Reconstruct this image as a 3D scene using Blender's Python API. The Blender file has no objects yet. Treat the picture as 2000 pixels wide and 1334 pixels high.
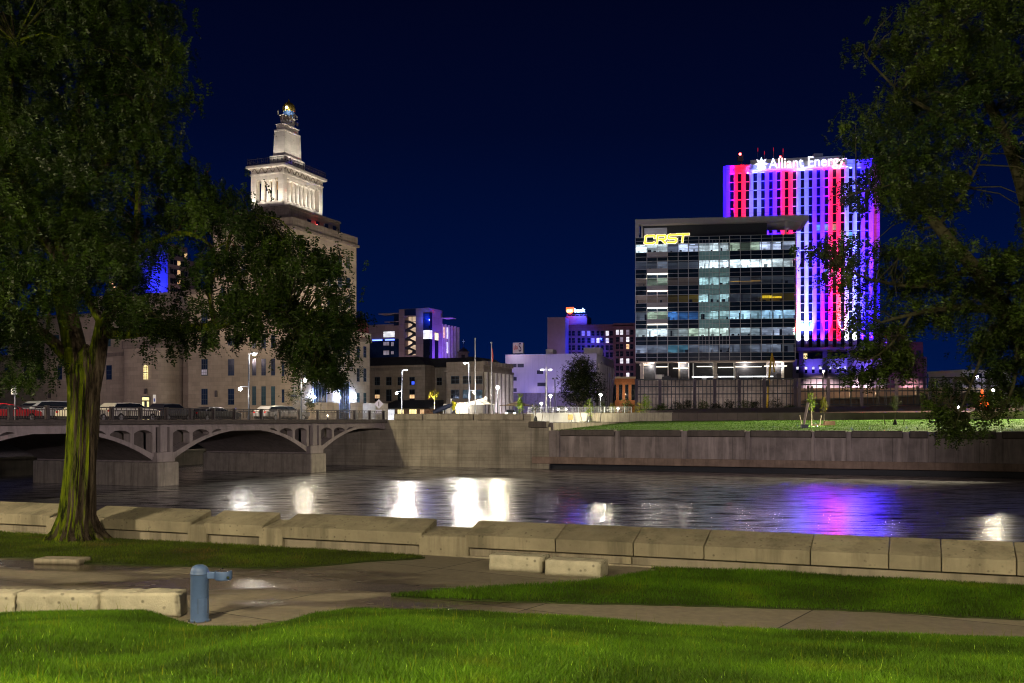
import bpy, bmesh, math, random
import numpy as np
from mathutils import Vector, Matrix, noise
R = math.radians
random.seed(7); np.random.seed(7)
S = bpy.context.scene
C = S.collection
# ---------------------------------------------------------------- camera, world, exposure
CAMZ = 6.0; F = 2000.0; HZ = 818.0          # water is z=0; F = focal length in pixels of the 2000 px wide photograph
cam = bpy.data.objects.new('camera', bpy.data.cameras.new('camera')); C.objects.link(cam)
cam.location = (0, 0, CAMZ); cam.rotation_euler = (R(90), 0, 0)
cam.data.sensor_width = 36; cam.data.lens = 36; cam.data.shift_y = (HZ - 667) / 2000
cam.data.clip_end = 6000; cam.data.clip_start = .1
S.camera = cam
S.view_settings.view_transform = 'Standard'; S.view_settings.look = 'None'
S.view_settings.exposure = 0; S.view_settings.gamma = 1
S.cycles.max_bounces = 6; S.cycles.diffuse_bounces = 3; S.cycles.glossy_bounces = 3; S.cycles.transparent_max_bounces = 8
S.cycles.use_adaptive_sampling = False; S.cycles.use_denoising = True; S.cycles.denoising_prefilter = 'ACCURATE'; S.cycles.filter_width = 1.1; S.render.filter_size = 1.1
S.cycles.sample_clamp_indirect = 0; S.cycles.sample_clamp_direct = 0
S.cycles.caustics_reflective = False; S.cycles.caustics_refractive = False
W = bpy.data.worlds.new('World'); S.world = W; W.use_nodes = True
nt = W.node_tree; nt.nodes.clear()
wo = nt.nodes.new('ShaderNodeOutputWorld'); bg = nt.nodes.new('ShaderNodeBackground')
tc = nt.nodes.new('ShaderNodeTexCoord'); sx = nt.nodes.new('ShaderNodeSeparateXYZ'); rp = nt.nodes.new('ShaderNodeValToRGB')
nt.links.new(tc.outputs['Generated'], sx.inputs[0]); nt.links.new(sx.outputs['Z'], rp.inputs[0])
nt.links.new(rp.outputs[0], bg.inputs[0]); nt.links.new(bg.outputs[0], wo.inputs[0])
el = rp.color_ramp.elements                    # clear night sky, city glow low down
el[0].position = 0.0; el[0].color = (.0005, .0085, .062, 1)
el[1].position = .46; el[1].color = (.0006, .0009, .0075, 1)
for p, c in ((.05, (.0003, .0072, .056, 1)), (.15, (.0002, .0046, .039, 1)), (.27, (.0004, .0024, .020, 1))):
    e = el.new(p); e.color = c
bg.inputs[1].default_value = 1.0

# ---------------------------------------------------------------- helpers
def P(px, py, Y):
    """the point at depth Y seen at photograph pixel px, py"""
    return Vector(((px - 1000) / F * Y, Y, CAMZ - (py - HZ) / F * Y))
def G(px, py, z):
    """the point of the level z seen at px, py"""
    Y = (CAMZ - z) * F / (py - HZ)
    return Vector(((px - 1000) / F * Y, Y, z))
class Fr:
    """a building's frame: x along its front to the right, y into its depth, z up (world z)"""
    def __init__(s, px, Y, a):
        s.o = Vector(((px - 1000) / F * Y, Y, 0)); s.a = R(a)
        s.u = Vector((math.cos(s.a), math.sin(s.a), 0)); s.v = Vector((-math.sin(s.a), math.cos(s.a), 0))
        s.M = Matrix.Translation(s.o) @ Matrix.Rotation(s.a, 4, 'Z')
    def front(s, px, py=HZ, c=0):          # -> (x, z) on the plane y = c
        k = (px - 1000) / F; o = s.o + s.v * c
        t = (k * o.y - o.x) / (s.u.x - k * s.u.y); Y = o.y + t * s.u.y
        return t, CAMZ - (py - HZ) / F * Y
    def fx(s, px, c=0): return s.front(px, HZ, c)[0]
    def fz(s, px, py, c=0): return s.front(px, py, c)[1]
    def side(s, px, py=HZ, c=0):           # -> (y, z) on the plane x = c
        k = (px - 1000) / F; o = s.o + s.u * c
        t = (k * o.y - o.x) / (s.v.x - k * s.v.y); Y = o.y + t * s.v.y
        return t, CAMZ - (py - HZ) / F * Y
    def sy(s, px, c=0): return s.side(px, HZ, c)[0]
    def sz(s, px, py, c=0): return s.side(px, py, c)[1]
    def w(s, x, y, z): return s.M @ Vector((x, y, z))
def tag(o, label=None, cat=None, group=None, kind=None):
    for k, v in (('label', label), ('category', cat), ('group', group), ('kind', kind)):
        if v: o[k] = v
    return o
def empty(name, M=None, label=None, cat=None, group=None, kind=None):
    o = bpy.data.objects.new(name, None); C.objects.link(o); o.empty_display_size = .2
    if M is not None: o.matrix_world = M if isinstance(M, Matrix) else Matrix.Translation(M)
    return tag(o, label, cat, group, kind)
class MB:
    def __init__(s): s.v = []; s.f = []; s.m = []
    def face(s, pts, m=0):
        n = len(s.v); s.v += [tuple(p) for p in pts]; s.f.append(tuple(range(n, n + len(pts)))); s.m.append(m); return s
    def box(s, x0, x1, y0, y1, z0, z1, m=0):
        if x0 > x1: x0, x1 = x1, x0
        if y0 > y1: y0, y1 = y1, y0
        if z0 > z1: z0, z1 = z1, z0
        n = len(s.v)
        s.v += [(x0,y0,z0),(x1,y0,z0),(x1,y1,z0),(x0,y1,z0),(x0,y0,z1),(x1,y0,z1),(x1,y1,z1),(x0,y1,z1)]
        for q in ((0,3,2,1),(4,5,6,7),(0,1,5,4),(1,2,6,5),(2,3,7,6),(3,0,4,7)):
            s.f.append(tuple(n + i for i in q)); s.m.append(m)
        return s
    def prism(s, poly, lo, hi, ax='z', m=0):
        """extrude a 2-D polygon: ax z -> (x,y), ax y -> (x,z), ax x -> (y,z)"""
        def pt(a, b, h): return (a, b, h) if ax == 'z' else ((a, h, b) if ax == 'y' else (h, a, b))
        n = len(s.v); k = len(poly)
        s.v += [pt(a, b, lo) for a, b in poly] + [pt(a, b, hi) for a, b in poly]
        s.f.append(tuple(range(n + k - 1, n - 1, -1))); s.f.append(tuple(range(n + k, n + 2 * k))); s.m += [m, m]
        for i in range(k):
            j = (i + 1) % k; s.f.append((n + i, n + j, n + k + j, n + k + i)); s.m.append(m)
        return s
    def tube(s, pts, rad, n=8, m=0, cap=True, warp=None):
        pts = [Vector(p) for p in pts]; b = len(s.v); prev = None
        for i, p in enumerate(pts):
            d = (pts[min(i + 1, len(pts) - 1)] - pts[max(i - 1, 0)]).normalized()
            if prev is None: a = d.cross(Vector((0, 1, 0.01)));  a = a if a.length > .05 else d.cross(Vector((1, 0, 0)))
            else: a = prev - d * prev.dot(d)
            a.normalize(); prev = a; c = d.cross(a); r = rad[i] if hasattr(rad, '__len__') else rad
            for k in range(n):
                t = 2 * math.pi * k / n; rr = r * (warp(t, i, p) if warp else 1)
                s.v.append(tuple(p + a * math.cos(t) * rr + c * math.sin(t) * rr))
        for i in range(len(pts) - 1):
            for k in range(n):
                q = b + i * n; s.f.append((q + k, q + (k + 1) % n, q + n + (k + 1) % n, q + n + k)); s.m.append(m)
        if cap:
            s.f.append(tuple(b + k for k in range(n - 1, -1, -1))); q = b + (len(pts) - 1) * n
            s.f.append(tuple(q + k for k in range(n))); s.m += [m, m]
        return s
    def cyl(s, x, y, z0, z1, r, r1=None, n=16, m=0): return s.tube([(x, y, z0), (x, y, z1)], [r, r if r1 is None else r1], n, m)
    def lathe(s, x, y, prof, n=20, m=0):
        b = len(s.v)
        for r, z in prof: s.v += [(x + r * math.cos(2 * math.pi * k / n), y + r * math.sin(2 * math.pi * k / n), z) for k in range(n)]
        for i in range(len(prof) - 1):
            for k in range(n): q = b + i * n; s.f.append((q + k, q + (k + 1) % n, q + n + (k + 1) % n, q + n + k)); s.m.append(m)
        s.f.append(tuple(b + k for k in range(n - 1, -1, -1))); q = b + (len(prof) - 1) * n; s.f.append(tuple(q + k for k in range(n))); s.m += [m, m]
        return s
    def ball(s, c, r, n=12, k=8, m=0, sq=1):
        pr = [(max(r * math.sin(math.pi * i / k), 1e-4), c[2] - r * sq * math.cos(math.pi * i / k)) for i in range(k + 1)]
        return s.lathe(c[0], c[1], pr, n, m)
    def build(s, name, mats, parent=None, smooth=False, bevel=0, M=None):
        me = bpy.data.meshes.new(name); me.from_pydata(s.v, [], s.f)
        mats = mats if isinstance(mats, (list, tuple)) else [mats]
        for q in mats: me.materials.append(q)
        if len(mats) > 1: me.polygons.foreach_set('material_index', s.m)
        bm = bmesh.new(); bm.from_mesh(me); bmesh.ops.recalc_face_normals(bm, faces=bm.faces); bm.to_mesh(me); bm.free()
        if smooth: me.shade_smooth(); me.set_sharp_from_angle(angle=R(40))
        o = bpy.data.objects.new(name, me); C.objects.link(o)
        if parent: o.parent = parent
        if M is not None: o.matrix_world = M if isinstance(M, Matrix) else Matrix.Translation(M)
        if bevel:
            b = o.modifiers.new('bevel', 'BEVEL'); b.width = bevel; b.segments = 2; b.limit_method = 'ANGLE'
        return o
def copy_tree(o, parent=None):
    c = o.copy(); C.objects.link(c)
    if parent: c.parent = parent
    for ch in list(o.children): copy_tree(ch, c)
    return c

# ---------------------------------------------------------------- materials
def nodes(name):
    m = bpy.data.materials.new(name); m.use_nodes = True
    return m, m.node_tree.nodes, m.node_tree.links, m.node_tree.nodes['Principled BSDF']
def noise_n(N, L, scale, detail=5, rough=.6, stretch=None, co='Object'):
    t = N.new('ShaderNodeTexCoord'); n = N.new('ShaderNodeTexNoise')
    n.inputs['Scale'].default_value = scale; n.inputs['Detail'].default_value = detail; n.inputs['Roughness'].default_value = rough
    if stretch:
        mp = N.new('ShaderNodeMapping'); mp.inputs['Scale'].default_value = stretch
        L.new(t.outputs[co], mp.inputs[0]); L.new(mp.outputs[0], n.inputs['Vector'])
    else: L.new(t.outputs[co], n.inputs['Vector'])
    return n
def ramp(N, L, src, stops):
    r = N.new('ShaderNodeValToRGB'); L.new(src, r.inputs[0]); e = r.color_ramp.elements
    e[0].position, e[0].color = stops[0][0], (*stops[0][1], 1); e[1].position, e[1].color = stops[-1][0], (*stops[-1][1], 1)
    for p, c in stops[1:-1]: k = e.new(p); k.color = (*c, 1)
    return r
def mixc(N, L, fac, a, b, mode='MIX'):
    x = N.new('ShaderNodeMix'); x.data_type = 'RGBA'; x.blend_type = mode
    for sock, val in ((x.inputs[0], fac), (x.inputs[6], a), (x.inputs[7], b)):
        if hasattr(val, 'is_linked') or hasattr(val, 'links'): L.new(val, sock)
        else: sock.default_value = val if not isinstance(val, tuple) else (*val[:3], 1)
    return x.outputs[2]
def mat(name, col, rough=.8, var=.2, scale=2.5, bump=.15, spec=.3, metal=0, streak=0, joints=None, jcol=None, pits=0, stretch=None, dark=.5, ss=1.9, orand=0):
    m, N, L, B = nodes(name)
    n = noise_n(N, L, scale, 6, .65, stretch)
    c0 = tuple(c * (1 - var) for c in col); c1 = tuple(min(1, c * (1 + var)) for c in col)
    out = ramp(N, L, n.outputs[0], [(.3, c0), (.7, c1)]).outputs[0]
    h = n.outputs[0]
    if streak:
        s = noise_n(N, L, 1.0, 5, .7, (ss, ss, ss * .075))
        f = ramp(N, L, s.outputs[0], [(.48, (0, 0, 0)), (.66, (streak,) * 3)]).outputs[0]
        out = mixc(N, L, f, out, tuple(c * dark for c in col))
    if pits:
        v = N.new('ShaderNodeTexVoronoi'); v.inputs['Scale'].default_value = pits
        t = N.new('ShaderNodeTexCoord'); L.new(t.outputs['Object'], v.inputs['Vector'])
        f = ramp(N, L, v.outputs['Distance'], [(.12, (.8,) * 3), (.26, (0,) * 3)]).outputs[0]
        k = noise_n(N, L, 1.3); f2 = ramp(N, L, k.outputs[0], [(.45, (0,) * 3), (.6, (1,) * 3)]).outputs[0]
        out = mixc(N, L, mixc(N, L, 1.0, f, f2, 'MULTIPLY'), out, tuple(c * .3 for c in col))
    if joints:                                    # masonry joints: (width, height, mortar)
        t = N.new('ShaderNodeTexCoord'); mp = N.new('ShaderNodeMapping'); b = N.new('ShaderNodeTexBrick')
        sp = N.new('ShaderNodeSeparateXYZ'); cb = N.new('ShaderNodeCombineXYZ'); ad = N.new('ShaderNodeMath')
        L.new(t.outputs['Object'], sp.inputs[0]); L.new(sp.outputs[0], ad.inputs[0]); L.new(sp.outputs[1], ad.inputs[1])
        L.new(ad.outputs[0], cb.inputs[0]); L.new(sp.outputs[2], cb.inputs[1]); L.new(cb.outputs[0], b.inputs['Vector'])
        b.inputs['Scale'].default_value = 1; b.inputs['Brick Width'].default_value = joints[0]; b.inputs['Row Height'].default_value = joints[1]
        b.inputs['Mortar Size'].default_value = joints[2]; b.inputs['Color1'].default_value = (1, 1, 1, 1); b.inputs['Color2'].default_value = (.82, .82, .82, 1)
        b.inputs['Mortar'].default_value = (.55, .55, .55, 1)
        out = mixc(N, L, 1.0, out, b.outputs[0], 'MULTIPLY')
    if orand:
        oi = N.new('ShaderNodeObjectInfo'); rr_ = ramp(N, L, oi.outputs['Random'], [(0, (1 - orand,) * 3), (1, (1 + orand,) * 3)]); out = mixc(N, L, 1.0, out, rr_.outputs[0], 'MULTIPLY')
    L.new(out, B.inputs['Base Color']); B.inputs['Roughness'].default_value = rough
    B.inputs['Specular IOR Level'].default_value = spec; B.inputs['Metallic'].default_value = metal
    if bump:
        bn = noise_n(N, L, scale * 9, 6, .7, stretch); bp = N.new('ShaderNodeBump'); bp.inputs['Strength'].default_value = bump; bp.inputs['Distance'].default_value = .05
        L.new(bn.outputs[0], bp.inputs['Height']); L.new(bp.outputs[0], B.inputs['Normal'])
    return m
def glow(name, col, strength, var=0, scale=(1, 1, 1)):
    """something that gives off light: a lamp, a lit room, a backlit sign"""
    m, N, L, B = nodes(name); B.inputs['Base Color'].default_value = (*[c * .5 for c in col], 1)
    B.inputs['Emission Color'].default_value = (*col, 1); B.inputs['Emission Strength'].default_value = strength
    if var:
        n = noise_n(N, L, 1.0, 4, .7, scale); r = ramp(N, L, n.outputs[0], [(.36, (1 - var,) * 3), (.5, (.75,) * 3), (.66, (1.5,) * 3)])
        x = N.new('ShaderNodeMath'); x.operation = 'MULTIPLY'; x.inputs[1].default_value = strength
        L.new(r.outputs[0], x.inputs[0]); L.new(x.outputs[0], B.inputs['Emission Strength'])
    return m
def glass(name, tint=(.02, .03, .05), rough=.06, spec=.6):
    m, N, L, B = nodes(name); n = noise_n(N, L, .35)
    L.new(ramp(N, L, n.outputs[0], [(.35, tuple(c * .6 for c in tint)), (.65, tuple(c * 1.4 for c in tint))]).outputs[0], B.inputs['Base Color'])
    B.inputs['Roughness'].default_value = rough; B.inputs['Specular IOR Level'].default_value = spec
    return m
def pane_mat(name):
    m, N, L, B = nodes(name); N.remove(B); o = N['Material Output']
    t = N.new('ShaderNodeBsdfTransparent'); g = N.new('ShaderNodeBsdfGlossy'); x = N.new('ShaderNodeMixShader')
    t.inputs[0].default_value = (.86, .93, .95, 1); g.inputs['Roughness'].default_value = .05; x.inputs[0].default_value = .07
    L.new(t.outputs[0], x.inputs[1]); L.new(g.outputs[0], x.inputs[2]); L.new(x.outputs[0], o.inputs[0]); return m
def light(name, kind, loc, col, power, parent=None, aim=None, size=40, blend=1, radius=.15):
    d = bpy.data.lights.new(name, kind); d.color = col; d.energy = power
    if kind == 'SPOT': d.spot_size = R(size); d.spot_blend = blend
    d.shadow_soft_size = radius
    o = bpy.data.objects.new(name, d); C.objects.link(o); o.location = loc
    if aim is not None: o.rotation_euler = (Vector(aim) - Vector(loc)).to_track_quat('-Z', 'Y').to_euler()
    if parent: o.parent = parent; o.matrix_parent_inverse = Matrix()
    return o
M = {}
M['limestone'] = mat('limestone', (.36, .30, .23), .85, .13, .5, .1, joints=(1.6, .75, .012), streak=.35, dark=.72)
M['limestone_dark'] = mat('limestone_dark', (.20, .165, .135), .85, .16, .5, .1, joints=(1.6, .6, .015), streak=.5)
M['pale_stone'] = mat('pale_stone', (.55, .50, .43), .8, .1, .7, .08, joints=(1.4, .8, .01), streak=.3, dark=.75)
M['concrete'] = mat('concrete', (.27, .24, .19), .85, .2, 1.2, .25, streak=.7, dark=.4)
M['wall_concrete'] = mat('wall_concrete', (.30, .27, .20), .88, .30, .35, .3, streak=.7, dark=.4, joints=(6.4, .42, .012), ss=.55)
M['wall_low'] = mat('wall_low', (.20, .17, .155), .9, .35, .5, .3, streak=.8, dark=2.0, joints=(4.2, 20, .03), ss=.9)
M['foot_low'] = mat('foot_low', (.20, .145, .11), .9, .35, .6, .3, streak=.6, dark=.5)
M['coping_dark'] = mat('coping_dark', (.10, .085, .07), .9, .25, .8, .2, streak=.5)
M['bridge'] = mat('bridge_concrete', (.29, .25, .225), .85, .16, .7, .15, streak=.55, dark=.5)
M['parapet'] = mat('parapet_concrete', (.275, .245, .18), .9, .26, .8, .35, streak=.75, dark=.45, pits=7, ss=1.1, orand=.16)
M['block'] = mat('block_limestone', (.46, .43, .34), .9, .2, 3, .5, pits=6)
M['iron'] = mat('iron', (.05, .04, .04), .5, .2, 4, .05, spec=.4)
M['steel'] = mat('steel', (.30, .31, .33), .4, .1, 4, .03, metal=.6)
M['dark_steel'] = mat('dark_steel', (.035, .04, .055), .45, .2, 4, .03, spec=.4)
M['white'] = mat('white_paint', (.72, .72, .70), .6, .05, 1, .03)
M['dark'] = mat('dark_opening', (.012, .013, .018), .6, .2, 2, 0)
M['asphalt'] = mat('asphalt', (.05, .05, .05), .85, .25, 6, .2)
M['roof'] = mat('dark_roof', (.03, .03, .036), .8, .25, 1, .1)
M['black_glass'] = glass('black_glass', (.010, .013, .020), .08)
M['blue_glass'] = glass('blue_glass', (.010, .022, .055), .08)
M['teal_glass'] = glass('teal_glass', (.03, .07, .085), .12)
M['frame'] = mat('window_frame', (.06, .075, .085), .5, .1, 5, .02)
M['pane'] = pane_mat('window_pane')
M['mullion'] = mat('mullion_metal', (.55, .56, .60), .45, .06, 3, .02)
M['lamp'] = glow('lamp_white', (1, .92, .76), 150)
M['added_mast_lamp'] = glow('added_mast_lamp', (1, .92, .76), 12); M['headlamp'] = glow('headlamp', (1, .94, .85), 60)
M['lamp_warm'] = glow('lamp_warm', (1, .80, .45), 50)
M['lamp_blue'] = glow('lamp_cool', (.55, .70, 1), 420)
M['lamp_red'] = glow('lamp_red', (1, .03, .03), 40)
M['rubber'] = mat('rubber', (.02, .02, .02), .8, .1, 8, .05)
M['rim'] = mat('rim', (.28, .28, .29), .55, .1, 5, .02, metal=.2)
# ---------------------------------------------------------------- setting: ground, river, plaza, lawns
GZ = 2.37                                          # level of the river plaza
A = -21.8                                          # the street grid against the camera
NW = Fr(0, 32.98, A)                               # front face of the near river wall
FW = Fr(752, 131, A)                               # front face of the far river wall
BR = Fr(0, 76, 90 + A)                             # near face of the bridge
# river
def water_mat():
    m, N, L, B = nodes('river_water'); N.remove(B); out = N['Material Output']
    n0 = noise_n(N, L, .12, 3); col = ramp(N, L, n0.outputs[0], [(.35, (.011, .008, .0045)), (.65, (.018, .013, .0075))]).outputs[0]
    a = noise_n(N, L, .50, 4, .6, (.30, 1.35, 1)); b = noise_n(N, L, 1.9, 4, .65, (.22, 1.5, 1)); c = noise_n(N, L, .10, 2, .5, (1, 2, 1))
    x = N.new('ShaderNodeMath'); x.operation = 'MULTIPLY_ADD'; x.inputs[1].default_value = .34
    L.new(b.outputs[0], x.inputs[0]); L.new(a.outputs[0], x.inputs[2])
    i1 = noise_n(N, L, 1.15, 3, .55, (.55, 1.2, 1)); x2 = N.new('ShaderNodeMath'); x2.operation = 'MULTIPLY_ADD'; x2.inputs[1].default_value = 1.2; L.new(i1.outputs[0], x2.inputs[0]); L.new(x.outputs[0], x2.inputs[2]); x = x2
    bp = N.new('ShaderNodeBump'); bp.inputs['Strength'].default_value = WB; bp.inputs['Distance'].default_value = .075
    L.new(x.outputs[0], bp.inputs['Height'])
    df = N.new('ShaderNodeBsdfDiffuse'); L.new(col, df.inputs[0]); L.new(bp.outputs[0], df.inputs['Normal'])
    gl = N.new('ShaderNodeBsdfGlossy'); gl.inputs[0].default_value = (.92, .92, .95, 1); gl.inputs['Roughness'].default_value = WR; L.new(bp.outputs[0], gl.inputs['Normal'])
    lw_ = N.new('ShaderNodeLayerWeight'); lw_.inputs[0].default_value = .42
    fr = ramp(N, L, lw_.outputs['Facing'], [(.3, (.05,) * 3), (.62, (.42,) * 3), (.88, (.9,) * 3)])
    rp_ = noise_n(N, L, 1.25, 8, .72, (.26, 1.35, 1)); rk = ramp(N, L, rp_.outputs[0], [(.40, (.05,) * 3), (.52, (1.0,) * 3)])  # noise mask paints dark and bright streaks into the river's reflections
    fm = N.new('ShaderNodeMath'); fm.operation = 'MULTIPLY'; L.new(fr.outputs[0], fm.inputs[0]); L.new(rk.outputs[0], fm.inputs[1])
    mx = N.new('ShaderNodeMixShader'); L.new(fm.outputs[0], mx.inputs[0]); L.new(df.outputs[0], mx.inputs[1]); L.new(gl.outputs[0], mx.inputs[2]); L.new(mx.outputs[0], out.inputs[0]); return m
WB, WR = .50, .255
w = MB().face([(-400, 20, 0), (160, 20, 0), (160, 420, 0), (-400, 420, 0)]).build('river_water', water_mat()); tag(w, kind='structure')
# far bank: one sheet out to the horizon, behind the far wall and the lawn
gm = mat('far_ground', (.06, .06, .065), .9, .25, .3, .1)
b = MB(); q = [FW.w(x, y, 0) for x, y in ((-30, .9), (140, .9), (140, 60), (-30, 60))]
far = MB()
def fw(x, y, z): return tuple(FW.w(x, y, z))
far.face([fw(-400, 75, 5.45), fw(400, 75, 5.45), (1800, 2900, 5.4), (-1800, 2900, 5.4)])
far.face([fw(-5, 1, 5.45), fw(22.4, 1, 5.45), fw(22.4, 75, 5.45), fw(-5, 75, 5.45)])
far.face([fw(-400, 28, 5.45), fw(-5.01, 28, 5.45), fw(-5.01, 75, 5.45), fw(-400, 75, 5.45)])
tag(far.build('far_ground', gm), kind='structure')
# near bank under plaza and lawns
nb = MB(); c = [NW.w(-40, .2, GZ - .02), NW.w(60, .2, GZ - .02)]
nb.face([c[0], c[1], (60, -30, GZ - .02), (-60, -30, GZ - .02)])
tag(nb.build('near_ground', mat('soil', (.05, .038, .025), .95, .3, 2, .3)), kind='structure')
def wet_concrete():
    m, N, L, B = nodes('wet_concrete')
    t = N.new('ShaderNodeTexCoord'); mp = N.new('ShaderNodeMapping'); mp.inputs['Rotation'].default_value = (0, 0, R(33)); mp.inputs['Location'].default_value = (1.2, .5, 0)
    br = N.new('ShaderNodeTexBrick'); L.new(t.outputs['Object'], mp.inputs[0]); L.new(mp.outputs[0], br.inputs['Vector'])
    br.offset = 0; br.inputs['Scale'].default_value = 1; br.inputs['Brick Width'].default_value = 4.6; br.inputs['Row Height'].default_value = 3.4
    br.inputs['Mortar Size'].default_value = .018; br.inputs['Color1'].default_value = (.265, .23, .175, 1); br.inputs['Color2'].default_value = (.16, .138, .105, 1); br.inputs['Mortar'].default_value = (.02, .015, .01, 1)
    n = noise_n(N, L, 5, 8, .7); g = ramp(N, L, n.outputs[0], [(.3, (.72,) * 3), (.7, (1.15,) * 3)])
    col = mixc(N, L, 1.0, br.outputs[0], g.outputs[0], 'MULTIPLY')
    wn = noise_n(N, L, .33, 4, .5, (.7, 1.7, 1)); wx = N.new('ShaderNodeSeparateXYZ'); L.new(t.outputs['Object'], wx.inputs[0]); wr_ = N.new('ShaderNodeMapRange'); wr_.inputs[1].default_value = -1.2; wr_.inputs[2].default_value = 3.5; wr_.inputs[3].default_value = 0; wr_.inputs[4].default_value = -.22
    L.new(wx.outputs[0], wr_.inputs[0]); wa = N.new('ShaderNodeMath'); L.new(wn.outputs[0], wa.inputs[0]); L.new(wr_.outputs[0], wa.inputs[1]); wn = wa
    wet = ramp(N, L, wn.outputs[0], [(.46, (0,) * 3), (.55, (1,) * 3)])
    col = mixc(N, L, wet.outputs[0], col, mixc(N, L, 1.0, col, (.45, .42, .42), 'MULTIPLY'))
    L.new(col, B.inputs['Base Color'])
    rr = ramp(N, L, wn.outputs[0], [(.47, (.78,) * 3), (.54, (.36,) * 3), (.6, (.17,) * 3)]); L.new(rr.outputs[0], B.inputs['Roughness'])
    bp = N.new('ShaderNodeBump'); bp.inputs['Strength'].default_value = .12; bp.inputs['Distance'].default_value = .02
    bn = noise_n(N, L, 40, 4); L.new(bn.outputs[0], bp.inputs['Height']); L.new(bp.outputs[0], B.inputs['Normal']); return m
M['paving'] = wet_concrete()
pl = MB(); pl.face([NW.w(-40, -.02, GZ), NW.w(60, -.02, GZ), (40, 9, GZ), (-40, 9, GZ)])
tag(pl.build('plaza_pavement', M['paving']), kind='structure')
# lawns: polygon outlines on the plaza level, taken from photograph pixels, thickened, with blades of grass
def outline(pts, z=GZ): return [G(x, y, z) for x, y in pts]
def smooth_poly(p, n=4):
    out = []; k = len(p)
    for i in range(k):
        a, b, c, d = p[i - 1], p[i], p[(i + 1) % k], p[(i + 2) % k]
        for j in range(n):
            t = j / n; out.append(.5 * ((2 * b) + (c - a) * t + (2 * a - 5 * b + 4 * c - d) * t * t + (3 * b - a - 3 * c + d) * t ** 3))
    res = []
    for i, a in enumerate(out):
        b = out[(i + 1) % len(out)]; k_ = max(1, int((b - a).length / .18))
        for j in range(k_): q = a.lerp(b, j / k_); res.append(q + Vector((noise.noise(q * 2.3), noise.noise(q * 2.3 + Vector((9, 9, 9))), 0)) * .07)
    return res
def inside(poly, X, Y):
    r = np.zeros(len(X), bool); n = len(poly)
    for i in range(n):
        x0, y0 = poly[i][0], poly[i][1]; x1, y1 = poly[i - 1][0], poly[i - 1][1]
        if y0 == y1: continue
        c = ((y0 > Y) != (y1 > Y)) & (X < (x1 - x0) * (Y - y0) / (y1 - y0) + x0); r ^= c
    return r
def grass_mat(name, base, dry):
    m, N, L, B = nodes(name)
    at = N.new('ShaderNodeAttribute'); at.attribute_name = 'tint'
    n = noise_n(N, L, .7, 4); r = ramp(N, L, n.outputs[0], [(.35, tuple(c * .62 for c in base)), (.55, base), (.72, dry)])
    col = mixc(N, L, 1.0, r.outputs[0], at.outputs[0], 'MULTIPLY'); L.new(col, B.inputs['Base Color'])
    B.inputs['Roughness'].default_value = .6; B.inputs['Specular IOR Level'].default_value = .2
    tr = N.new('ShaderNodeBsdfTranslucent'); L.new(col, tr.inputs[0]); x = N.new('ShaderNodeMixShader'); x.inputs[0].default_value = .35
    L.new(B.outputs[0], x.inputs[1]); L.new(tr.outputs[0], x.inputs[2]); L.new(x.outputs[0], N['Material Output'].inputs[0]); return m
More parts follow.
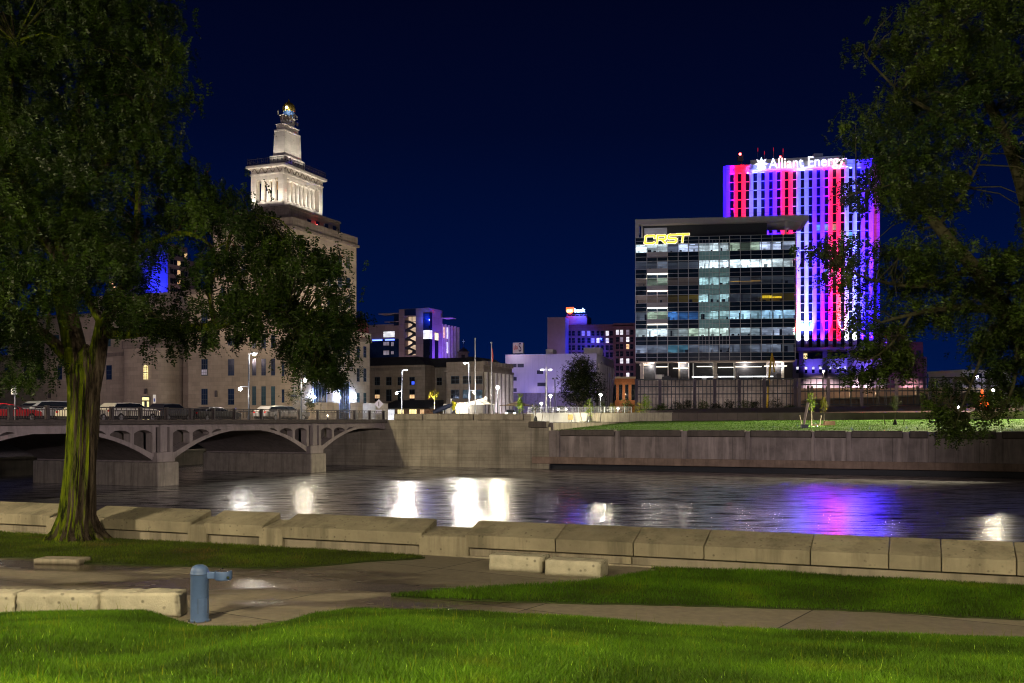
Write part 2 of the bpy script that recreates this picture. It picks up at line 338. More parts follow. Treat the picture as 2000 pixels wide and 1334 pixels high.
def blades(name, poly, zf, count, h, wd, m, flowers=0, var=1.0):
    P2 = np.array([(p[0], p[1]) for p in poly]); lo = P2.min(0); hi = P2.max(0); xs = []; ys = []; got = 0
    while got < count:
        X = np.random.uniform(lo[0], hi[0], count); Y = np.random.uniform(lo[1], hi[1], count)
        k = inside(poly, X, Y) & (np.abs(X) < .54 * Y + 1.0); xs.append(X[k]); ys.append(Y[k]); got += k.sum()
        if k.sum() == 0: break
    X = np.concatenate(xs)[:count]; Y = np.concatenate(ys)[:count]; n = len(X); Z = zf(X, Y)
    pat = np.sin(X * 1.3 + np.sin(Y * 1.7)) * np.sin(Y * 1.1 + np.cos(X * .9)) * .5 + .5      # taller and shorter patches
    H = np.random.uniform(.45, 1.15, n) * h * (.72 + .5 * pat); th = np.random.uniform(0, 2 * math.pi, n); ln = np.random.normal(0, .42, (n, 2)) * H[:, None]
    st = np.random.rand(n) < .004; H[st] *= 2.6
    wv = np.random.uniform(.6, 1.2, n) * wd * np.where(st, .6, 1); dx = np.cos(th) * wv; dy = np.sin(th) * wv
    V = np.zeros((n, 5, 3), np.float32)
    V[:, 0] = np.stack([X - dx, Y - dy, Z - .01], 1); V[:, 1] = np.stack([X + dx, Y + dy, Z - .01], 1)
    V[:, 2] = np.stack([X - dx * .75 + ln[:, 0] * .35, Y - dy * .75 + ln[:, 1] * .35, Z + H * .6], 1)
    V[:, 3] = np.stack([X + dx * .75 + ln[:, 0] * .35, Y + dy * .75 + ln[:, 1] * .35, Z + H * .6], 1)
    V[:, 4] = np.stack([X + ln[:, 0], Y + ln[:, 1], Z + H], 1)
    T = np.random.uniform(.55, 1.35, (n, 1)) * np.array([[1, 1, 1]]); T = T * (.55 + .8 * pat[:, None]) * (.85 + .3 * np.random.rand(n, 1)); T[st] = (2.2, 1.3, 1.6)
    T = 1 + (T - 1) * var
    if flowers:
        f = np.random.rand(n) < flowers; T[f] = (6, 4.5, 18)
        V[f, 2:] = V[f, 2:] * .5 + V[f, 4:5] * .5; V[f, 4, 2] += .012
    off = (np.arange(n) * 5)[:, None]; Q = (np.array([[0, 1, 3, 2]]) + off); Tt = (np.array([[2, 3, 4]]) + off)
    loops = np.concatenate([Q, Tt], 1).astype(np.int32).ravel(); starts = (np.arange(n)[:, None] * 7 + np.array([[0, 4]])).astype(np.int32).ravel()
    me = bpy.data.meshes.new(name); me.vertices.add(n * 5); me.vertices.foreach_set('co', V.ravel())
    me.loops.add(len(loops)); me.loops.foreach_set('vertex_index', loops); me.polygons.add(n * 2); me.polygons.foreach_set('loop_start', starts)
    me.update(calc_edges=True); a = me.color_attributes.new('tint', 'FLOAT_COLOR', 'POINT')
    a.data.foreach_set('color', np.repeat(np.concatenate([T, np.ones((n, 1))], 1), 5, 0).astype(np.float32).ravel())
    me.materials.append(m); o = bpy.data.objects.new(name, me); C.objects.link(o); tag(o, kind='stuff'); return o
GR = grass_mat('lawn_grass', (.078, .175, .005), (.125, .20, .008)); GRD = grass_mat('worn_grass', (.080, .125, .008), (.14, .11, .03))
turf = mat('turf_soil', (.03, .045, .010), .95, .35, 6, .4)
flat = lambda X, Y: np.full(len(X), GZ + .03)
right_lawn = smooth_poly(outline([(765, 1166), (860, 1156), (1100, 1141), (1200, 1130), (1285, 1116), (1330, 1112), (2060, 1149), (2060, 1210), (1700, 1196), (1400, 1186), (1100, 1180), (860, 1172)]))
left_lawn = smooth_poly(outline([(-60, 1040), (120, 1049), (400, 1063), (815, 1087), (720, 1098), (550, 1111), (350, 1107), (200, 1103), (60, 1092), (-60, 1084)]))
for nm, pg, cnt, mm, h in (('lawn_by_wall', right_lawn, 60000, GR, .085), ('lawn_under_tree', left_lawn, 42000, GRD, .07)):
    t = MB(); t.prism([(p.x, p.y) for p in pg], GZ + .004, GZ + .03); tag(t.build(nm + '_ground', turf), kind='structure')
    blades('lawn_grass', pg, flat, cnt, h, .007, mm)
# the foreground bank rises towards the viewer
edge_px = [(-150, 1207), (0, 1207), (150, 1204), (300, 1200), (340, 1216), (400, 1230), (490, 1233), (560, 1222), (620, 1206), (700, 1194), (850, 1197), (1000, 1206), (1200, 1220), (1400, 1234), (1700, 1244), (2000, 1256), (2200, 1262)]
edge0 = [G(x, y, GZ) for x, y in edge_px]; edge = []
for a, b in zip(edge0, edge0[1:]):
    k_ = max(1, int((b - a).length / .15))
    for j in range(k_): q = a.lerp(b, j / k_); q.y += noise.noise(q * 1.9) * .09 + noise.noise(q * 5) * .04; edge.append(q)
edge.append(edge0[-1]); ex = np.array([p.x for p in edge]); ey = np.array([p.y for p in edge])
def bank_z(X, Y):
    d = np.maximum(0, np.interp(X, ex, ey) - Y); return GZ + .02 + d * .118 + .045 * (1 - np.exp(-d * 2.2)) + .03 * np.sin(X * .8 + 1) * np.minimum(d, 1)
bank = [Vector((x, y, 0)) for x, y in zip(ex, ey)] + [Vector((20, 3, 0)), Vector((-20, 3, 0))]
b = MB(); nx, ny = 150, 60; xs = np.linspace(-13, 13, nx)
V = []
for j in range(ny):
    for x in xs:
        y1 = float(np.interp(x, ex, ey)); y = y1 - (j / (ny - 1)) ** 1.5 * (y1 - 2); V.append((x, y, float(bank_z(np.array([x]), np.array([y]))[0]) - (.02 if j == 0 else 0)))
b.v = V
for j in range(ny - 1):
    for i in range(nx - 1): b.f.append((j * nx + i, j * nx + i + 1, (j + 1) * nx + i + 1, (j + 1) * nx + i)); b.m.append(0)
tag(b.build('grass_bank', turf, smooth=True), kind='structure')
vis = [p for p in bank[:-2]] + [Vector((10, 7.5, 0)), Vector((-10, 7.5, 0))]
blades('bank_grass', vis, bank_z, 330000, .085, .0065, GR, flowers=.004)
# ---------------------------------------------------------------- near river wall with its copings
nw = empty('river_wall', NW.M, 'low near bank river wall of beige concrete with sloped copings', 'wall')
MB().box(-30, 42, .10, .78, 1.0, 2.60).build('wall_base', M['concrete'], nw)
MB().box(-30, 42, .79, 1.1, -1, 2.4).build('bank_face', M['concrete'], nw)
def coping(x0, x1, ch0=.05, ch1=.05):
    pr = [(0, 2.63), (-.02, 2.95), (.92, 3.25), (.95, 2.66), (.80, 2.625), (.10, 2.605)]
    m = MB(); n = 10; m.v = []; k = len(pr)
    for i, x in enumerate((x0, x0 + ch0, x1 - ch1, x1)):
        s = 0.0 if i in (1, 2) else 1.0
        for y, z in pr: m.v.append((x, y + (.02 if y < .1 else (-.02 if y > .9 else 0)) * s, z - (.012 * s if z > 2.8 else 0)))
    for i in range(3):
        for j in range(k): m.f.append((i * k + j, i * k + (j + 1) % k, (i + 1) * k + (j + 1) % k, (i + 1) * k + j)); m.m.append(0)
    m.f += [tuple(range(k)), tuple(range(3 * k, 4 * k))]; m.m += [0, 0]
    return m.build('coping', M['parapet'], nw, bevel=.012)
for a, b in ((-160, 97), (165, 374), (398, 512), (546, 824), (908, 1084), (1085.5, 1236), (1237.5, 1374), (1375.5, 1582), (1583.5, 1735), (1736.5, 1838), (1839.5, 1985), (1987, 2200)):
    j = .012 if a > 1000 else .16; coping(NW.fx(a), NW.fx(b), .012 if a > 1080 else .07, .012 if b > 1050 else .07)
for a, b in ((90, 172), (366, 404), (505, 552), (818, 915)):
    MB().prism([(-.01, 2.25), (-.01, 2.86), (.05, 2.9), (.86, 3.06), (.9, 2.25)], NW.fx(a), NW.fx(b), 'x').build('pilaster', M['parapet'], nw, bevel=.03)
MB().box(-30, NW.fx(118), -.05, .098, 2.3, 2.42).build('footing', M['concrete'], nw, bevel=.02)
MB().box(NW.fx(905), NW.fx(1290), -.06, .098, 2.3, 2.41).build('footing', M['concrete'], nw, bevel=.02)
for px in (1215,): MB().box(NW.fx(px), NW.fx(px + 18), -.03, .098, 2.42, 2.60).build('support_stub', M['parapet'], nw, bevel=.01)
# ---------------------------------------------------------------- loose limestone blocks
def stone(name, c, size, rot, label, amp=.03, group=None, seed=0, mt='block'):
    bm = bmesh.new(); bmesh.ops.create_cube(bm, size=1); bmesh.ops.scale(bm, verts=bm.verts, vec=size)
    bmesh.ops.bevel(bm, geom=bm.edges[:], offset=min(size) * .05, segments=2, affect='EDGES')
    for _ in range(4):
        lg = [e for e in bm.edges if e.calc_length() > .09]
        if lg: bmesh.ops.subdivide_edges(bm, edges=lg, cuts=1, use_grid_fill=True)
    for v in bm.verts:
        p = v.co * 3.1 + Vector((seed * 7.3, 0, 0)); q = v.co * 11 + Vector((0, seed * 3.1, 0))
        v.co += v.co.normalized() * (noise.noise(p) * amp + noise.noise(q) * amp * .8 + noise.noise(q * 2.3) * amp * .4)
    me = bpy.data.meshes.new(name); bmesh.ops.triangulate(bm, faces=bm.faces); bm.to_mesh(me); bm.free(); me.materials.append(M[mt]); me.shade_smooth()
    o = bpy.data.objects.new(name, me); C.objects.link(o); o.location = (c[0], c[1], c[2] + size[2] / 2); o.rotation_euler = (0, 0, R(rot))
    return tag(o, label, 'stone block', group)
def on_ground(px, py): return G(px, py, GZ)
def stone_px(x0, x1, ybot, ytop, depth, rot, label, z0=None, **k):
    z = GZ if z0 is None else z0
    a = G(x0, ybot, z); b = G(x1, ybot, z); L_ = (b - a).length / math.cos(R(rot)); h = (ybot - ytop) / F * a.y
    c = (a + b) / 2; nrm = Vector((-math.sin(R(rot)), math.cos(R(rot)), 0)); c = c + nrm * depth / 2
    return stone('stone_block', c, (L_, depth, h), rot, label, **k)
gb = 'limestone blocks on the plaza'
stone_px(955, 1056, 1117, 1086, .62, A, 'whitish rough stone block under the coping, farther of the two', seed=1, group=gb)
stone_px(1065, 1170, 1127, 1096, .66, A, 'clean-cut pale stone block under the coping, beside its twin', seed=2, group=gb, amp=.018)
stone_px(-70, 27, 1207, 1160, .55, -2, 'stone block cut off by the photo edge in the row near the fountain', seed=3, group=gb)
stone_px(31, 187, 1208, 1160, .55, -2, 'middle stone block of the row beside the blue fountain, pitted face', seed=4, group=gb, amp=.04)
stone_px(194, 350, 1206, 1158, .5, 0, 'end stone block of the row, closest to the blue fountain', seed=5, group=gb, amp=.03)
sl = stone('stone_slab', G(112, 1103, GZ) + Vector((0, .3, 0)), (1.2, .6, .13), -8, 'flat grey stone slab lying on the pavement by the tree lawn', .012, None, 6, 'concrete'); sl['category'] = 'stone slab'
# ---------------------------------------------------------------- drinking fountain
blue = mat('blue_enamel', (.08, .14, .30), .5, .12, 7, .04, spec=.45, streak=.25, dark=.7)
steel = mat('brushed_steel', (.5, .5, .5), .22, .1, 9, .03, metal=1)
fo = empty('drinking_fountain', G(390, 1213, GZ), 'blue cylindrical drinking fountain with a side basin', 'drinking fountain')
r = .160
MB().lathe(0, 0, [(r + .01, 0), (r + .01, .03), (r, .04), (r, .84), (r + .004, .845), (r + .004, .86), (r, .865), (r * .99, .90), (r * .93, .94), (r * .78, .98), (r * .5, 1.005), (.01, 1.015)], 40).build('pedestal', blue, fo, smooth=True)
MB().box(.10, .40, -.055, .055, .765, .885).build('arm', blue, fo, bevel=.012)
ba = MB().lathe(.425, 0, [(.02, .735), (.13, .735), (.15, .75), (.155, .80), (.155, .885), (.150, .90), (.13, .90), (.12, .875), (.03, .865)], 32).build('basin', blue, fo, smooth=True)
MB().lathe(.425, 0, [(.131, .899), (.127, .903), (.115, .882), (.02, .87)], 28).build('dish', steel, ba, smooth=True)
MB().tube([(.37, .03, .87), (.37, .03, .93), (.40, .01, .945), (.42, 0, .935)], .012, 8).build('bubbler', steel, ba, smooth=True)
MB().tube([(.53, -.11, .80), (.55, -.15, .80)], [.03, .026], 14).build('push_button', steel, ba, smooth=True)
bp_ = MB().lathe(0, 0, [(r + .05, 0), (r + .05, .012), (r + .012, .014)], 40)
for i in range(6): t = i * math.pi / 3 + .3; bp_.cyl((r + .03) * math.cos(t), (r + .03) * math.sin(t), .012, .03, .012, n=6)
bp_.build('base_plate', steel, fo); MB().lathe(0, 0, [(r + .0015, .842), (r + .0055, .8435), (r + .0055, .8475), (r + .0015, .849)], 40).build('seam', M['dark_steel'], fo)
pn = MB(); k = 8
for i in range(k):
    t0, t1 = R(-82 + 62 * i / k), R(-82 + 62 * (i + 1) / k); q = r + .004
    pn.face([(q * math.cos(t0), q * math.sin(t0), .16), (q * math.cos(t1), q * math.sin(t1), .16), (q * math.cos(t1), q * math.sin(t1), .42), (q * math.cos(t0), q * math.sin(t0), .42)])
gvs = []
for t in (-83, -19): gv = MB(); gvs.append(gv); t = R(t); gv.tube([((r + .004) * math.cos(t), (r + .004) * math.sin(t), .155), ((r + .004) * math.cos(t), (r + .004) * math.sin(t), .425)], .005, 5)
pp = pn.build('access_panel', blue, fo); [g_.build('panel_gap', M['dark_steel'], pp) for g_ in gvs]; so = pp.modifiers.new('t', 'SOLIDIFY'); so.thickness = .006
# ---------------------------------------------------------------- far river wall
zt = FW.fz(800, 808); zm = FW.fz(1050, 823); zl = FW.fz(1100, 839); zc = FW.fz(800, 820)
x0, x1, x2, xe = FW.fx(768), FW.fx(1030), FW.fx(1072), 110
fwl = empty('flood_wall', FW.M, 'tall grey concrete flood wall rising straight from the far water edge', 'wall')
MB().box(-5, x1, 0, .9, -1, zc - .02).build('high_wall', M['wall_concrete'], fwl)
MB().box(x1 + .003, x2, -.02, .9, -1, zm - .7).build('step_wall', M['wall_concrete'], fwl)
lw = MB(); lw.box(x2 + .003, xe, .02, .9, 1.45, zl - .65); lw.build('low_wall', M['wall_low'], fwl)
MB().box(x1 + .6, xe, -.12, .9, .62, 1.447).build('footing', M['foot_low'], fwl, bevel=.06)
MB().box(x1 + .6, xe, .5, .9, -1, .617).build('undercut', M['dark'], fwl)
def fcap(a, b, z1, hgt, mt, out=.22):
    MB().prism([(-out, z1 - hgt), (-out, z1 - .12), (-out + .12, z1), (1.0, z1), (1.0, z1 - hgt), (-.002, z1 - hgt - .1)], FW.fx(a), FW.fx(b), 'x').build('coping', M[mt], fwl, bevel=.03)
for a, b in ((771, 826), (833, 925), (934, 1023)): fcap(a, b, zt, .75, 'parapet')
MB().box(FW.fx(827), FW.fx(832), -.05, .9, zc - .02, zt - .1).build('pilaster', M['wall_concrete'], fwl); MB().box(FW.fx(926), FW.fx(933), -.05, .9, zc - .02, zt - .1).build('pilaster', M['wall_concrete'], fwl)
MB().box(FW.fx(1023.5), x1 + .5, -.1, .9, -.5, zt - .05).build('pilaster', M['wall_concrete'], fwl, bevel=.05)
fcap(1033, 1068, zm, .7, 'coping_dark')
for a, b in ((1095, 1200), (1212, 1330), (1343, 1455), (1466, 1585), (1592, 1652), (1664, 1763), (1777, 1812), (1826, 1945), (1958, 2100)): fcap(a, b, zl, .68, 'coping_dark')
for a, b in ((1072, 1094), (1200, 1212), (1330, 1343), (1455, 1466), (1585, 1592), (1652, 1664), (1763, 1777), (1812, 1826), (1945, 1958)):
    MB().box(FW.fx(a) + .05, FW.fx(b) - .05, -.10, .9, 1.45, zl - .10).build('pilaster', M['wall_low'], fwl, bevel=.03)
MB().box(-6, x1, -.08, -.002, 4.62, 4.70).build('ledge', M['wall_concrete'], fwl)
# abutment of the bridge, where the wall turns the corner
# ---------------------------------------------------------------- bridge
br = empty('arch_bridge', BR.M, 'concrete arch bridge carrying parked cars over the river', 'bridge')
ZD = 5.80; wdt = 14.0; xA, xB = -26, BR.fx(752) + .6
t1, t2, t3, t4 = BR.fx(300), BR.fx(341), BR.fx(601), BR.fx(630); span = t3 - t2
MB().box(xA, xB, .25, wdt, ZD - .55, ZD - .06).build('deck', M['bridge'], br)
MB().box(xA, xB, 0.0, .6, ZD - .056, ZD + .14).build('sidewalk_edge', M['coping_dark'], br, bevel=.03)
MB().box(xA, xB, .62, 2.2, ZD - .056, ZD + .10).build('sidewalk', M['concrete'], br)
MB().box(xA, xB, 2.21, wdt, ZD - .056, ZD - .02).build('roadway', M['asphalt'], br)
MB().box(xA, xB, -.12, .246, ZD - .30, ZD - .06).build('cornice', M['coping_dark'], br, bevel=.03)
zs, zx, zi = 2.55, 5.22, 4.92
def arch(s):
    """near and far ribs, springing from s to s + span"""
    n = 28; ex_ = []; it = []
    for i in range(n + 1):
        u = i / n * 2 - 1; x = s + span * i / n
        ex_.append((x, zs + .35 + (zx - zs - .35) * (1 - abs(u) ** 2.0))); it.append((x, zs - .25 + (zi - zs + .25) * (1 - abs(u) ** 2.1)))
    for y0, y1 in ((.12, 13.6),):
        m = MB()
        for i in range(n):
            a, b, c, d = it[i], it[i + 1], ex_[i + 1], ex_[i]
            for q in (((a, y0), (b, y0), (c, y0), (d, y0)), ((a, y1), (b, y1), (c, y1), (d, y1)), ((a, y0), (b, y0), (b, y1), (a, y1)), ((d, y0), (c, y0), (c, y1), (d, y1))):
                m.face([(p[0], y, p[1]) for p, y in q])
        o = m.build('arch_barrel', M['bridge'], br)
    return ex_
def z_ex(s, x):
    u = (x - s) / span * 2 - 1; return zs + .35 + (zx - zs - .35) * (1 - abs(u) ** 2)
for s in (t2 - (t2 - t1) - span, t2, t4):
    arch(s); cx = s + span / 2
    # spandrel posts with arched heads between them
    xs = [s - .25 + span * q for q in (0, .125, .255, .36)]; xs = xs + [2 * cx - x for x in reversed(xs)]
    for x in xs:
        if x > xB: continue
        w2 = .22; zb = z_ex(s, min(max(x, s), s + span)) - .3
        MB().box(x - w2, x + w2, .16, .9, zb, ZD - .8).build('spandrel_post', M['bridge'], br)
    bw = MB(); n_ = 20
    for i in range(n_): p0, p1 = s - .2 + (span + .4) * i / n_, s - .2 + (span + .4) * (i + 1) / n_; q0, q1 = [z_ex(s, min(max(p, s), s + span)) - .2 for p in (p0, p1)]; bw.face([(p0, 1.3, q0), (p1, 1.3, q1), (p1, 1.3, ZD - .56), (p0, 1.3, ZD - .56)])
    bw.build('spandrel_wall', M['coping_dark'], br)  # dark sheet standing for the shade inside the spandrel openings
    m = MB(); allx = xs[:4] + xs[4:]
    for i in range(len(xs) - 1):
        a, b = xs[i] + .22, xs[i + 1] - .22; n = 10
        if i == 3: continue
        for k in range(n):
            p0, p1 = a + (b - a) * k / n, a + (b - a) * (k + 1) / n; f = lambda p: ZD - .80 - .30 * abs((p - (a + b) / 2) / ((b - a) / 2)) ** 2.4
            m.face([(p0, .17, ZD - .55), (p1, .17, ZD - .55), (p1, .17, f(p1)), (p0, .17, f(p0))]); m.face([(p0, .17, f(p0)), (p1, .17, f(p1)), (p1, .9, f(p1)), (p0, .9, f(p0))])
        m.box(xs[i] - .22, xs[i] + .22, .165, .9, ZD - .80, ZD - .553)
    a, b = xs[3] - .22, xs[4] + .22
    m.box(a, b, .168, .9, zx - .4, ZD - .553)
    m.box(xs[7] - .22, xs[7] + .22, .165, .9, ZD - .8, ZD - .553)
    m.build('spandrel_head', M['bridge'], br)
for a, b in ((t1, t2), (t3, t4)):
    c = (a + b) / 2; h = (b - a) / 2
    MB().box(c - h + .2, c + h - .2, -.25, wdt, 2.1, 3.0).box(c - .45, c + .45, .02, .5, 3.0, ZD - .3).build('pier', M['bridge'], br, bevel=.06)
    MB().box(c - h - .05, c + h + .05, -.5, wdt + .3, -1.5, 2.097).build('pier_foot', M['concrete'], br, bevel=.15)
zr = ZD + .14; RH = 1.07
posts = [BR.fx(p, .3) for p in (-190, -120, -55, 20, 92, 155, 218, 274, 325, 372, 417, 458, 510, 545, 583, 620, 660, 692, 722, 749)]
rl = MB().box(xA, xB, .25, .35, zr + RH - .09, zr + RH).build('railing', M['iron'], br)
for a in posts: MB().box(a - .13, a + .13, .15, .45, zr, zr + RH + .04).build('rail_post', M['iron'], rl, bevel=.015)
for a, b in zip(posts, posts[1:]):
    m = MB(); m.box(a + .13, b - .13, .27, .33, zr + .10, zr + .16); m.box(a + .13, b - .13, .27, .33, zr + RH - .30, zr + RH - .25); n = int((b - a) / .24)
    for i in range(1, n): x = a + (b - a) * i / n; m.box(x - .022, x + .022, .28, .32, zr + .16, zr + RH - .30)
    for i in range(1, 6): x = a + (b - a) * i / 6; m.box(x - .02, x + .02, .28, .32, zr + RH - .25, zr + RH - .09)
    m.build('rail_panel', M['iron'], rl)
fr2 = MB().box(xA, xB, wdt - .3, wdt - .2, zr + RH - .09, zr + RH)
for i in range(26): x = xA + 3 * i; fr2.box(x - .1, x + .1, wdt - .35, wdt - .15, ZD - .06, zr + RH - .09)
fr2.build('railing', M['iron'], br)
# dark abutment under the bridge's far end, and the low dam wall seen through the arches
ab = MB().box(xB - .2, xB + 5, 1.0, wdt, -1, ZD - .56).build('abutment', M['wall_concrete'], br)
dm = MB().box(-60, xB + 16, 25.2, 27, -1, 1.75); dm.box(-60, xB + 16, 25, 27.2, 1.75, 1.95)
tag(dm.build('weir_wall', M['coping_dark'], M=BR.M), 'low concrete wall in the dark water seen through the bridge arches', 'wall')
# ---------------------------------------------------------------- cars parked on the bridge
def car_paint(name, col): 
    m = mat(name, col, .3, .06, 2, 0, spec=.5); m.node_tree.nodes['Principled BSDF'].inputs['Coat Weight'].default_value = .6; return m
PROFILES = {   # lower body and roofline in fractions of length / height
 'suv': ([(0, .30), (0, .52), (.02, .60), (.10, .66), (.27, .70), (.40, .98), (.60, 1.0), (.86, .97), (.96, .66), (1, .55), (1, .28)], [(.285, .69), (.405, .94), (.60, .96), (.85, .93), (.93, .68)], (.17, .80), 1.70),
 'sedan': ([(0, .30), (0, .50), (.03, .58), (.12, .64), (.29, .68), (.43, .96), (.55, 1.0), (.70, .96), (.86, .70), (.98, .66), (1, .56), (1, .30)], [(.315, .67), (.435, .91), (.56, .95), (.69, .91), (.82, .69)], (.17, .80), 1.45),
 'van': ([(0, .28), (0, .48), (.02, .56), (.16, .63), (.34, .96), (.50, 1.0), (.88, .98), (.98, .60), (1, .50), (1, .26)], [(.215, .63), (.35, .92), (.50, .95), (.88, .93), (.95, .62)], (.16, .79), 1.78),
}
def car(M4, Lg, kind, paint, label, face=1, lit=False, group='cars parked on the bridge'):
    """face=1: nose at +x, -1: nose at -x; side at y=0 faces the river"""
    pr, win, wh, H = PROFILES[kind]; root = empty('parked_car', M4, label, 'car', group)
    X = (lambda f: (1 - f) * Lg) if face > 0 else (lambda f: f * Lg)
    Wd = 1.84; belt = .64
    def yy(zf): return 0 if zf < belt + .03 else (zf - belt) / (1 - belt) * .24
    m = MB(); k = len(pr); pts = [(X(a), z * H) for a, z in pr]
    m.v = [(x, yy(pr[i][1]), z) for i, (x, z) in enumerate(pts)] + [(x, Wd - yy(pr[i][1]), z) for i, (x, z) in enumerate(pts)]
    m.f = [tuple(range(k)), tuple(range(k, 2 * k))] + [(i, (i + 1) % k, k + (i + 1) % k, k + i) for i in range(k)]; m.m = [0] * (k + 2)
    me = m.build('body', paint, root, bevel=.05)
    for y, s in ((-.012, 1), (Wd + .012, -1)):
        g = MB(); wp = [(X(a), (yy(z) + .012) * s + (y if s > 0 else y - .0), z * H) for a, z in win]
        g.face([(x, (yy(z / H) - .014) if s > 0 else Wd - yy(z / H) + .014, z) for x, _, z in wp]); g.build('side_window', M['black_glass'], root)
        mid = X((win[0][0] + win[-1][0]) / 2 + .03); yb = (yy(.8) - .03) if s > 0 else Wd - yy(.8) + .0
    a, b = pr[4], pr[5]
    if kind == 'van': a, b = pr[3], pr[4]
    g = MB(); e = .018 * (1 if face > 0 else -1); g.face([(X(a[0]) + e, .14, a[1] * H + .05), (X(b[0]) + e, .30, b[1] * H - .03), (X(b[0]) + e, Wd - .30, b[1] * H - .03), (X(a[0]) + e, Wd - .14, a[1] * H + .05)]); g.build('windscreen', M['black_glass'], root)
    for f in wh:
        for y in (.10, Wd - .10):
            s = -1 if y < 1 else 1; rr = .34 if kind != 'sedan' else .32; x = X(f)
            ar = MB().tube([(x, y - .1 * -s, rr), (x, y + .105 * s, rr)], [rr * 1.16, rr * 1.16], 20).build('wheel_arch', M['dark'], root)
            wl = MB().tube([(x, y - .02, rr), (x, y + .125 * s, rr)], [rr, rr * .97], 20).build('wheel', M['rubber'], root)
            ri = MB()
            for q in range(5):
                t = q * 2 * math.pi / 5; c_, s_ = math.cos(t), math.sin(t); yo = y + .13 * s
                ri.face([(x + .04 * s_, yo, rr + .04 * c_), (x + rr * .66 * c_ + .05 * s_, yo, rr + rr * .66 * s_ - .05 * c_), (x + rr * .66 * c_ - .05 * s_, yo, rr + rr * .66 * s_ + .05 * c_), (x - .04 * s_, yo, rr - .04 * c_)])
            ri.tube([(x, y + .126 * s, rr), (x, y + .132 * s, rr)], [rr * .7, rr * .7], 16)
            ri.build('rim', M['rim'], wl)
    for y in (.06, Wd - .36):
        x = X(.005); MB().box(x - .06, x + .06, y, y + .30, .52 * H - .07, .52 * H + .08).build('headlight', M['headlamp'] if lit else M['mullion'], root, bevel=.03)
        x = X(.995); MB().box(x - .05, x + .05, y, y + .26, .54 * H - .07, .54 * H + .12).build('taillight', car_red, root, bevel=.02)
    x = X(.36); MB().box(x - .08, x + .08, -.20, -.02, .62 * H, .62 * H + .13).build('wing_mirror', paint, root, bevel=.03)
    for f in (.47, .66): x = X(f); MB().box(x - .09, x + .09, -.02, .0, .56 * H, .56 * H + .03).build('door_handle', M['mullion'], root)
    MB().box(X(.5) - Lg * .47, X(.5) + Lg * .47, .1, Wd - .1, .18, .30 * H).build('underbody', M['rubber'], root)
    return root
car_red = mat('tail_lens', (.45, .01, .01), .25, .05, 3, 0, spec=.6)
def bridge_car(pl_, pr_, kind, col, label, face, y=2.9):
    a, b = BR.fx(pl_, y), BR.fx(pr_, y)
    return car(BR.M @ Matrix.Translation((a, y, ZD - .02)), b - a, kind, car_paint('car_paint', col), label, face)
bridge_car(-52, 84, 'sedan', (.42, .012, .02), 'red car on the bridge, its wheel behind the railing', 1)
bridge_car(36, 168, 'van', (.30, .31, .33), 'grey minivan parked behind the big tree trunk on the bridge', -1, 5.2)
bridge_car(140, 214, 'sedan', (.62, .58, .48), 'cream sedan half hidden by the big tree trunk', 1, 3.1)
bridge_car(216, 314, 'suv', (.72, .68, .58), 'white estate car with dark windows parked mid bridge', 1)
bridge_car(284, 350, 'sedan', (.025, .025, .03), 'black low car in the far lane behind the white one', 1, 8.2)
bridge_car(314, 380, 'suv', (.03, .03, .045), 'navy SUV with its silver rim and chrome nose on the bridge', 1, 3.0)
bridge_car(387, 472, 'sedan', (.02, .022, .025), 'dark low sedan, its red tail lens beside the navy SUV', 1)
bridge_car(520, 606, 'suv', (.16, .155, .17), 'dark silver SUV at the far end of the bridge', 1, 3.0)
# ---------------------------------------------------------------- park lamps on the near bank (posts stand just outside the photo)
def park_lamp(x, y, z, h, power, label, col=(1, .83, .52), aim=None, size=150):
    o = empty('park_lamp', Vector((x, y, z)), label, 'street lamp', 'park lamps on the near bank')
    MB().lathe(0, 0, [(.16, 0), (.16, .15), (.09, .2), (.07, h)], 14).build('post', M['dark_steel'], o, smooth=True)
    MB().lathe(0, 0, [(.07, h), (.30, h + .02), (.34, h + .1), (.2, h + .22), (.02, h + .3)], 18).build('hood', M['dark_steel'], o, smooth=True)
    MB().lathe(0, 0, [(.01, h - .12), (.2, h - .1), (.27, h - .01), (.05, h - .005)], 18).build('lens', M['lamp_warm'], o, smooth=True)
    light('lamp_light', 'SPOT', (0, 0, h - .16), col, power, o, aim=(aim if aim else (0, 0, 0)), size=size, blend=.6, radius=.25)
    return o
park_lamp(-24, 21.5, GZ, 8.5, 21000, 'park lamp on a dark post beyond the big tree', aim=(9, 6, 0), size=165)
park_lamp(-7.5, 5.5, 3.5, 8.5, 23000, 'park lamp on a dark post up the grass bank', aim=(5, 9, 0), size=165)
park_lamp(9.5, 3.0, 3.6, 8.5, 21000, 'park lamp on a dark post where the bank climbs', aim=(-3, 10, 0), size=165)
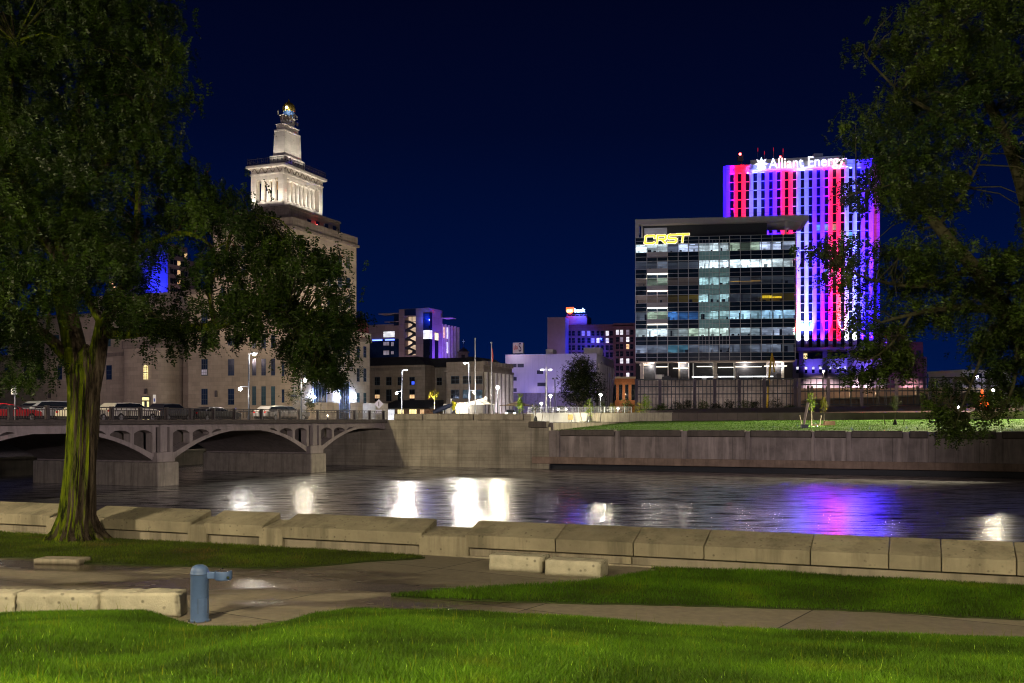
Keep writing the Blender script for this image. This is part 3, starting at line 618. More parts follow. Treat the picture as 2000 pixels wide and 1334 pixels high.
# ---------------------------------------------------------------- the two big locust trees
def leaf_mat(name, a, b):
    m, N, L, B = nodes(name); at = N.new('ShaderNodeAttribute'); at.attribute_name = 'tint'
    n = noise_n(N, L, .5, 4); r = ramp(N, L, n.outputs[0], [(.35, a), (.68, b)]); col = mixc(N, L, 1.0, r.outputs[0], at.outputs[0], 'MULTIPLY')
    L.new(col, B.inputs['Base Color']); B.inputs['Roughness'].default_value = .5; B.inputs['Specular IOR Level'].default_value = .25
    tr = N.new('ShaderNodeBsdfTranslucent'); L.new(col, tr.inputs[0]); x = N.new('ShaderNodeMixShader'); x.inputs[0].default_value = .4
    L.new(B.outputs[0], x.inputs[1]); L.new(tr.outputs[0], x.inputs[2]); L.new(x.outputs[0], N['Material Output'].inputs[0]); return m
def sprays(pos, length, leaf, nl, droop=.8, seed=0):
    """pinnate leaves: a drooping stalk with leaflets either side; returns verts (n,4,3)"""
    rng = np.random.default_rng(seed); n = len(pos); az = rng.uniform(0, 2 * math.pi, n)
    d = np.stack([np.cos(az) * (1 - droop * .6), np.sin(az) * (1 - droop * .6), -rng.uniform(.3, 1.2, n) * droop], 1); d /= np.linalg.norm(d, axis=1)[:, None]
    sd = np.cross(d, np.array([0, 0, 1.])); sd += 1e-3; sd /= np.linalg.norm(sd, axis=1)[:, None]
    up = np.cross(sd, d); ln = rng.uniform(.6, 1.2, n) * length; out = []
    for i in range(nl):
        t = (i // 2 + .6) / (nl // 2); sg = 1 if i % 2 else -1
        base = pos + d * (ln * t)[:, None] + np.array([0, 0, -1.]) * (ln * t * t * .35)[:, None]
        ld = sd * sg * .9 + d * .45 + rng.normal(0, .28, (n, 3)); ld /= np.linalg.norm(ld, axis=1)[:, None]
        wv = np.cross(ld, up + rng.normal(0, .35, (n, 3))); wv /= np.linalg.norm(wv, axis=1)[:, None] + 1e-6
        L_ = (leaf * rng.uniform(.7, 1.25, n))[:, None]; wv = wv * L_ * .24
        out.append(np.stack([base, base + ld * L_ * .45 + wv, base + ld * L_, base + ld * L_ * .45 - wv], 1))
    return np.concatenate(out, 0), nl
def leaf_mesh(name, V, tint, m, parent):
    n = len(V); me = bpy.data.meshes.new(name); me.vertices.add(n * 4); me.vertices.foreach_set('co', V.astype(np.float32).ravel())
    me.loops.add(n * 4); me.loops.foreach_set('vertex_index', np.arange(n * 4, dtype=np.int32)); me.polygons.add(n); me.polygons.foreach_set('loop_start', np.arange(n, dtype=np.int32) * 4)
    me.update(calc_edges=True); a = me.color_attributes.new('tint', 'FLOAT_COLOR', 'POINT')
    a.data.foreach_set('color', np.repeat(np.concatenate([tint, np.ones((n, 1))], 1), 4, 0).astype(np.float32).ravel())
    me.materials.append(m); o = bpy.data.objects.new(name, me); C.objects.link(o); o.parent = parent; return o
def bark_mat(name, moss=True):
    m, N, L, B = nodes(name); n = noise_n(N, L, 1.0, 8, .7, (6.5, 6.5, .85)); r = ramp(N, L, n.outputs[0], [(.40, (.012, .008, .006)), (.5, (.055, .042, .032)), (.7, (.13, .105, .085))])
    col = r.outputs[0]
    if moss:
        ge = N.new('ShaderNodeNewGeometry'); sp = N.new('ShaderNodeSeparateXYZ'); L.new(ge.outputs['Normal'], sp.inputs[0])
        k = noise_n(N, L, 1.0, 6, .7, (4, 4, .5)); ma = N.new('ShaderNodeMath'); ma.operation = 'MULTIPLY_ADD'; ma.inputs[1].default_value = -.75
        L.new(sp.outputs[0], ma.inputs[0]); L.new(k.outputs[0], ma.inputs[2])
        f = ramp(N, L, ma.outputs[0], [(.20, (0,) * 3), (.46, (1,) * 3)])
        g = ramp(N, L, n.outputs[0], [(.40, (.006, .009, .0005)), (.52, (.075, .105, .002)), (.7, (.15, .18, .004))])
        col = mixc(N, L, f.outputs[0], col, g.outputs[0])
    L.new(col, B.inputs['Base Color']); B.inputs['Roughness'].default_value = .9; B.inputs['Specular IOR Level'].default_value = .15
    bp = N.new('ShaderNodeBump'); bp.inputs['Strength'].default_value = 1.0; bp.inputs['Distance'].default_value = .12; L.new(n.outputs[0], bp.inputs['Height']); L.new(bp.outputs[0], B.inputs['Normal']); return m
M['bark'] = bark_mat('mossy_bark'); M['bark_plain'] = mat('dark_bark', (.026, .025, .010), .9, .35, 1, .6, stretch=(9, 9, 1.2)); M['twig'] = mat('twig_bark', (.035, .028, .02), .9, .3, 6, .2)
def limb(m, pts, r, n=10, seed=0, ridge=.07):
    """smooth a px/py/depth polyline and give it a knobbly tapering tube"""
    q = [P(*p) for p in pts]; out = []; rad = []
    for i in range(len(q) - 1):
        a, b, c, d = q[max(i - 1, 0)], q[i], q[i + 1], q[min(i + 2, len(q) - 1)]
        for j in range(6):
            t = j / 6; out.append(.5 * ((2 * b) + (c - a) * t + (2 * a - 5 * b + 4 * c - d) * t * t + (3 * b - a - 3 * c + d) * t ** 3)); rad.append(r[i] + (r[i + 1] - r[i]) * t)
    out.append(q[-1]); rad.append(r[-1])
    m.tube(out, rad, n, warp=lambda t, i, p: 1 + ridge * noise.noise(Vector((math.cos(t) * 3.2 + seed, math.sin(t) * 3.2, i * .10))) * 1.4 - ridge * 1.5 * abs(noise.noise(Vector((math.cos(t) * 5 + seed, math.sin(t) * 5, i * .07 + 3)))) + ridge * .9 * noise.noise(Vector((math.cos(t) * 7 + seed, math.sin(t) * 7, i * .16))))
    return out
def crown(poly, Yc, Yd, holes, n_cl, per, sig, rng, size=1.0, sparse=None, twig=None):
    P2 = [(a, b) for a, b in poly]; xs = [a for a, b in P2]; ys = [b for a, b in P2]; cl = []
    while len(cl) < n_cl:
        x = rng.uniform(min(xs), max(xs)); y = rng.uniform(min(ys), max(ys))
        if not inside(P2, np.array([x]), np.array([y]))[0]: continue
        if any((x - a) ** 2 + (y - b) ** 2 < c * c and rng.random() < w for a, b, c, w in holes): continue
        Y = Yc + rng.normal(0, 1) * Yd; cl.append((x, y, Y))
    pos = []; tint = []
    for x, y, Y in cl:
        c = np.array(P(x, y, Y)); k = int(per * rng.uniform(.5, 1.5)); s = sig * rng.uniform(.6, 1.25)
        pos.append(c + rng.normal(0, 1, (k, 3)) * np.array([s * 1.3, s * 1.3, s * .7])); tint.append(np.full((k, 1), rng.uniform(.55, 1.45)))
    return cl, np.concatenate(pos), np.concatenate(tint)
rng = np.random.default_rng(3)
# left tree
root = empty('locust_tree', G(150, 1056, GZ), 'big mossy locust tree on the lawn in front of the bridge', 'tree')
inv = root.matrix_world.inverted()
def to_local(m): m.v = [tuple(inv @ Vector(p)) for p in m.v]; return m
tm = MB(); D = 30.4
trunk = [(150, 1062, D), (149, 1035, D), (152, 985, D), (157, 900, D), (160, 820, D), (163, 755, D), (165, 718, D), (166, 690, D), (167, 672, D)]
limb(tm, trunk, [.72, .58, .48, .435, .425, .45, .45, .30, .06], 84, 1, .095)
for a in range(9):                                  # buttress roots
    t = a * .7 + .3; b0 = G(150, 1056, GZ); q = b0 + Vector((math.cos(t) * 1.05, math.sin(t) * .8, 0))
    tm.tube([b0 + Vector((math.cos(t) * .35, math.sin(t) * .35, .75)), b0 + Vector((math.cos(t) * .62, math.sin(t) * .6, .22)), q + Vector((0, 0, -.02))], [.20, .17, .05], 8)
limbs = []
def L_(pts, r, n=14, s=0): limbs.extend(limb(tm, pts, r, n, s))
L_([(157, 830, D), (149, 705, D), (138, 640, D), (122, 575, D), (118, 500, D), (140, 380, D), (150, 220, D), (190, 60, D)], [.24, .35, .31, .28, .24, .18, .12, .05], 22, 3)
L_([(170, 830, D), (189, 705, D), (198, 650, D), (202, 625, D)], [.22, .27, .23, .20], 22, 5)
L_([(202, 635, D), (180, 600, D), (160, 560, D + .4), (130, 500, D + 1), (60, 400, D + 1.5), (0, 300, D + 2)], [.15, .12, .11, .10, .08, .04], 12, 6)
L_([(202, 635, D), (225, 590, D), (245, 545, D - .5), (262, 480, D - 1), (270, 380, D - 1), (260, 250, D - 1)], [.18, .16, .14, .12, .09, .05], 12, 7)
L_([(206, 650, D), (245, 652, D), (300, 645, D - .4), (370, 642, D - .8), (440, 632, D - 1), (500, 600, D - 1.2), (560, 590, D - 1.2), (620, 640, D - 1.2)], [.19, .16, .15, .14, .12, .09, .07, .03], 12, 8)
L_([(150, 740, D), (130, 700, D), (100, 665, D - .4), (60, 635, D - .8), (20, 600, D - 1), (-40, 560, D - 1)], [.2, .19, .17, .14, .12, .08], 14, 9)
L_([(262, 490, D - 1), (310, 470, D - 1), (350, 455, D - 1.2), (385, 462, D - 1.4), (420, 485, D - 1.4)], [.1, .08, .07, .06, .03], 10, 10)
L_([(420, 640, D - .9), (410, 560, D - 1), (440, 500, D - 1), (455, 450, D - 1.2), (500, 420, D - 1.2)], [.08, .07, .06, .05, .02], 10, 11)
L_([(140, 400, D), (220, 300, D - 1), (300, 200, D - 1.5), (330, 120, D - 1.5)], [.14, .1, .06, .02], 10, 12)
L_([(120, 520, D), (60, 420, D - 1), (20, 250, D - 1.5), (30, 80, D - 2)], [.16, .12, .08, .04], 10, 13)
L_([(90, 660, D - .5), (95, 610, D - .5), (75, 560, D - .6)], [.06, .05, .03], 8, 14)
L_([(500, 600, D - 1.2), (560, 620, D - 1.5), (600, 680, D - 1.6), (620, 720, D - 1.6)], [.06, .05, .03, .015], 8, 15)
cr = [(-160, -60), (150, -60), (340, 10), (350, 90), (335, 130), (372, 165), (345, 215), (352, 270), (335, 310), (410, 325), (375, 365), (470, 365), (515, 400), (545, 430), (555, 450), (625, 470), (655, 510), (640, 550), (693, 575), (690, 640), (660, 680), (670, 725), (625, 742), (590, 722), (565, 695), (540, 672), (480, 660), (430, 665), (400, 640), (330, 655), (300, 630), (250, 660), (225, 640), (180, 600), (130, 590), (110, 625), (60, 650), (-20, 650), (-160, 640)]
holes = [(315, 520, 46, .82), (345, 500, 30, .8), (352, 560, 26, .7), (198, 515, 22, .8), (400, 470, 34, .75), (415, 555, 32, .7), (395, 600, 28, .7), (225, 540, 18, .6), (85, 600, 24, .8), (300, 600, 40, .5), (240, 470, 14, .5), (430, 440, 22, .6), (520, 560, 22, .5), (580, 450, 12, .5), (265, 330, 22, .5), (290, 120, 25, .45), (10, 600, 30, .3), (170, 640, 60, .95), (440, 590, 20, .6), (345, 300, 20, .7), (600, 560, 30, .7), (640, 620, 30, .7), (560, 640, 28, .7), (500, 480, 20, .5), (660, 540, 18, .6), (470, 540, 22, .5)]
cl, pos, tint = crown(cr, D - .6, 1.9, holes, 1250, 16, .24, rng)
cl2, pos2, t2_ = crown([(-60, 640), (60, 640), (75, 690), (60, 740), (20, 760), (-60, 730)], D - 1.4, .5, [(20, 690, 26, .7)], 26, 12, .17, rng)
cl3, pos3, t3_ = crown([(70, 690), (130, 700), (100, 740), (75, 720)], D - 1, .3, [], 4, 9, .12, rng)
cl4, pos4, t4_ = crown([(270, 640), (420, 645), (405, 670), (300, 690), (278, 700)], D - 1, .3, [], 9, 9, .12, rng)
cl5, pos5, t5_ = crown([(560, 600), (690, 600), (668, 735), (640, 750), (600, 725), (570, 690)], D - 1.4, .5, [(640, 640, 26, .8), (600, 690, 18, .6)], 30, 13, .17, rng)
pos = np.concatenate([pos, pos2, pos3, pos4, pos5]); tint = np.concatenate([tint, t2_, t3_, t4_, t5_]); cl = cl + cl2 + cl3 + cl4 + cl5
lv = [Vector(p) for p in limbs]
kd = np.array([tuple(p) for p in lv])
for x, y, Y in cl[::2]:
    p = P(x, y, Y); j = int(np.argmin(((kd - np.array(p)) ** 2).sum(1))); a = lv[j]
    if (a - p).length < 3.2: mid = (a + p) / 2 + Vector((0, 0, .25)); tm.tube([a, mid, p], [.028, .018, .007], 4, cap=False)
to_local(tm).build('trunk', M['bark'], root, smooth=True)
V, k = sprays(pos - np.array(root.location), .33, .105, 14, 1.0, 1)
tt = np.tile(tint, (k, 1)) * rng.uniform(.75, 1.25, (len(V), 1)) * np.array([[1, 1, 1]])
leaf_mesh('crown', V, tt, leaf_mat('locust_leaf', (.008, .022, .002), (.027, .050, .003)), root)
# right tree, its trunk beyond the right edge
rng = np.random.default_rng(12)
D = 21.6
root = empty('locust_tree', G(2085, 1150, GZ), 'locust tree whose limbs reach in above the lawn wall, trunk out of sight', 'tree')
inv = root.matrix_world.inverted(); tm = MB(); limbs = []
L_([(2085, 1160, D), (2075, 1000, D), (2060, 850, D), (2040, 740, D), (2010, 680, D)], [.42, .33, .29, .28, .27], 26, 2)
L_([(2015, 690, D), (1985, 640, D), (1945, 580, D), (1900, 520, D - .2), (1862, 480, D - .4), (1830, 440, D - .5), (1785, 385, D - .6), (1765, 345, D - .7), (1755, 290, D - .7)], [.26, .22, .19, .15, .13, .11, .08, .05, .02], 16, 3)
L_([(2010, 690, D), (1975, 612, D), (1920, 604, D - .4), (1850, 602, D - .6), (1780, 614, D - .8), (1720, 630, D - .9)], [.14, .10, .085, .07, .045, .02], 12, 4)
L_([(2030, 720, D), (2020, 600, D), (2010, 420, D + .3), (1960, 260, D + .3), (1900, 150, D), (1850, 80, D)], [.24, .2, .17, .12, .08, .04], 14, 5)
L_([(1900, 520, D - .2), (1850, 545, D - .5), (1790, 560, D - .8), (1700, 545, D - 1), (1640, 520, D - 1)], [.07, .05, .04, .03, .012], 8, 6)
L_([(1985, 640, D), (1985, 720, D - .6), (1965, 790, D - .8), (1930, 820, D - .9)], [.06, .045, .03, .012], 8, 7)
L_([(1975, 615, D), (1930, 660, D - .7), (1905, 730, D - .8), (1880, 790, D - .9), (1865, 835, D - .9)], [.06, .04, .03, .02, .01], 8, 8)
L_([(1830, 440, D - .5), (1880, 380, D - .5), (1920, 300, D - .5)], [.06, .04, .02], 8, 9)
L_([(1785, 385, D - .6), (1730, 370, D - .8), (1680, 375, D - 1), (1640, 390, D - 1)], [.04, .03, .02, .01], 8, 10)
L_([(1780, 614, D - .8), (1750, 660, D - .9), (1720, 690, D - 1), (1690, 705, D - 1)], [.03, .025, .018, .01], 8, 11)
L_([(1960, 260, D + .3), (1850, 230, D - .2), (1760, 180, D - .5), (1690, 110, D - .6)], [.07, .05, .03, .012], 8, 12)
up = [(1785, -60), (2200, -60), (2200, 700), (1960, 720), (1900, 660), (1850, 640), (1780, 520), (1760, 420), (1725, 345), (1690, 295), (1650, 262), (1640, 250), (1690, 225), (1680, 195), (1705, 185), (1755, 160), (1740, 120), (1665, 110), (1655, 85), (1700, 88), (1745, 70), (1730, 25), (1790, 10)]
hr = [(1960, 360, 66, .97), (1920, 300, 42, .9), (1990, 240, 40, .8), (1890, 410, 46, .85), (1960, 440, 50, .92), (1930, 490, 30, .7), (1870, 640, 50, .9), (1810, 470, 30, .5), (1770, 330, 15, .4), (1850, 330, 20, .4), (1700, 150, 26, .8), (1765, 40, 20, .5), (1870, 590, 30, .7), (1995, 330, 40, .8), (1720, 210, 16, .5), (1930, 200, 22, .5)]
parts = [(up, hr, 700, 16, .165), ([(1600, 360), (1790, 330), (1800, 400), (1690, 395), (1660, 385)], [], 22, 9, .11), ([(1590, 480), (1640, 455), (1800, 470), (1800, 590), (1720, 600), (1620, 560), (1600, 520)], [(1700, 560, 30, .5)], 56, 9, .12),
         ([(1560, 480), (1680, 440), (1690, 560), (1600, 550)], [], 14, 7, .09), ([(1630, 590), (1900, 570), (1880, 640), (1770, 650), (1650, 640)], [(1760, 600, 30, .6)], 46, 9, .12), ([(1620, 690), (1760, 640), (1790, 700), (1740, 730), (1690, 735), (1640, 735)], [(1670, 670, 20, .6)], 40, 9, .11),
         ([(1860, 640), (2100, 640), (2100, 770), (1960, 790), (1830, 760), (1800, 700)], [(1850, 700, 45, .9), (1890, 640, 40, .8), (1990, 700, 25, .6)], 44, 12, .13), ([(1810, 770), (1960, 740), (2000, 800), (1930, 830), (1870, 848), (1840, 830)], [(1900, 790, 24, .5), (1950, 800, 20, .5)], 24, 9, .10), ([(1830, 800), (1900, 790), (1880, 850), (1840, 850)], [], 14, 9, .09),
         ([(1690, 640), (1740, 660), (1800, 720), (1760, 740), (1700, 700)], [], 12, 9, .1)]
pos = []; tint = []; cl = []
for pg, hl, n_, pe, sg in parts:
    a, b, c = crown(pg, D - .4, 1.1 if n_ > 300 else .45, hl, n_, pe, sg, rng); cl += a; pos.append(b); tint.append(c)
pos = np.concatenate(pos); tint = np.concatenate(tint); kd = np.array([tuple(p) for p in limbs])
for x, y, Y in cl[::2]:
    p = P(x, y, Y); j = int(np.argmin(((kd - np.array(p)) ** 2).sum(1))); a = Vector(kd[j])
    if (a - p).length < 1.8: mid = (a + p) / 2 + Vector((0, 0, .15)); tm.tube([a, mid, p], [.018, .011, .005], 4, cap=False)
to_local(tm).build('trunk', M['bark_plain'], root, smooth=True)
V, k = sprays(pos - np.array(root.location), .23, .074, 14, .8, 2)
tt = np.tile(tint, (k, 1)) * rng.uniform(.75, 1.25, (len(V), 1)) * np.array([[1, 1, 1]])
leaf_mesh('crown', V, tt, leaf_mat('locust_leaf_far', (.012, .028, .003), (.032, .052, .004)), root)
# ---------------------------------------------------------------- helpers for facades
def win(root, x0, x1, z0, z1, y=0, gm='blue_glass', fm='frame', bars=(1, 1), axis='x', dep=.25, c=0, name='window', out=-.03):
    """a window in the plane y (axis x) or in the plane x = y (axis y): glass set back, a frame proud of the wall, and glazing bars"""
    m = MB(); f = .09 * min(1.6, max(.6, (x1 - x0) / 1.6)); s = out
    def bx(a, b, d, e, za, zb, mi):
        if axis == 'x': m.box(a, b, y + d, y + e, za, zb, mi)
        else: m.box(y - e, y - d, a, b, za, zb, mi)      # facade facing +x, depth runs to -x
    bx(x0, x1, s + .02, s + .03, z0, z1, 1)
    bx(x0 - f, x0, s, .02, z0 - f, z1 + f, 0); bx(x1, x1 + f, s, .02, z0 - f, z1 + f, 0)
    bx(x0, x1, s, .02, z0 - f, z0, 0); bx(x0, x1, s, .02, z1, z1 + f, 0)
    for i in range(1, bars[0] + 1): a = x0 + (x1 - x0) * i / (bars[0] + 1); bx(a - f * .3, a + f * .3, s + .005, s + .019, z0, z1, 0)
    for i in range(1, bars[1] + 1): a = z0 + (z1 - z0) * i / (bars[1] + 1); bx(x0, x1, s + .003, s + .017, a - f * .45, a + f * .45, 0)
    return m.build(name, [M[fm], M[gm] if isinstance(gm, str) else gm], root)
M['lit_yellow'] = glow('lit_room_yellow', (1, .82, .36), 1.5, .35, (.8, .8, 1.6))
M['lit_white'] = glow('lit_room_white', (.95, .95, 1), 1.1, .55, (.6, .6, 1.4))
M['lit_warm'] = glow('lit_room_warm', (1, .62, .30), 1.0, .5, (.6, .6, 1.4))
M['lit_dim'] = glow('lit_room_dim', (.75, .70, .85), .22, .7, (.5, .5, 1.2))
# ---------------------------------------------------------------- memorial building on the island
V = Fr(571, 180, A)
vb = empty('memorial_building', V.M, 'tall stone memorial building with floodlit colonnade and golden globe', 'building')
G0 = 5.3
fx, fz, sy, sz = V.fx, V.fz, V.sy, V.sz
ztop = fz(571, 446); ys = sy(696); xl = fx(416)
MB().box(xl, 0, 0, ys, G0, ztop).build('main_wall', M['limestone'], vb)
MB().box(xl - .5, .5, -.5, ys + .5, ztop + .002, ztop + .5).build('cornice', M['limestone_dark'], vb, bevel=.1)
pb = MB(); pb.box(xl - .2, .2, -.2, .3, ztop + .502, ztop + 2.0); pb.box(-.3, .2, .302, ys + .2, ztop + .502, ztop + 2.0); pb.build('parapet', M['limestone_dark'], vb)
# wing towards the bridge: same front, lower
xw = fx(367); zw = fz(380, 575)
MB().box(xw, xl - .003, .02, ys, G0, zw).build('wing_wall', M['limestone'], vb)
MB().box(xw - .3, xl - .51, -.3, ys, zw + .002, zw + .9).build('cornice', M['limestone_dark'], vb, bevel=.08)
# far annex on the right face, with its mansard
ya = sy(722, -.6); za = sz(705, 668, -.6)
MB().box(-14, -.6, ys + .003, ya, G0, za).build('annex_wall', M['limestone'], vb)
MB().box(-14, -.2, ys + .003, ya + .4, za + .002, za + .8).build('cornice', M['limestone_dark'], vb, bevel=.08)
ms = MB(); ms.prism([(-13, za + .8), (-.5, za + .8), (-1.4, za + 4.6), (-12, za + 4.6)], ys + .01, ya + .2, 'y'); ms.build('mansard_roof', mat('mansard_red_light', (.17, .045, .06), .7, .3, 2, .2, joints=(1.0, .6, .03)), vb)  # roof colour carries the red light that falls on the mansard
for i in range(5): y = ys + .9 + (ya - ys - 1) * i / 4; MB().prism([(-.62, za + 1.0), (-.35, za + 1.0), (-.35, za + 1.9), (-.85, za + 1.9)], y - .3, y + .3, 'y').build('dormer', M['pale_stone'], vb)
# windows of the left face (pixel columns and rows read from the photograph)
def lw(px0, px1, py0, py1, **k):
    a, b = fx(px0), fx(px1); win(vb, a, b, fz((px0 + px1) / 2, py1), fz((px0 + px1) / 2, py0), -.0, **k)
for (a, b) in ((394, 405), (446, 457)):
    for r in ((655, 674), (702, 733), (760, 790)): lw(a, b, *r, bars=(2, 2))
lw(394, 405, 604, 630, bars=(2, 2)); lw(446, 457, 604, 630, bars=(2, 2))
for (a, b) in ((493, 500), (511, 519), (530, 537)):
    for r in ((655, 680), (701, 733), (755, 791)): lw(a, b, *r, bars=(1, 3), gm='teal_glass' if r[0] > 750 else 'blue_glass')
lw(551, 555, 709, 734, bars=(0, 1)); lw(551, 555, 761, 786, bars=(0, 1))
for a in (432, 452, 472, 505, 525, 548):
    for r in ((480, 498), (520, 538), (560, 578), (600, 618)): lw(a, a + 6, *r, bars=(1, 1))
w_ = win(vb, fx(394.2), fx(404.8), fz(400, 732), fz(400, 722), -.035, gm='lit_dim', bars=(2, 1))
# right face
def rw(px0, px1, py0, py1, c=0, **k):
    a, b = sy(px0, c), sy(px1, c); m_ = (px0 + px1) / 2; win(vb, a, b, sz(m_, py1, c), sz(m_, py0, c), c, axis='y', **k)
for (a, b), rows in {(660, 667): ((500, 520), (541, 560), (580, 598), (620, 640), (669, 694)), (676, 683): ((504, 524), (543, 562), (582, 600), (624, 644), (671, 693)), (640, 646): ((538, 558), (578, 597), (622, 642), (668, 692)), (620, 626): ((494, 514), (534, 555), (576, 596))}.items():
    for r in rows: rw(a, b, *r, bars=(1, 1))
for (a, b) in ((697, 702), (710, 715)):
    for r in ((677, 698), (720, 745), (768, 792)): rw(a, b, *r, c=-.6, bars=(1, 2), gm='teal_glass' if r[0] > 760 else 'blue_glass')
# entrance: two tall recesses between piers, lit by cool wall lamps
M['blue_stone'] = mat('pale_blue_stone', (.30, .34, .50), .8, .1, 1, .05)
for a, b in ((612, 637), (663, 681)):
    y0, y1 = sy(a), sy(b); zt_ = sz((a + b) / 2, 750)
    m = MB(); m.box(-.02, .08, y0 - .3, y1 + .3, zt_ + .002, zt_ + .5); m.box(-.02, .08, y0 - .3, y0, G0, zt_); m.box(-.02, .08, y1, y1 + .3, G0, zt_)
    d = m.build('door_surround', M['blue_stone'], vb)
    m = MB(); m.box(.01, .03, y0 + .01, y1 - .01, G0, zt_ - .01); m.build('door', M['blue_glass'], d)
    m = MB()
    for i in range(4): y = y0 + (y1 - y0) * (i + .5) / 4; m.box(.031, .07, y - .06, y + .06, G0, zt_ - .02)
    m.box(.032, .068, y0 + .02, y1 - .02, G0 + 2.4, G0 + 2.6); m.build('door_frame', M['frame'], d)
for px in (610, 659, 690):
    y = sy(px); z = sz(px, 776)
    s = MB().box(.02, .16, y - .12, y + .12, z - .5, z + .5).build('wall_lamp', M['iron'], vb)
    MB().ball((.42, y, z), .26, 12, 8).build('lamp_globe', M['lamp_blue'], s, smooth=True)
    light('wall_lamp_light', 'POINT', (.95, y, z), (.22, .34, 1), 150, vb, radius=.3)
for px, w in ((605, 1.6), (617, 1.6), (642, 1.6), (689, 1.6)):
    y = sy(px, 6); z = sz(px, 789, 6)
    tag(MB().box(6, 7.6, y - .8, y + .8, G0, z).box(5.9, 7.7, y - .9, y + .9, z + .002, z + .25).build('entrance_pedestal', M['limestone'], M=V.M), {605: 'leftmost', 617: 'second', 642: 'third', 689: 'rightmost'}[px] + ' of the stone pedestals before the blue lit doors', 'pedestal', 'stone pedestals at the entrance')
y = sy(728, 5); tag(MB().box(2, 7, y - 2.4, y + 2.4, G0, sz(728, 788, 5)).build('terrace_wall', M['pale_stone'], M=V.M), 'pale terrace wall beside the entrance and the diamond road sign', 'wall')
# attic, colonnade, shaft, globe
cy = 3.2; cx = V.front(565, HZ, cy)[0]; yR = V.side(664, HZ, cx)[0]; xL = V.front(500, HZ, cy)[0]
z_at = V.fz(565, 404, cy)
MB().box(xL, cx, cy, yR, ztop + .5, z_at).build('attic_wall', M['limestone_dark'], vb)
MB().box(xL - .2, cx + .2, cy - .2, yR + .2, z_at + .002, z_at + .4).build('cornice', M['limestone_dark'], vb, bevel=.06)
for px in (600, 617, 634, 650):
    y0 = V.side(px, HZ, cx)[0]; z = V.side(px, 436 + (px - 600) * .25, cx)[1]; win(vb, y0, y0 + 1.2, z - .8, z + .8, cx, axis='y', bars=(0, 0))
MB().ball((cx + .3, V.side(616, HZ, cx)[0], V.side(616, 441, cx)[1]), .28, 10, 6).build('beacon_lamp', M['lamp_red'], vb)
dy = 4.6; dx = V.front(553.5, HZ, dy)[0]; eR = V.side(630, HZ, dx)[0]; eL = V.front(490, HZ, dy)[0]
Zf = lambda py: V.fz(553.5, py, dy)
zb, zc0, zc1, zn, ze = Zf(404), Zf(391), Zf(345), Zf(324.5), Zf(318.5)
MB().box(eL, dx, dy, eR, z_at + .4, zc0).build('colonnade_plinth', M['pale_stone'], vb, bevel=.05)
MB().box(eL, dx, dy, eR, zc1, zn).build('entablature', M['pale_stone'], vb)
MB().box(eL - .15, dx + .15, dy - .15, eR + .15, zc1 + .7, zc1 + .95).build('string_course', M['pale_stone'], vb)
MB().box(eL - .7, dx + .7, dy - .7, eR + .7, zn + .002, ze).build('cornice', M['pale_stone'], vb, bevel=.12)
sw = MB()                                     # carved wave along the frieze
def wave(p0, p1, n, nor):
    p0, p1 = Vector(p0), Vector(p1); pts = [p0.lerp(p1, i / (n * 12)) + Vector((0, 0, .42 * math.sin(i / 12 * 2 * math.pi))) + Vector(nor) * .03 for i in range(n * 12 + 1)]
    sw.tube(pts, .11, 6)
zm_ = (zc1 + .95 + zn) / 2 + .05
wave((eL + .4, dy, zm_), (dx - .3, dy, zm_), 4, (0, -1, 0)); wave((dx, dy + .4, zm_), (dx, eR - .3, zm_), 7, (1, 0, 0))
sw.build('frieze_wave', M['limestone_dark'], vb)
M['column'] = M['pale_stone']
def column(x, y, r=.46):
    h0, h1 = zc0, zc1; m = MB().lathe(x, y, [(r * 1.3, h0), (r * 1.3, h0 + .25), (r * 1.02, h0 + .35), (r, h0 + .5), (r * .84, h1 - .6), (r * .86, h1 - .5), (r * 1.15, h1 - .32), (r * 1.2, h1 - .30)], 18)
    m.box(x - r * 1.25, x + r * 1.25, y - r * 1.25, y + r * 1.25, h1 - .298, h1 - .002); m.build('column', M['column'], vb, smooth=True)
pw = 1.15
for x, y in ((dx - pw / 2, dy + pw / 2), (dx - pw / 2, eR - pw / 2), (eL + pw / 2, dy + pw / 2), (eL + pw / 2, eR - pw / 2)):
    MB().box(x - pw / 2, x + pw / 2, y - pw / 2, y + pw / 2, zc0, zc1).build('corner_pier', M['pale_stone'], vb)
wl_ = (dx - pw) - (eL + pw)
for i in range(3): column(eL + pw + wl_ * (i + 1) / 4, dy + .62)
dl = (eR - pw) - (dy + pw)
for i in range(7): column(dx - .62, dy + pw + dl * (i + 1) / 8)
core = MB().box(eL + 3.2, dx - 3.4, dy + 3.2, eR - 3.2, zc0, zc1); core.build('inner_core', mat('amber_stone', (.30, .19, .08), .85, .15, .7, .1), vb)
for y in (dy + 4.5, dy + 7.5, dy + 10.0): MB().box(dx - 3.39, dx - 3.35, y - .5, y + .5, zc0, zc1 - 1.2).build('core_opening', M['dark'], vb)
MB().box((eL + dx) / 2 - .5, (eL + dx) / 2 + .5, dy + 3.15, dy + 3.19, zc0, zc1 - 1.4).build('core_opening', M['dark'], vb)
rl = MB()
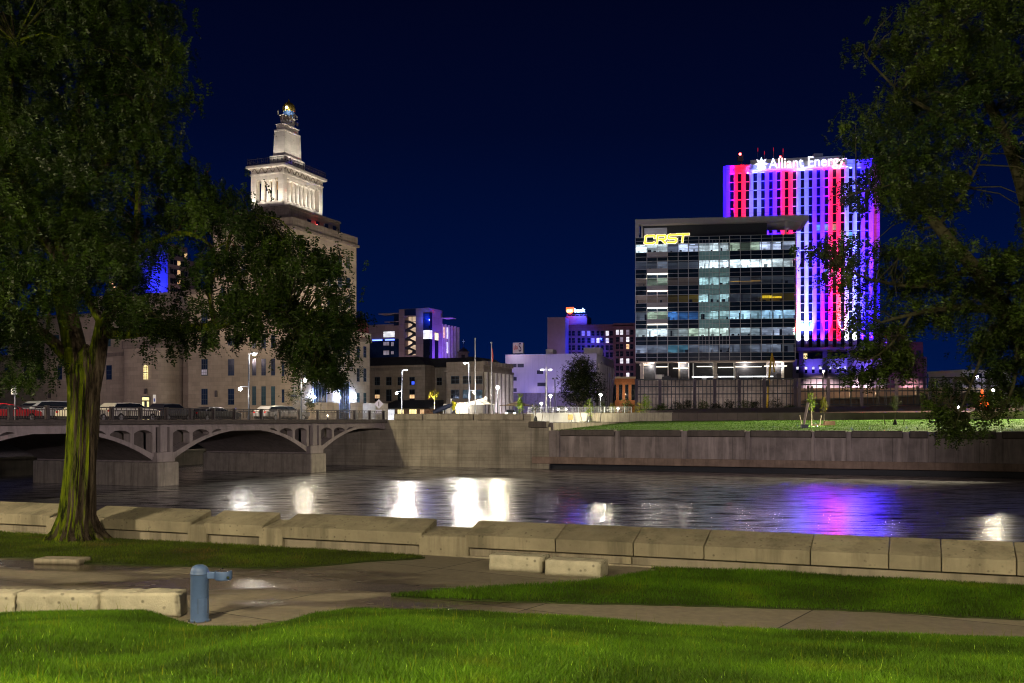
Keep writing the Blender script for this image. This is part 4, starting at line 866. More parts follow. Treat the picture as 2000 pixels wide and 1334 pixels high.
for (a, b) in (((eL - .4, dy - .4), (dx + .4, dy - .4)), ((dx + .4, dy - .4), (dx + .4, eR + .4)), ((eL - .4, eR + .4), (eL - .4, dy - .4))):
    a, b = Vector((*a, ze)), Vector((*b, ze)); n = int((b - a).length / .42)
    for h in (.15, 1.15): rl.tube([a + Vector((0, 0, h)), b + Vector((0, 0, h))], .045, 5)
    for i in range(n + 1): p = a.lerp(b, i / n); rl.tube([p, p + Vector((0, 0, 1.35 if i % 5 == 0 else 1.15))], .06 if i % 5 == 0 else .03, 5)
    for i in range(0, n, 2): p = a.lerp(b, (i + 1) / n); rl.ball(p + Vector((0, 0, .65)), .16, 6, 4)
rl.build('roof_railing', M['iron'], vb)
# shaft
fy = V.side(556.6, HZ, dx - 3.2)[0]; gx = dx - 3.2; fR = V.side(589, HZ, gx)[0]; fL = V.front(533.5, HZ, fy)[0]
Zs = lambda py: V.sz(557, py, gx)
MB().box(fL - .5, gx + .5, fy - .5, fR + .5, ze, Zs(303)).build('shaft_base', M['pale_stone'], vb, bevel=.08)
sh = MB(); k = [(fL, fy), (gx, fy), (gx, fR), (fL, fR)]; z0, z1 = Zs(303) + .002, Zs(254); t = .14
sh.v = [(x, y, z0) for x, y in k] + [(fL + t, fy + t, z1), (gx - t, fy + t, z1), (gx - t, fR - t, z1), (fL + t, fR - t, z1)]
sh.f = [(0, 1, 5, 4), (1, 2, 6, 5), (2, 3, 7, 6), (3, 0, 4, 7), (4, 5, 6, 7)]; sh.m = [0] * 5
sh.build('shaft', M['pale_stone'], vb)
zz = z1
for d, py in ((-.05, 250.5), (.30, 241), (.12, 239), (.55, 236.5), (.85, 221.5), (.6, 219.5)):
    z2 = Zs(py); MB().box(fL + t + d, gx - t - d, fy + t + d, fR - t - d, zz + .002, z2).build('shaft_tier', M['pale_stone'] if d != .55 else M['limestone_dark'], vb, bevel=.05); zz = z2
cvv = M['limestone_dark']
def relief(axis, c, u0, z0, w, h):                # carved wreaths and ribbons
    for i in range(7):
        uu = u0 + w * (random.random() - .5); z_ = z0 + h * (random.random() - .5); r_ = .09 + .09 * random.random()
        cc = (uu, c - .02, z_) if axis == 'x' else (c + .02, uu, z_); relm.ball(cc, r_, 7, 5)
relm = MB(); relief('x', fy + .25, (fL + gx) / 2 - .8, Zs(262), 1.0, 1.8); relief('x', fy + .25, (fL + gx) / 2 + .8, Zs(262), 1.0, 1.8); relief('y', gx - .25, (fy + fR) / 2, Zs(268), 2.2, 2.2)
for i in range(5): relm.box(fL + t + .7 + i * .75, fL + t + 1.1 + i * .75, fy + t + .8, fy + t + .9, zz - 1.0, zz - .3); relm.box(gx - t - .9, gx - t - .8, fy + t + 1.2 + i * 1.0, fy + t + 1.7 + i * 1.0, zz - 1.0, zz - .3)
relm.build('carved_relief', cvv, vb)
mx, my = (fL + gx) / 2 + .3, (fy + fR) / 2
zg = V.sz(562, 207, gx)
MB().lathe(mx, my, [(1.1, zz), (1.05, zz + 1.3), (.75, zz + 1.6), (.7, zg - .7)], 20).build('globe_base', mat('blue_paint', (.10, .20, .42), .6, .1, 3, .02), vb, smooth=True)
gold = mat('gilded_bronze', (.45, .33, .08), .3, .2, 2, .1, metal=.8)
gb_ = MB().ball((mx, my, zg), 1.15, 24, 14, sq=1.08).build('globe', gold, vb, smooth=True)
gr = MB()
for i in range(6): q = i * math.pi / 6; gr.tube([(mx + 1.2 * math.cos(q) * math.cos(a_), my + 1.2 * math.sin(q) * math.cos(a_), zg + 1.27 * math.sin(a_)) for a_ in [j * math.pi / 12 for j in range(25)]], .05, 4)
gr.tube([(mx, my, zg + 1.2), (mx, my, zg + 2.1)], [.28, .02], 8)
gr.build('globe_ribs', gold, vb)
MB().ball((mx + .35, my - 1.22, zg), .22, 10, 6).build('beacon_lamp', glow('beacon', (1, .86, .45), 30), vb)
for x, y in ((fL + t + .5, fy + t + .5), (gx - t - .5, fR - t - .5)): MB().lathe(x, y, [(.15, zz), (.07, zz + .3), (.16, zz + .55), (.02, zz + .9)], 8).build('finial', M['pale_stone'], vb)
# floodlights on the ledges, aimed up the stone
wc = (1, .93, .82)
def flood(loc, aim, p, size=110, col=wc): light('floodlight', 'SPOT', loc, col, p, vb, aim, size, .8, .2)
for i in range(4): x = eL + (dx - eL) * (i + .5) / 4; flood((x, dy - 1.7, z_at + .9), (x, dy + .3, zc1), 750, 120)
for i in range(6): y = dy + (eR - dy) * (i + .5) / 6; flood((dx + 1.6, y, z_at + .8), (dx - .3, y, zc1), 560, 120)
for i in range(3): y = dy + 2.5 + (eR - dy - 4) * i / 2; flood((dx - 1.4, y, zc0 + .4), (dx - 2.2, y, zc1), 160, 130, (1, .72, .36))
for x in (eL + 3.5, dx - 3): flood((x, dy + 1.5, zc0 + .4), (x, dy + 2.6, zc1), 160, 130, (1, .72, .36))
for q in (.25, .75): x = fL + (gx - fL) * q; flood((x, fy - 2.6, ze + .4), (x, fy + .3, Zs(240)), 900, 70)
for q in (.15, .5, .85): y = fy + (fR - fy) * q; flood((gx + 2.6, y, ze + .4), (gx - .3, y, Zs(240)), 1100, 70)
flood((mx + 1.6, my - 2.2, zz + .3), (mx, my, zg), 160, 80); flood((mx - 1.6, my - 2.2, zz + .2), (mx, my, zz + 1), 50, 80, (.4, .6, 1))
flood((26, 6, 7), (0, 9, 34), 30000, 70, (1, .80, .60)); flood((-9, -30, 7), (-8, 0, 36), 26000, 60, (1, .80, .64))  # two added floods out in front, brightening the upper walls
# ---------------------------------------------------------------- auditorium wing with the rounded bay
aw = empty('auditorium_wing', V.M, 'long low stone wing with a rounded bay and one lit arched window', 'building')
py_ = 4.0; x0_ = -75; xa = xw - .01
zb1 = V.fz(120, 690, py_)
MB().box(x0_, xa, py_, 34, G0, zb1).build('wall', M['limestone'], aw)
MB().box(x0_, xa, py_ - .35, py_ - .003, zb1 - .9, zb1 - .2).build('band', M['limestone_dark'], aw, bevel=.05)
zb2 = V.fz(120, 622, py_ + 3)
MB().box(x0_, xa, py_ + 3, 34, zb1 + .002, zb2).build('upper_wall', M['limestone'], aw)
MB().box(x0_, xa, py_ + 2.6, 34, zb2 + .002, zb2 + .7).build('cornice', M['limestone_dark'], aw)
zb3 = V.fz(300, 572, py_ + 8)
MB().box(V.front(150, HZ, 8)[0], xa, py_ + 8, 34, zb2 + .702, zb3).build('top_wall', M['limestone'], aw)
b0, b1, bm_ = V.front(236, HZ, 0)[0], V.front(336, HZ, 1.0)[0], .5
bay = [(b0, py_), (b0, .8), (b0 + .9, .1)] + [(b0 + .9 + (b1 - b0 - 3.6) * i / 6, .1 - .25 * math.sin(math.pi * i / 6)) for i in range(1, 7)] + [(b1 - 1.9, .5), (b1 - 1.1, 1.3), (b1 - .5, 2.4), (b1, py_)]
zbay = V.fz(285, 680, 0)
MB().prism(bay[::-1], G0, zbay).build('bay_wall', M['limestone'], aw, smooth=True)
cxm, cym = (b0 + b1) / 2, py_ / 2
MB().prism([((x - cxm) * 1.04 + cxm, (y - py_) * 1.10 + py_) for x, y in bay[::-1]], zbay + .002, zbay + 1.5).build('bay_parapet', M['limestone_dark'], aw)
def aw_(px0, px1, py0, py1, y, **k):
    a, b = V.front(px0, HZ, y)[0], V.front(px1, HZ, y)[0]; m_ = (px0 + px1) / 2; return win(aw, a, b, V.fz(m_, py1, y), V.fz(m_, py0, y), y, **k)
yb = bay[5][1] - .06
a, b = V.front(280.5, HZ, yb)[0], V.front(289, HZ, yb)[0]; za_, zb_ = V.fz(285, 741, yb), V.fz(285, 718, yb); rr = (b - a) / 2
arc = [(a, za_), (b, za_)] + [((a + b) / 2 + rr * math.cos(t), zb_ + rr * math.sin(t)) for t in [math.pi * i / 10 for i in range(11)]]
aww = MB().prism(arc, yb - .03, yb - .02, 'y').build('arched_window', M['lit_yellow'], aw)
m = MB()
for i in (1, 2): x = a + (b - a) * i / 3; m.box(x - .04, x + .04, yb - .06, yb - .031, za_, zb_ + rr * .85)
for i in range(1, 6): z = za_ + (zb_ - za_) * i / 5; m.box(a, b, yb - .058, yb - .033, z - (.08 if i == 3 else .03), z + (.08 if i == 3 else .03))
m.build('glazing_bars', M['frame'], aww)
dr = MB(); da, db = V.front(277, HZ, yb)[0], V.front(293, HZ, yb)[0]; dz = V.fz(285, 774, yb)
dr.box(da, db, yb - .08, yb - .02, G0, dz); d = dr.build('door', M['frame'], aw)
q = MB(); mdx = (da + db) / 2
for s0, s1 in ((da + .15, mdx - .32), (mdx + .32, db - .15)): q.box(s0, s1, yb - .1, yb - .081, G0, dz - 1.0)
q.box(da + .15, db - .15, yb - .1, yb - .081, dz - .75, dz - .2); q.build('door_glass', M['lit_yellow'], d)
for a, b in ((10, 20), (47, 57), (74, 84), (113, 121), (208, 218)): aw_(a, b, 714, 741, py_, bars=(1, 2))
for a, b in ((2, 12), (44, 56), (52, 70), (105, 115), (208, 216)): aw_(a, b, 655, 676, py_ + 3, bars=(1, 1), gm='teal_glass')
for a in (305, 319, 333, 347): aw_(a, a + 8, 645, 660, py_ + 3, bars=(1, 1))
for px, py in ((32, 772), (97, 773), (285, 764)):
    y = py_ - .2 if px < 200 else yb - .2; x = V.front(px, HZ, y)[0]; z = V.fz(px, py, y); MB().box(x - .22, x + .22, y - .2, y + .15, z - .5, z + .5).build('wall_lantern', M['iron'], aw, bevel=.08)
x = V.fx(423); z = V.fz(423, 769); MB().box(x - .25, x + .25, -.3, -.001, z - .6, z + .6).build('wall_lantern', M['iron'], vb, bevel=.08)
# ---------------------------------------------------------------- courthouse behind the bridge end
K = Fr(944, 215, A); ch = empty('courthouse', K.M, 'low stone courthouse with dark hip roofs and a pilastered side', 'building')
M['court'] = mat('courthouse_stone', (.26, .21, .165), .85, .15, .5, .1, joints=(1.5, .7, .015), streak=.4)
x0, x1 = K.fx(872), 0; zt_ = K.fz(944, 713); yd = K.sy(1000)
MB().box(x0, 0, 0, yd, 5, zt_).build('wall', M['court'], ch)
MB().box(x0 - .4, .4, -.4, yd + .4, zt_ - 1.4, zt_ - .9).build('cornice', M['court'], ch, bevel=.06)
m = MB()
for i in range(9): y = yd * i / 8.5; m.box(-.3, .3, y, y + yd / 15, zt_ + .002, zt_ + .9)
m.box(x0, -.31, -.02, .4, zt_ + .002, zt_ + .8); m.build('parapet', M['court'], ch)
for i in range(7): y = .8 + (yd - 1.6) * i / 6; MB().box(.002, .55, y - .35, y + .35, 7.0, zt_ - 1.45).build('pilaster', M['pale_stone'], ch, bevel=.05)
for i in range(6): y = .8 + (yd - 1.6) * (i + .5) / 6; win(ch, y - .45, y + .45, 8, zt_ - 2.4, 0, axis='y', bars=(1, 4), gm='lit_dim' if i == 3 else 'black_glass')
for a in (889, 912, 934):
    xx = K.fx(a); win(ch, xx - .9, xx + .9, K.fz(a, 749), K.fz(a, 735), bars=(1, 1), gm='black_glass'); win(ch, xx - .9, xx + .9, K.fz(a, 778), K.fz(a, 762), bars=(1, 1), gm='teal_glass' if a > 900 else 'black_glass')
def hip(x0, x1, y0, y1, z0, z1, ins):
    return MB().face([(x0, y0, z0), (x1, y0, z0), (x1 - ins, y0 + ins, z1), (x0 + ins, y0 + ins, z1)]).face([(x1, y0, z0), (x1, y1, z0), (x1 - ins, y1 - ins, z1), (x1 - ins, y0 + ins, z1)]).face([(x1, y1, z0), (x0, y1, z0), (x0 + ins, y1 - ins, z1), (x1 - ins, y1 - ins, z1)]).face([(x0, y1, z0), (x0, y0, z0), (x0 + ins, y0 + ins, z1), (x0 + ins, y1 - ins, z1)]).face([(x0 + ins, y0 + ins, z1), (x1 - ins, y0 + ins, z1), (x1 - ins, y1 - ins, z1), (x0 + ins, y1 - ins, z1)])
hip(x0 + .3, -1.2, .6, yd - .6, zt_ + .3, K.fz(905, 697, 4), 3.2).build('roof', M['roof'], ch)
xl0, xl1 = K.front(660, HZ, 6)[0], K.front(830, HZ, 6)[0]; zl_ = K.fz(760, 714, 6)
MB().box(xl0, xl1, 6, 26, 5, zl_).build('wing_wall', M['court'], ch)
MB().box(xl0 - .3, xl1 + .3, 5.5, 5.998, zl_ - 1.1, zl_ - .5).build('cornice', M['limestone_dark'], ch)
hip(xl0 - .4, xl1 + .4, 5.6, 26, zl_ + .002, K.fz(760, 698, 10), 4.0).build('roof', M['roof'], ch)
MB().box(xl1 + .003, x0 - .003, 11, 26, 5, zl_ - .4).build('link_wall', M['court'], ch)
hip(xl1 - 4, x0 + 4, 10.4, 26, zl_ - .3, K.fz(860, 699, 12), 2.5).build('roof', M['roof'], ch)
for a, lit in ((737, 1), (759.5, 0), (782, 0), (805, 2)):
    xx = K.front(a, HZ, 6)[0]
    win(ch, xx - .62, xx + .62, K.fz(a, 752, 6), K.fz(a, 737, 6), 6, bars=(2, 1), gm='black_glass'); win(ch, xx - .62, xx + .62, K.fz(a, 783, 6), K.fz(a, 761, 6), 6, bars=(2, 1), gm='black_glass')
    if lit: win(ch, xx - .6, xx + .6, K.fz(a, 778, 6), K.fz(a, 771, 6), 5.97, bars=(2, 0), gm='lit_warm')
    if lit == 2: win(ch, xx - .1, xx + .6, K.fz(a, 751, 6), K.fz(a, 745, 6), 5.97, bars=(0, 0), gm=glow('screen_blue', (.05, .12, 1), 1.2))
xx = K.front(858, HZ, 11)[0]; win(ch, xx - .6, xx + .6, K.fz(858, 752, 11), K.fz(858, 738, 11), 11, bars=(1, 1), gm='black_glass')
light('wing_light', 'POINT', (x1 + 4, 6, 8), (.85, .78, 1), 1500, ch, radius=.3)
# shopfronts and pavilion at street level before it
sp = empty('street_pavilion', K.M, 'lit low shopfront with yellow glass at the courthouse foot', 'building')
y_ = -5
a, b = K.front(748, HZ, y_)[0], K.front(836, HZ, y_)[0]; zz_ = K.fz(800, 797, y_)
MB().prism([(y_ - .8, zz_), (1.5, zz_ + 1.8), (1.5, zz_ + .2), (y_, zz_ - .15)], a - .5, b + .5, 'x').build('roof', M['roof'], sp)
MB().box(a, b, y_ + .6, 1, 5, zz_ - .16).build('wall', mat('brown_brick', (.22, .12, .07), .9, .2, 1, .1, joints=(.5, .2, .02)), sp)
for p, q, g in ((752, 768, 'lit_white'), (774, 786, 'lit_yellow'), (797, 811, 'lit_yellow'), (818, 826, 'lit_warm')):
    win(sp, K.front(p, HZ, y_)[0], K.front(q, HZ, y_)[0], 5.2, zz_ - .3, y_ + .6, bars=(2, 0), gm=g)
pv = empty('white_pavilion', K.M, 'white lit annex wall with a yellow doorway behind the flood wall', 'building')
a, b = K.front(872, HZ, -4)[0], K.front(944, HZ, -4)[0]; zz_ = K.fz(905, 789, -4)
MB().box(a, b, -4, -1.5, 5, zz_).build('wall', M['pale_stone'], pv); MB().box(a - .3, b + .3, -4.4, -1.5, zz_ + .002, zz_ + .35).build('roof', M['limestone_dark'], pv)
win(pv, K.front(890, HZ, -4)[0], K.front(897, HZ, -4)[0], 5.1, zz_ - 1.2, -4, bars=(0, 0), gm='lit_yellow', name='door')
lb = MB().box(K.front(903, HZ, -4)[0] - .4, K.front(903, HZ, -4)[0] + .4, -4.5, -4.02, zz_ - .35, zz_ - .1).build('wall_lamp', M['lamp'], pv)
light('wall_lamp_light', 'POINT', (K.front(903, HZ, -4)[0], -5.4, zz_ - .6), (1, .95, .85), 500, pv)
tw = empty('bell_cupola', P(905, 700, 300), 'small square bell cupola above the courthouse roof', 'cupola')
MB().box(-1.4, 1.4, -1.4, 1.4, -4, 1.6).box(-1.7, 1.7, -1.7, 1.7, 1.602, 1.9).build('wall', M['court'], tw); MB().lathe(0, 0, [(1.4, 1.9), (1.1, 2.6), (.2, 3.1), (.05, 4.4)], 8).build('roof', M['roof'], tw)
MB().box(-.5, .5, -1.43, -1.4, -1, 1).build('opening', M['dark'], tw); MB().box(-.06, .06, -.06, .06, 4.4, 5.6).box(-.35, .35, -.05, .05, 4.9, 5.05).build('cross', M['white'], tw)
# ---------------------------------------------------------------- modern block with the zigzag stair
T = Fr(839, 300, A); st = empty('stair_tower', T.M, 'modern block with a lit zigzag staircase and purple side', 'building')
M['taupe'] = mat('taupe_panel', (.30, .23, .24), .8, .1, .3, .05, joints=(3, 2, .03))
zt_ = T.fz(839, 601); x0 = T.fx(779); yd = T.sy(864)
xs0, xs1 = T.fx(790), T.fx(812); zs1 = T.fz(800, 617); zs0 = T.fz(800, 694)
m = MB(); m.box(x0, xs0, 0, yd, 5, T.fz(784, 604)); m.box(xs1, 0, 0, yd, 5, zt_); m.box(xs0, xs1, .05, yd, zs1, T.fz(800, 603)); m.box(xs0, xs1, .05, yd, 5, zs0); m.build('wall', M['taupe'], st)
MB().box(xs0, xs1, -.02, .045, zs1 + .1, T.fz(800, 604)).build('glass_band', M['blue_glass'], st)
MB().box(xs0, xs1, 2.5, 2.6, zs0, zs1).build('stairwell_wall', glow('stairwell_light', (1, .72, .50), .62, .2, (.3, .3, .3)), st)
h = zs1 - zs0; fl = h * .225; w_ = xs1 - xs0; n = 4
for i in range(n):
    zb = zs0 + i * fl - .6; m = MB()
    m.prism([(xs0 + .3, zb), (xs0 + .3, zb + .6), (xs1 - .6, zb + fl * .5 + .6), (xs1 - .6, zb + fl * .5)], .5, 1.2, 'y')
    m.prism([(xs1 - .3, zb + fl * .5), (xs1 - .3, zb + fl * .5 + .6), (xs0 + .6, zb + fl + .6), (xs0 + .6, zb + fl)], 1.4, 2.1, 'y')
    m.box(xs1 - w_ * .38, xs1 - .02, .4, 2.3, zb + fl * .5 - .2, zb + fl * .5 + .5); m.box(xs0 + .02, xs0 + .9, .4, 2.3, zb + fl - .2, zb + fl + .5)
    m.build('stair_flight', M['dark_steel'], st)
m = MB(); m.box(xs0, xs1, .06, .12, zs0 + h * .835, zs0 + h * .855)
for i in (1, 2): x = xs0 + w_ * i / 3 - .1; m.box(x, x + .16, .06, .12, zs0 + h * .855, zs1)
m.build('stairwell_mullion', M['dark_steel'], st)
a = T.fx(827); ye = T.sy(843.5)
za1, za2, za3 = T.fz(832, 611), T.fz(832, 645), T.fz(832, 662)
for z0, z1, g in ((6, za3, 'black_glass'), (za3 + .01, za2, 'lit_white'), (za2 + .01, za1, 'blue_glass')):
    m = MB(); m.box(a, .12, -.12, ye, z0, z1); m.build('corner_window', M[g], st)
y0 = T.sy(849); MB().box(-.1, .06, y0, y0 + 2.4, 6, T.sz(850, 664)).build('slot_window', M['black_glass'], st); MB().box(-.1, .07, y0, y0 + 2.4, T.sz(850, 664) + .01, T.sz(850, 650)).build('slot_window', M['lit_yellow'], st)
light('roof_light', 'POINT', (a + 1.5, -1.2, za1 - 2), (.05, .1, 1), 900, st)
MB().box(x0 - 6, x0 - .02, 2, 6, T.fz(775, 627), T.fz(775, 626)).box(x0 - 7.5, x0 - .02, 1, 6, T.fz(770, 612), T.fz(770, 610.5)).build('roof_fin', M['taupe'], st)
MB().box(x0 - 3, x0 - .03, 2.5, 8, T.fz(775, 634), T.fz(775, 610)).build('roof_room', M['blue_glass'], st)
MB().box(.02, 3.2, yd - 1, yd + 3, T.sz(866, 622.5), T.sz(866, 621)).build('roof_fin', M['taupe'], st)
# purple floodlight on the side wall
for y in (1.5, 5.5): light('floodlight', 'SPOT', (9, y, 7), (.22, .09, 1), 60000, st, (0, y + 1, 26), 75, 1, .4)
light('floodlight', 'SPOT', ((x0 + xs0) / 2, -14, 6), (1, .72, .75), 9000, st, ((xs0 + xs1) / 2, 0, 26), 80, 1, .4)
lx = T.front(640, HZ, 3)[0]; zlo = T.fz(740, 634, 3)
gw = empty('glass_annex', T.M, 'dark glass office annex with a glowing blue roof line', 'building')
MB().box(lx, x0 - .1, 3, 18, 5, zlo - 4.5).build('wall', M['blue_glass'], gw); MB().box(lx, x0 - .1, 3, 18, zlo - 4.4, zlo).build('roof_band', M['taupe'], gw)
bl = glow('neon_blue', (.10, .16, 1), 5)
for p, q in ((690, 746), (752, 770)): MB().box(T.front(p, HZ, 2.8)[0], T.front(q, HZ, 2.8)[0], 2.8, 2.98, zlo - 4.9, zlo - 4.5).build('neon_line', bl, gw)
MB().box(x0 - .5, x0 - .12, 2.6, 2.98, 8, zlo - 9).build('neon_line', glow('neon_blue_dim', (.02, .12, 1), 1.6), gw)
for p, q, y0, y1, g in ((749, 771, 648, 659, 'lit_white'), (749, 760, 668, 675, 'lit_dim'), (764, 769, 668, 676, 'lit_dim'), (749, 760, 685, 693, 'lit_dim'), (764, 769, 686, 692, 'lit_dim')):
    win(gw, T.front(p, HZ, 3)[0], T.front(q, HZ, 3)[0], T.fz(p, y1, 3), T.fz(p, y0, 3), 2.97, bars=(1, 0), gm=g)
rb = empty('ribbed_block', T.M, 'narrow block with white vertical ribs behind the stair block', 'building')
yb0, yb1 = yd + 3.1, T.sy(895, -2); MB().box(-30, -2, yb0, yb1, 5, T.sz(880, 638, -2)).build('wall', M['taupe'], rb)
for i in range(6): y = yb0 + .4 + (yb1 - yb0 - .8) * i / 5; MB().box(-1.998, -1.5, y - .3, y + .3, 5, T.sz(864 + 30 * i / 5, 633 + 6 * i / 5, -2)).build('rib', M['pale_stone'], rb)
for i, g in ((0, 'lit_warm'), (1, 'lit_white'), (1, 'lit_white')):
    y = yb0 + .4 + (yb1 - yb0 - .8) * (i + .5) / 5; z = T.sz(868, 648 if g != 'lit_white' or i == 0 else 648, -2) - (4.5 if g == 'lit_white' and 'b2' in globals() else 0)
    if g == 'lit_white': b2 = 1
    win(rb, y - 1.2, y + 1.2, z - 2, z + 1.5, -1.97, axis='y', bars=(1, 0), gm=g)
light('floodlight', 'SPOT', (10, yb0 + 2, 7), (.5, .42, 1), 9000, rb, (-2, yb0 + 3, 22), 80, 1, .3)
# ---------------------------------------------------------------- windowless lavender box and its sign
B = Fr(1165, 250, -13); wb = empty('windowless_block', B.M, 'plain windowless block washed in lavender light behind the dark tree', 'building')
M['render'] = mat('painted_render', (.52, .48, .52), .85, .06, .2, .04, streak=.2)
x0 = B.fx(987); zt_ = B.fz(1165, 690); yd = B.sy(1199); zk = B.fz(1080, 767)
MB().box(x0, 0, 0, yd, zk, zt_).build('wall', M['render'], wb); MB().box(x0 + .3, -.3, .4, yd, 5, zk - .003).build('base_wall', M['concrete'], wb)
for i in range(9): y = yd * (.10 + .86 * i / 8); MB().box(.004, .35, y - .22, y + .22, 5, zt_ - 2.2).build('rib', M['render'], wb)
for i in range(8): y = yd * (.10 + .86 * (i + .5) / 8); MB().box(.003, .06, y - .9, y + .9, 6, zt_ - 2.3).build('window_strip', M['black_glass'], wb)
for p, q, t in ((1066, 1080, 682), (1140, 1172, 679)): MB().box(B.front(p, HZ, 4)[0], B.front(q, HZ, 4)[0], 4, 9, zt_ + .002, B.fz(p, t, 4)).build('roof_room', M['render'], wb)
for i in range(3): x = x0 + (0 - x0) * (.12 + .3 * i); light('floodlight', 'SPOT', (x, -13, 5.8), (.30, .24, 1), 3600, wb, (x + 1, 0, 16), 110, 1, .4)
for i in range(4): x = x0 + (0 - x0) * (.1 + .22 * i); light('wash_light', 'SPOT', (x, -2.2, zk - .6), (1, .80, .86), 120, wb, (x, 0, zk + 3), 120, 1, .3)
light('floodlight', 'SPOT', (9, yd / 2, 6), (.55, .4, .95), 6000, wb, (0, yd / 2, 18), 100, 1, .3)
for p, py in ((1003, 714), (1017, 714), (1003, 740), (1003, 762), (1055, 727), (1056, 751), (1062, 751)):
    x = B.fx(p); z = B.fz(p, py); MB().box(x - .8, x + .8, -.12, -.002, z - .45, z + .45).build('wall_vent', M['dark_steel'], wb)
rs = empty('roof_sign', B.M @ Matrix.Translation((B.fx(998), 2, 0)), 'square roof sign with red and dark lettering on the lavender block', 'sign')
w_ = B.fx(1018) - B.fx(998); z0, z1 = B.fz(1000, 689), B.fz(1000, 668)
MB().box(0, w_, 0, 1.4, z0, z1).build('panel', mat('sign_panel', (.55, .50, .52), .7, .06, 1, .02), rs); MB().box(w_ * .2, w_ * .3, .5, .9, zt_, z0 - .002).box(w_ * .7, w_ * .8, .5, .9, zt_, z0 - .002).build('post', M['dark_steel'], rs)
def text(s, size, x, y, z, m, parent, ext=.05, off=0, sx=1.0, rot=(R(90), 0, 0), name='lettering', sh=0):
    c = bpy.data.curves.new(name, 'FONT'); c.body = s; c.size = size; c.extrude = ext; c.offset = off; c.shear = sh; c.materials.append(m)
    t_ = bpy.data.objects.new(name, c); C.objects.link(t_); bpy.context.view_layer.update()
    me = bpy.data.meshes.new_from_object(t_.evaluated_get(bpy.context.evaluated_depsgraph_get())); bpy.data.objects.remove(t_)
    o = bpy.data.objects.new(name, me); C.objects.link(o); o.parent = parent; o.location = (x, y, z); o.rotation_euler = rot; o.scale = (sx, 1, 1); return o
hgt = z1 - z0
text('ulo', hgt * .62, w_ * .08, -.03, z0 + hgt * .36, mat('sign_red', (.40, .02, .03), .7, .05, 3, 0), rs, .02, .03, .52)
text('S', hgt * 1.15, w_ * .56, -.03, z0 + hgt * .16, mat('sign_navy', (.05, .02, .10), .7, .05, 3, 0), rs, .02, .02, .56)
light('sign_light', 'POINT', (w_ * .5, -5, z0 - 1), (.9, .75, .9), 300, rs)
# ---------------------------------------------------------------- bank tower with the lit sign
U = Fr(1104, 420, -13); bk = empty('bank_building', U.M, 'broad dark office building under the glowing bank sign', 'building')
M['brick'] = mat('dark_brick', (.13, .075, .085), .9, .2, .3, .1, joints=(2, 1, .03))
M['slab'] = mat('slab_concrete', (.26, .20, .24), .85, .1, .3, .05)
z = lambda px, py, c=0: U.fz(px, py, c)
MB().box(U.fx(1069), 0, 0, 14, 5, z(1104, 619)).build('stair_slab', M['slab'], bk)
xb0, xb1, xb2 = U.front(1102, HZ, 8)[0], U.front(1199, HZ, 8)[0], U.front(1285, HZ, 6)[0]
MB().box(.01, xb1, 8, 40, 5, z(1140, 634, 8)).build('wall', M['brick'], bk)
MB().box(xb1 + .01, xb2, 6, 40, 5, z(1210, 631, 6)).build('tower_wall', M['brick'], bk); MB().box(xb1 - .3, xb2, 5.4, 5.99, z(1210, 639, 6), z(1210, 637, 6)).build('cornice', M['brick'], bk)
MB().box(U.front(1106, HZ, 9)[0], U.front(1146, HZ, 9)[0], 9, 22, z(1120, 634, 8) + .01, z(1120, 617, 9)).build('penthouse', M['slab'], bk)
rw_ = (650, 664, 678, 692, 706, 720, 734)
lit = {(1160, 664): 'lit_dim', (1181, 664): 'lit_white', (1189, 664): 'lit_white', (1181, 650): 'lit_white', (1189, 650): 'lit_white', (1137, 651): 'lit_dim', (1150, 651): 'lit_dim', (1168, 664): 'lit_white', (1206, 648): 'lit_white', (1214, 648): 'lit_white', (1226, 648): 'lit_dim', (1226, 663): 'lit_white', (1226, 677): 'lit_warm', (1214, 705): 'lit_white', (1226, 705): 'lit_white', (1226, 734): 'lit_white', (1214, 663): 'lit_dim'}
for px in (1112, 1120, 1131, 1139, 1150, 1158, 1168, 1176, 1186, 1194, 1206, 1214, 1226, 1234):
    c = 8 if px < 1199 else 6; n = 7
    for r_ in range(n):
        py = rw_[r_] - (2 if px > 1199 else 0); x = U.front(px, HZ, c)[0]; zc_ = U.fz(px, py + 1, c)
        best = min(lit, key=lambda q: abs(q[0] - px) + abs(q[1] - py) * .7); g = lit[best] if abs(best[0] - px) < 4.5 and abs(best[1] - py) < 3 else 'black_glass'
        win(bk, x - .62, x + .62, zc_ - 1.0, zc_ + 1.0, c, bars=(0, 1), gm=g)
sg = empty('bank_sign', U.M @ Matrix.Translation((U.front(1106, HZ, 9)[0], 9, z(1106, 614, 9))), 'glowing us bank roof sign with a red and gold shield', 'sign')
q = 420 / F * 1.02
MB().prism([(0, 5.5 * q), (0, 13.5 * q), (15 * q, 13.5 * q), (15 * q, 5.5 * q), (12 * q, 2.4 * q), (7.5 * q, 0), (3 * q, 2.4 * q)], -.5, 0, 'y').build('shield', glow('sign_red_light', (1, .10, .02), 2.6), sg)
MB().box(.3, 15 * q - .3, -.62, -.51, 3.5 * q, 9.8 * q).build('shield_panel', glow('sign_gold_light', (1, .62, .12), 2.6), sg)
text('us', 8.2 * q, 1.6 * q, -.70, 4.2 * q, glow('sign_white_hot', (1, .95, .8), 5), sg, .04, .03, 1.25)
text('bank', 11 * q, 16.2 * q, -.5, 3.6 * q, glow('sign_white_light', (.55, .75, 1), 4), sg, .2, .05, 1.0)
MB().box(0, 40 * q, 0, .3, -1.3 * q, -.8 * q).build('sign_rail', M['slab'], sg)
for i in range(5): MB().box(8 * q * i + .2, 8 * q * i + .5, .05, .3, -4 * q, -.82 * q).build('post', M['dark_steel'], sg)
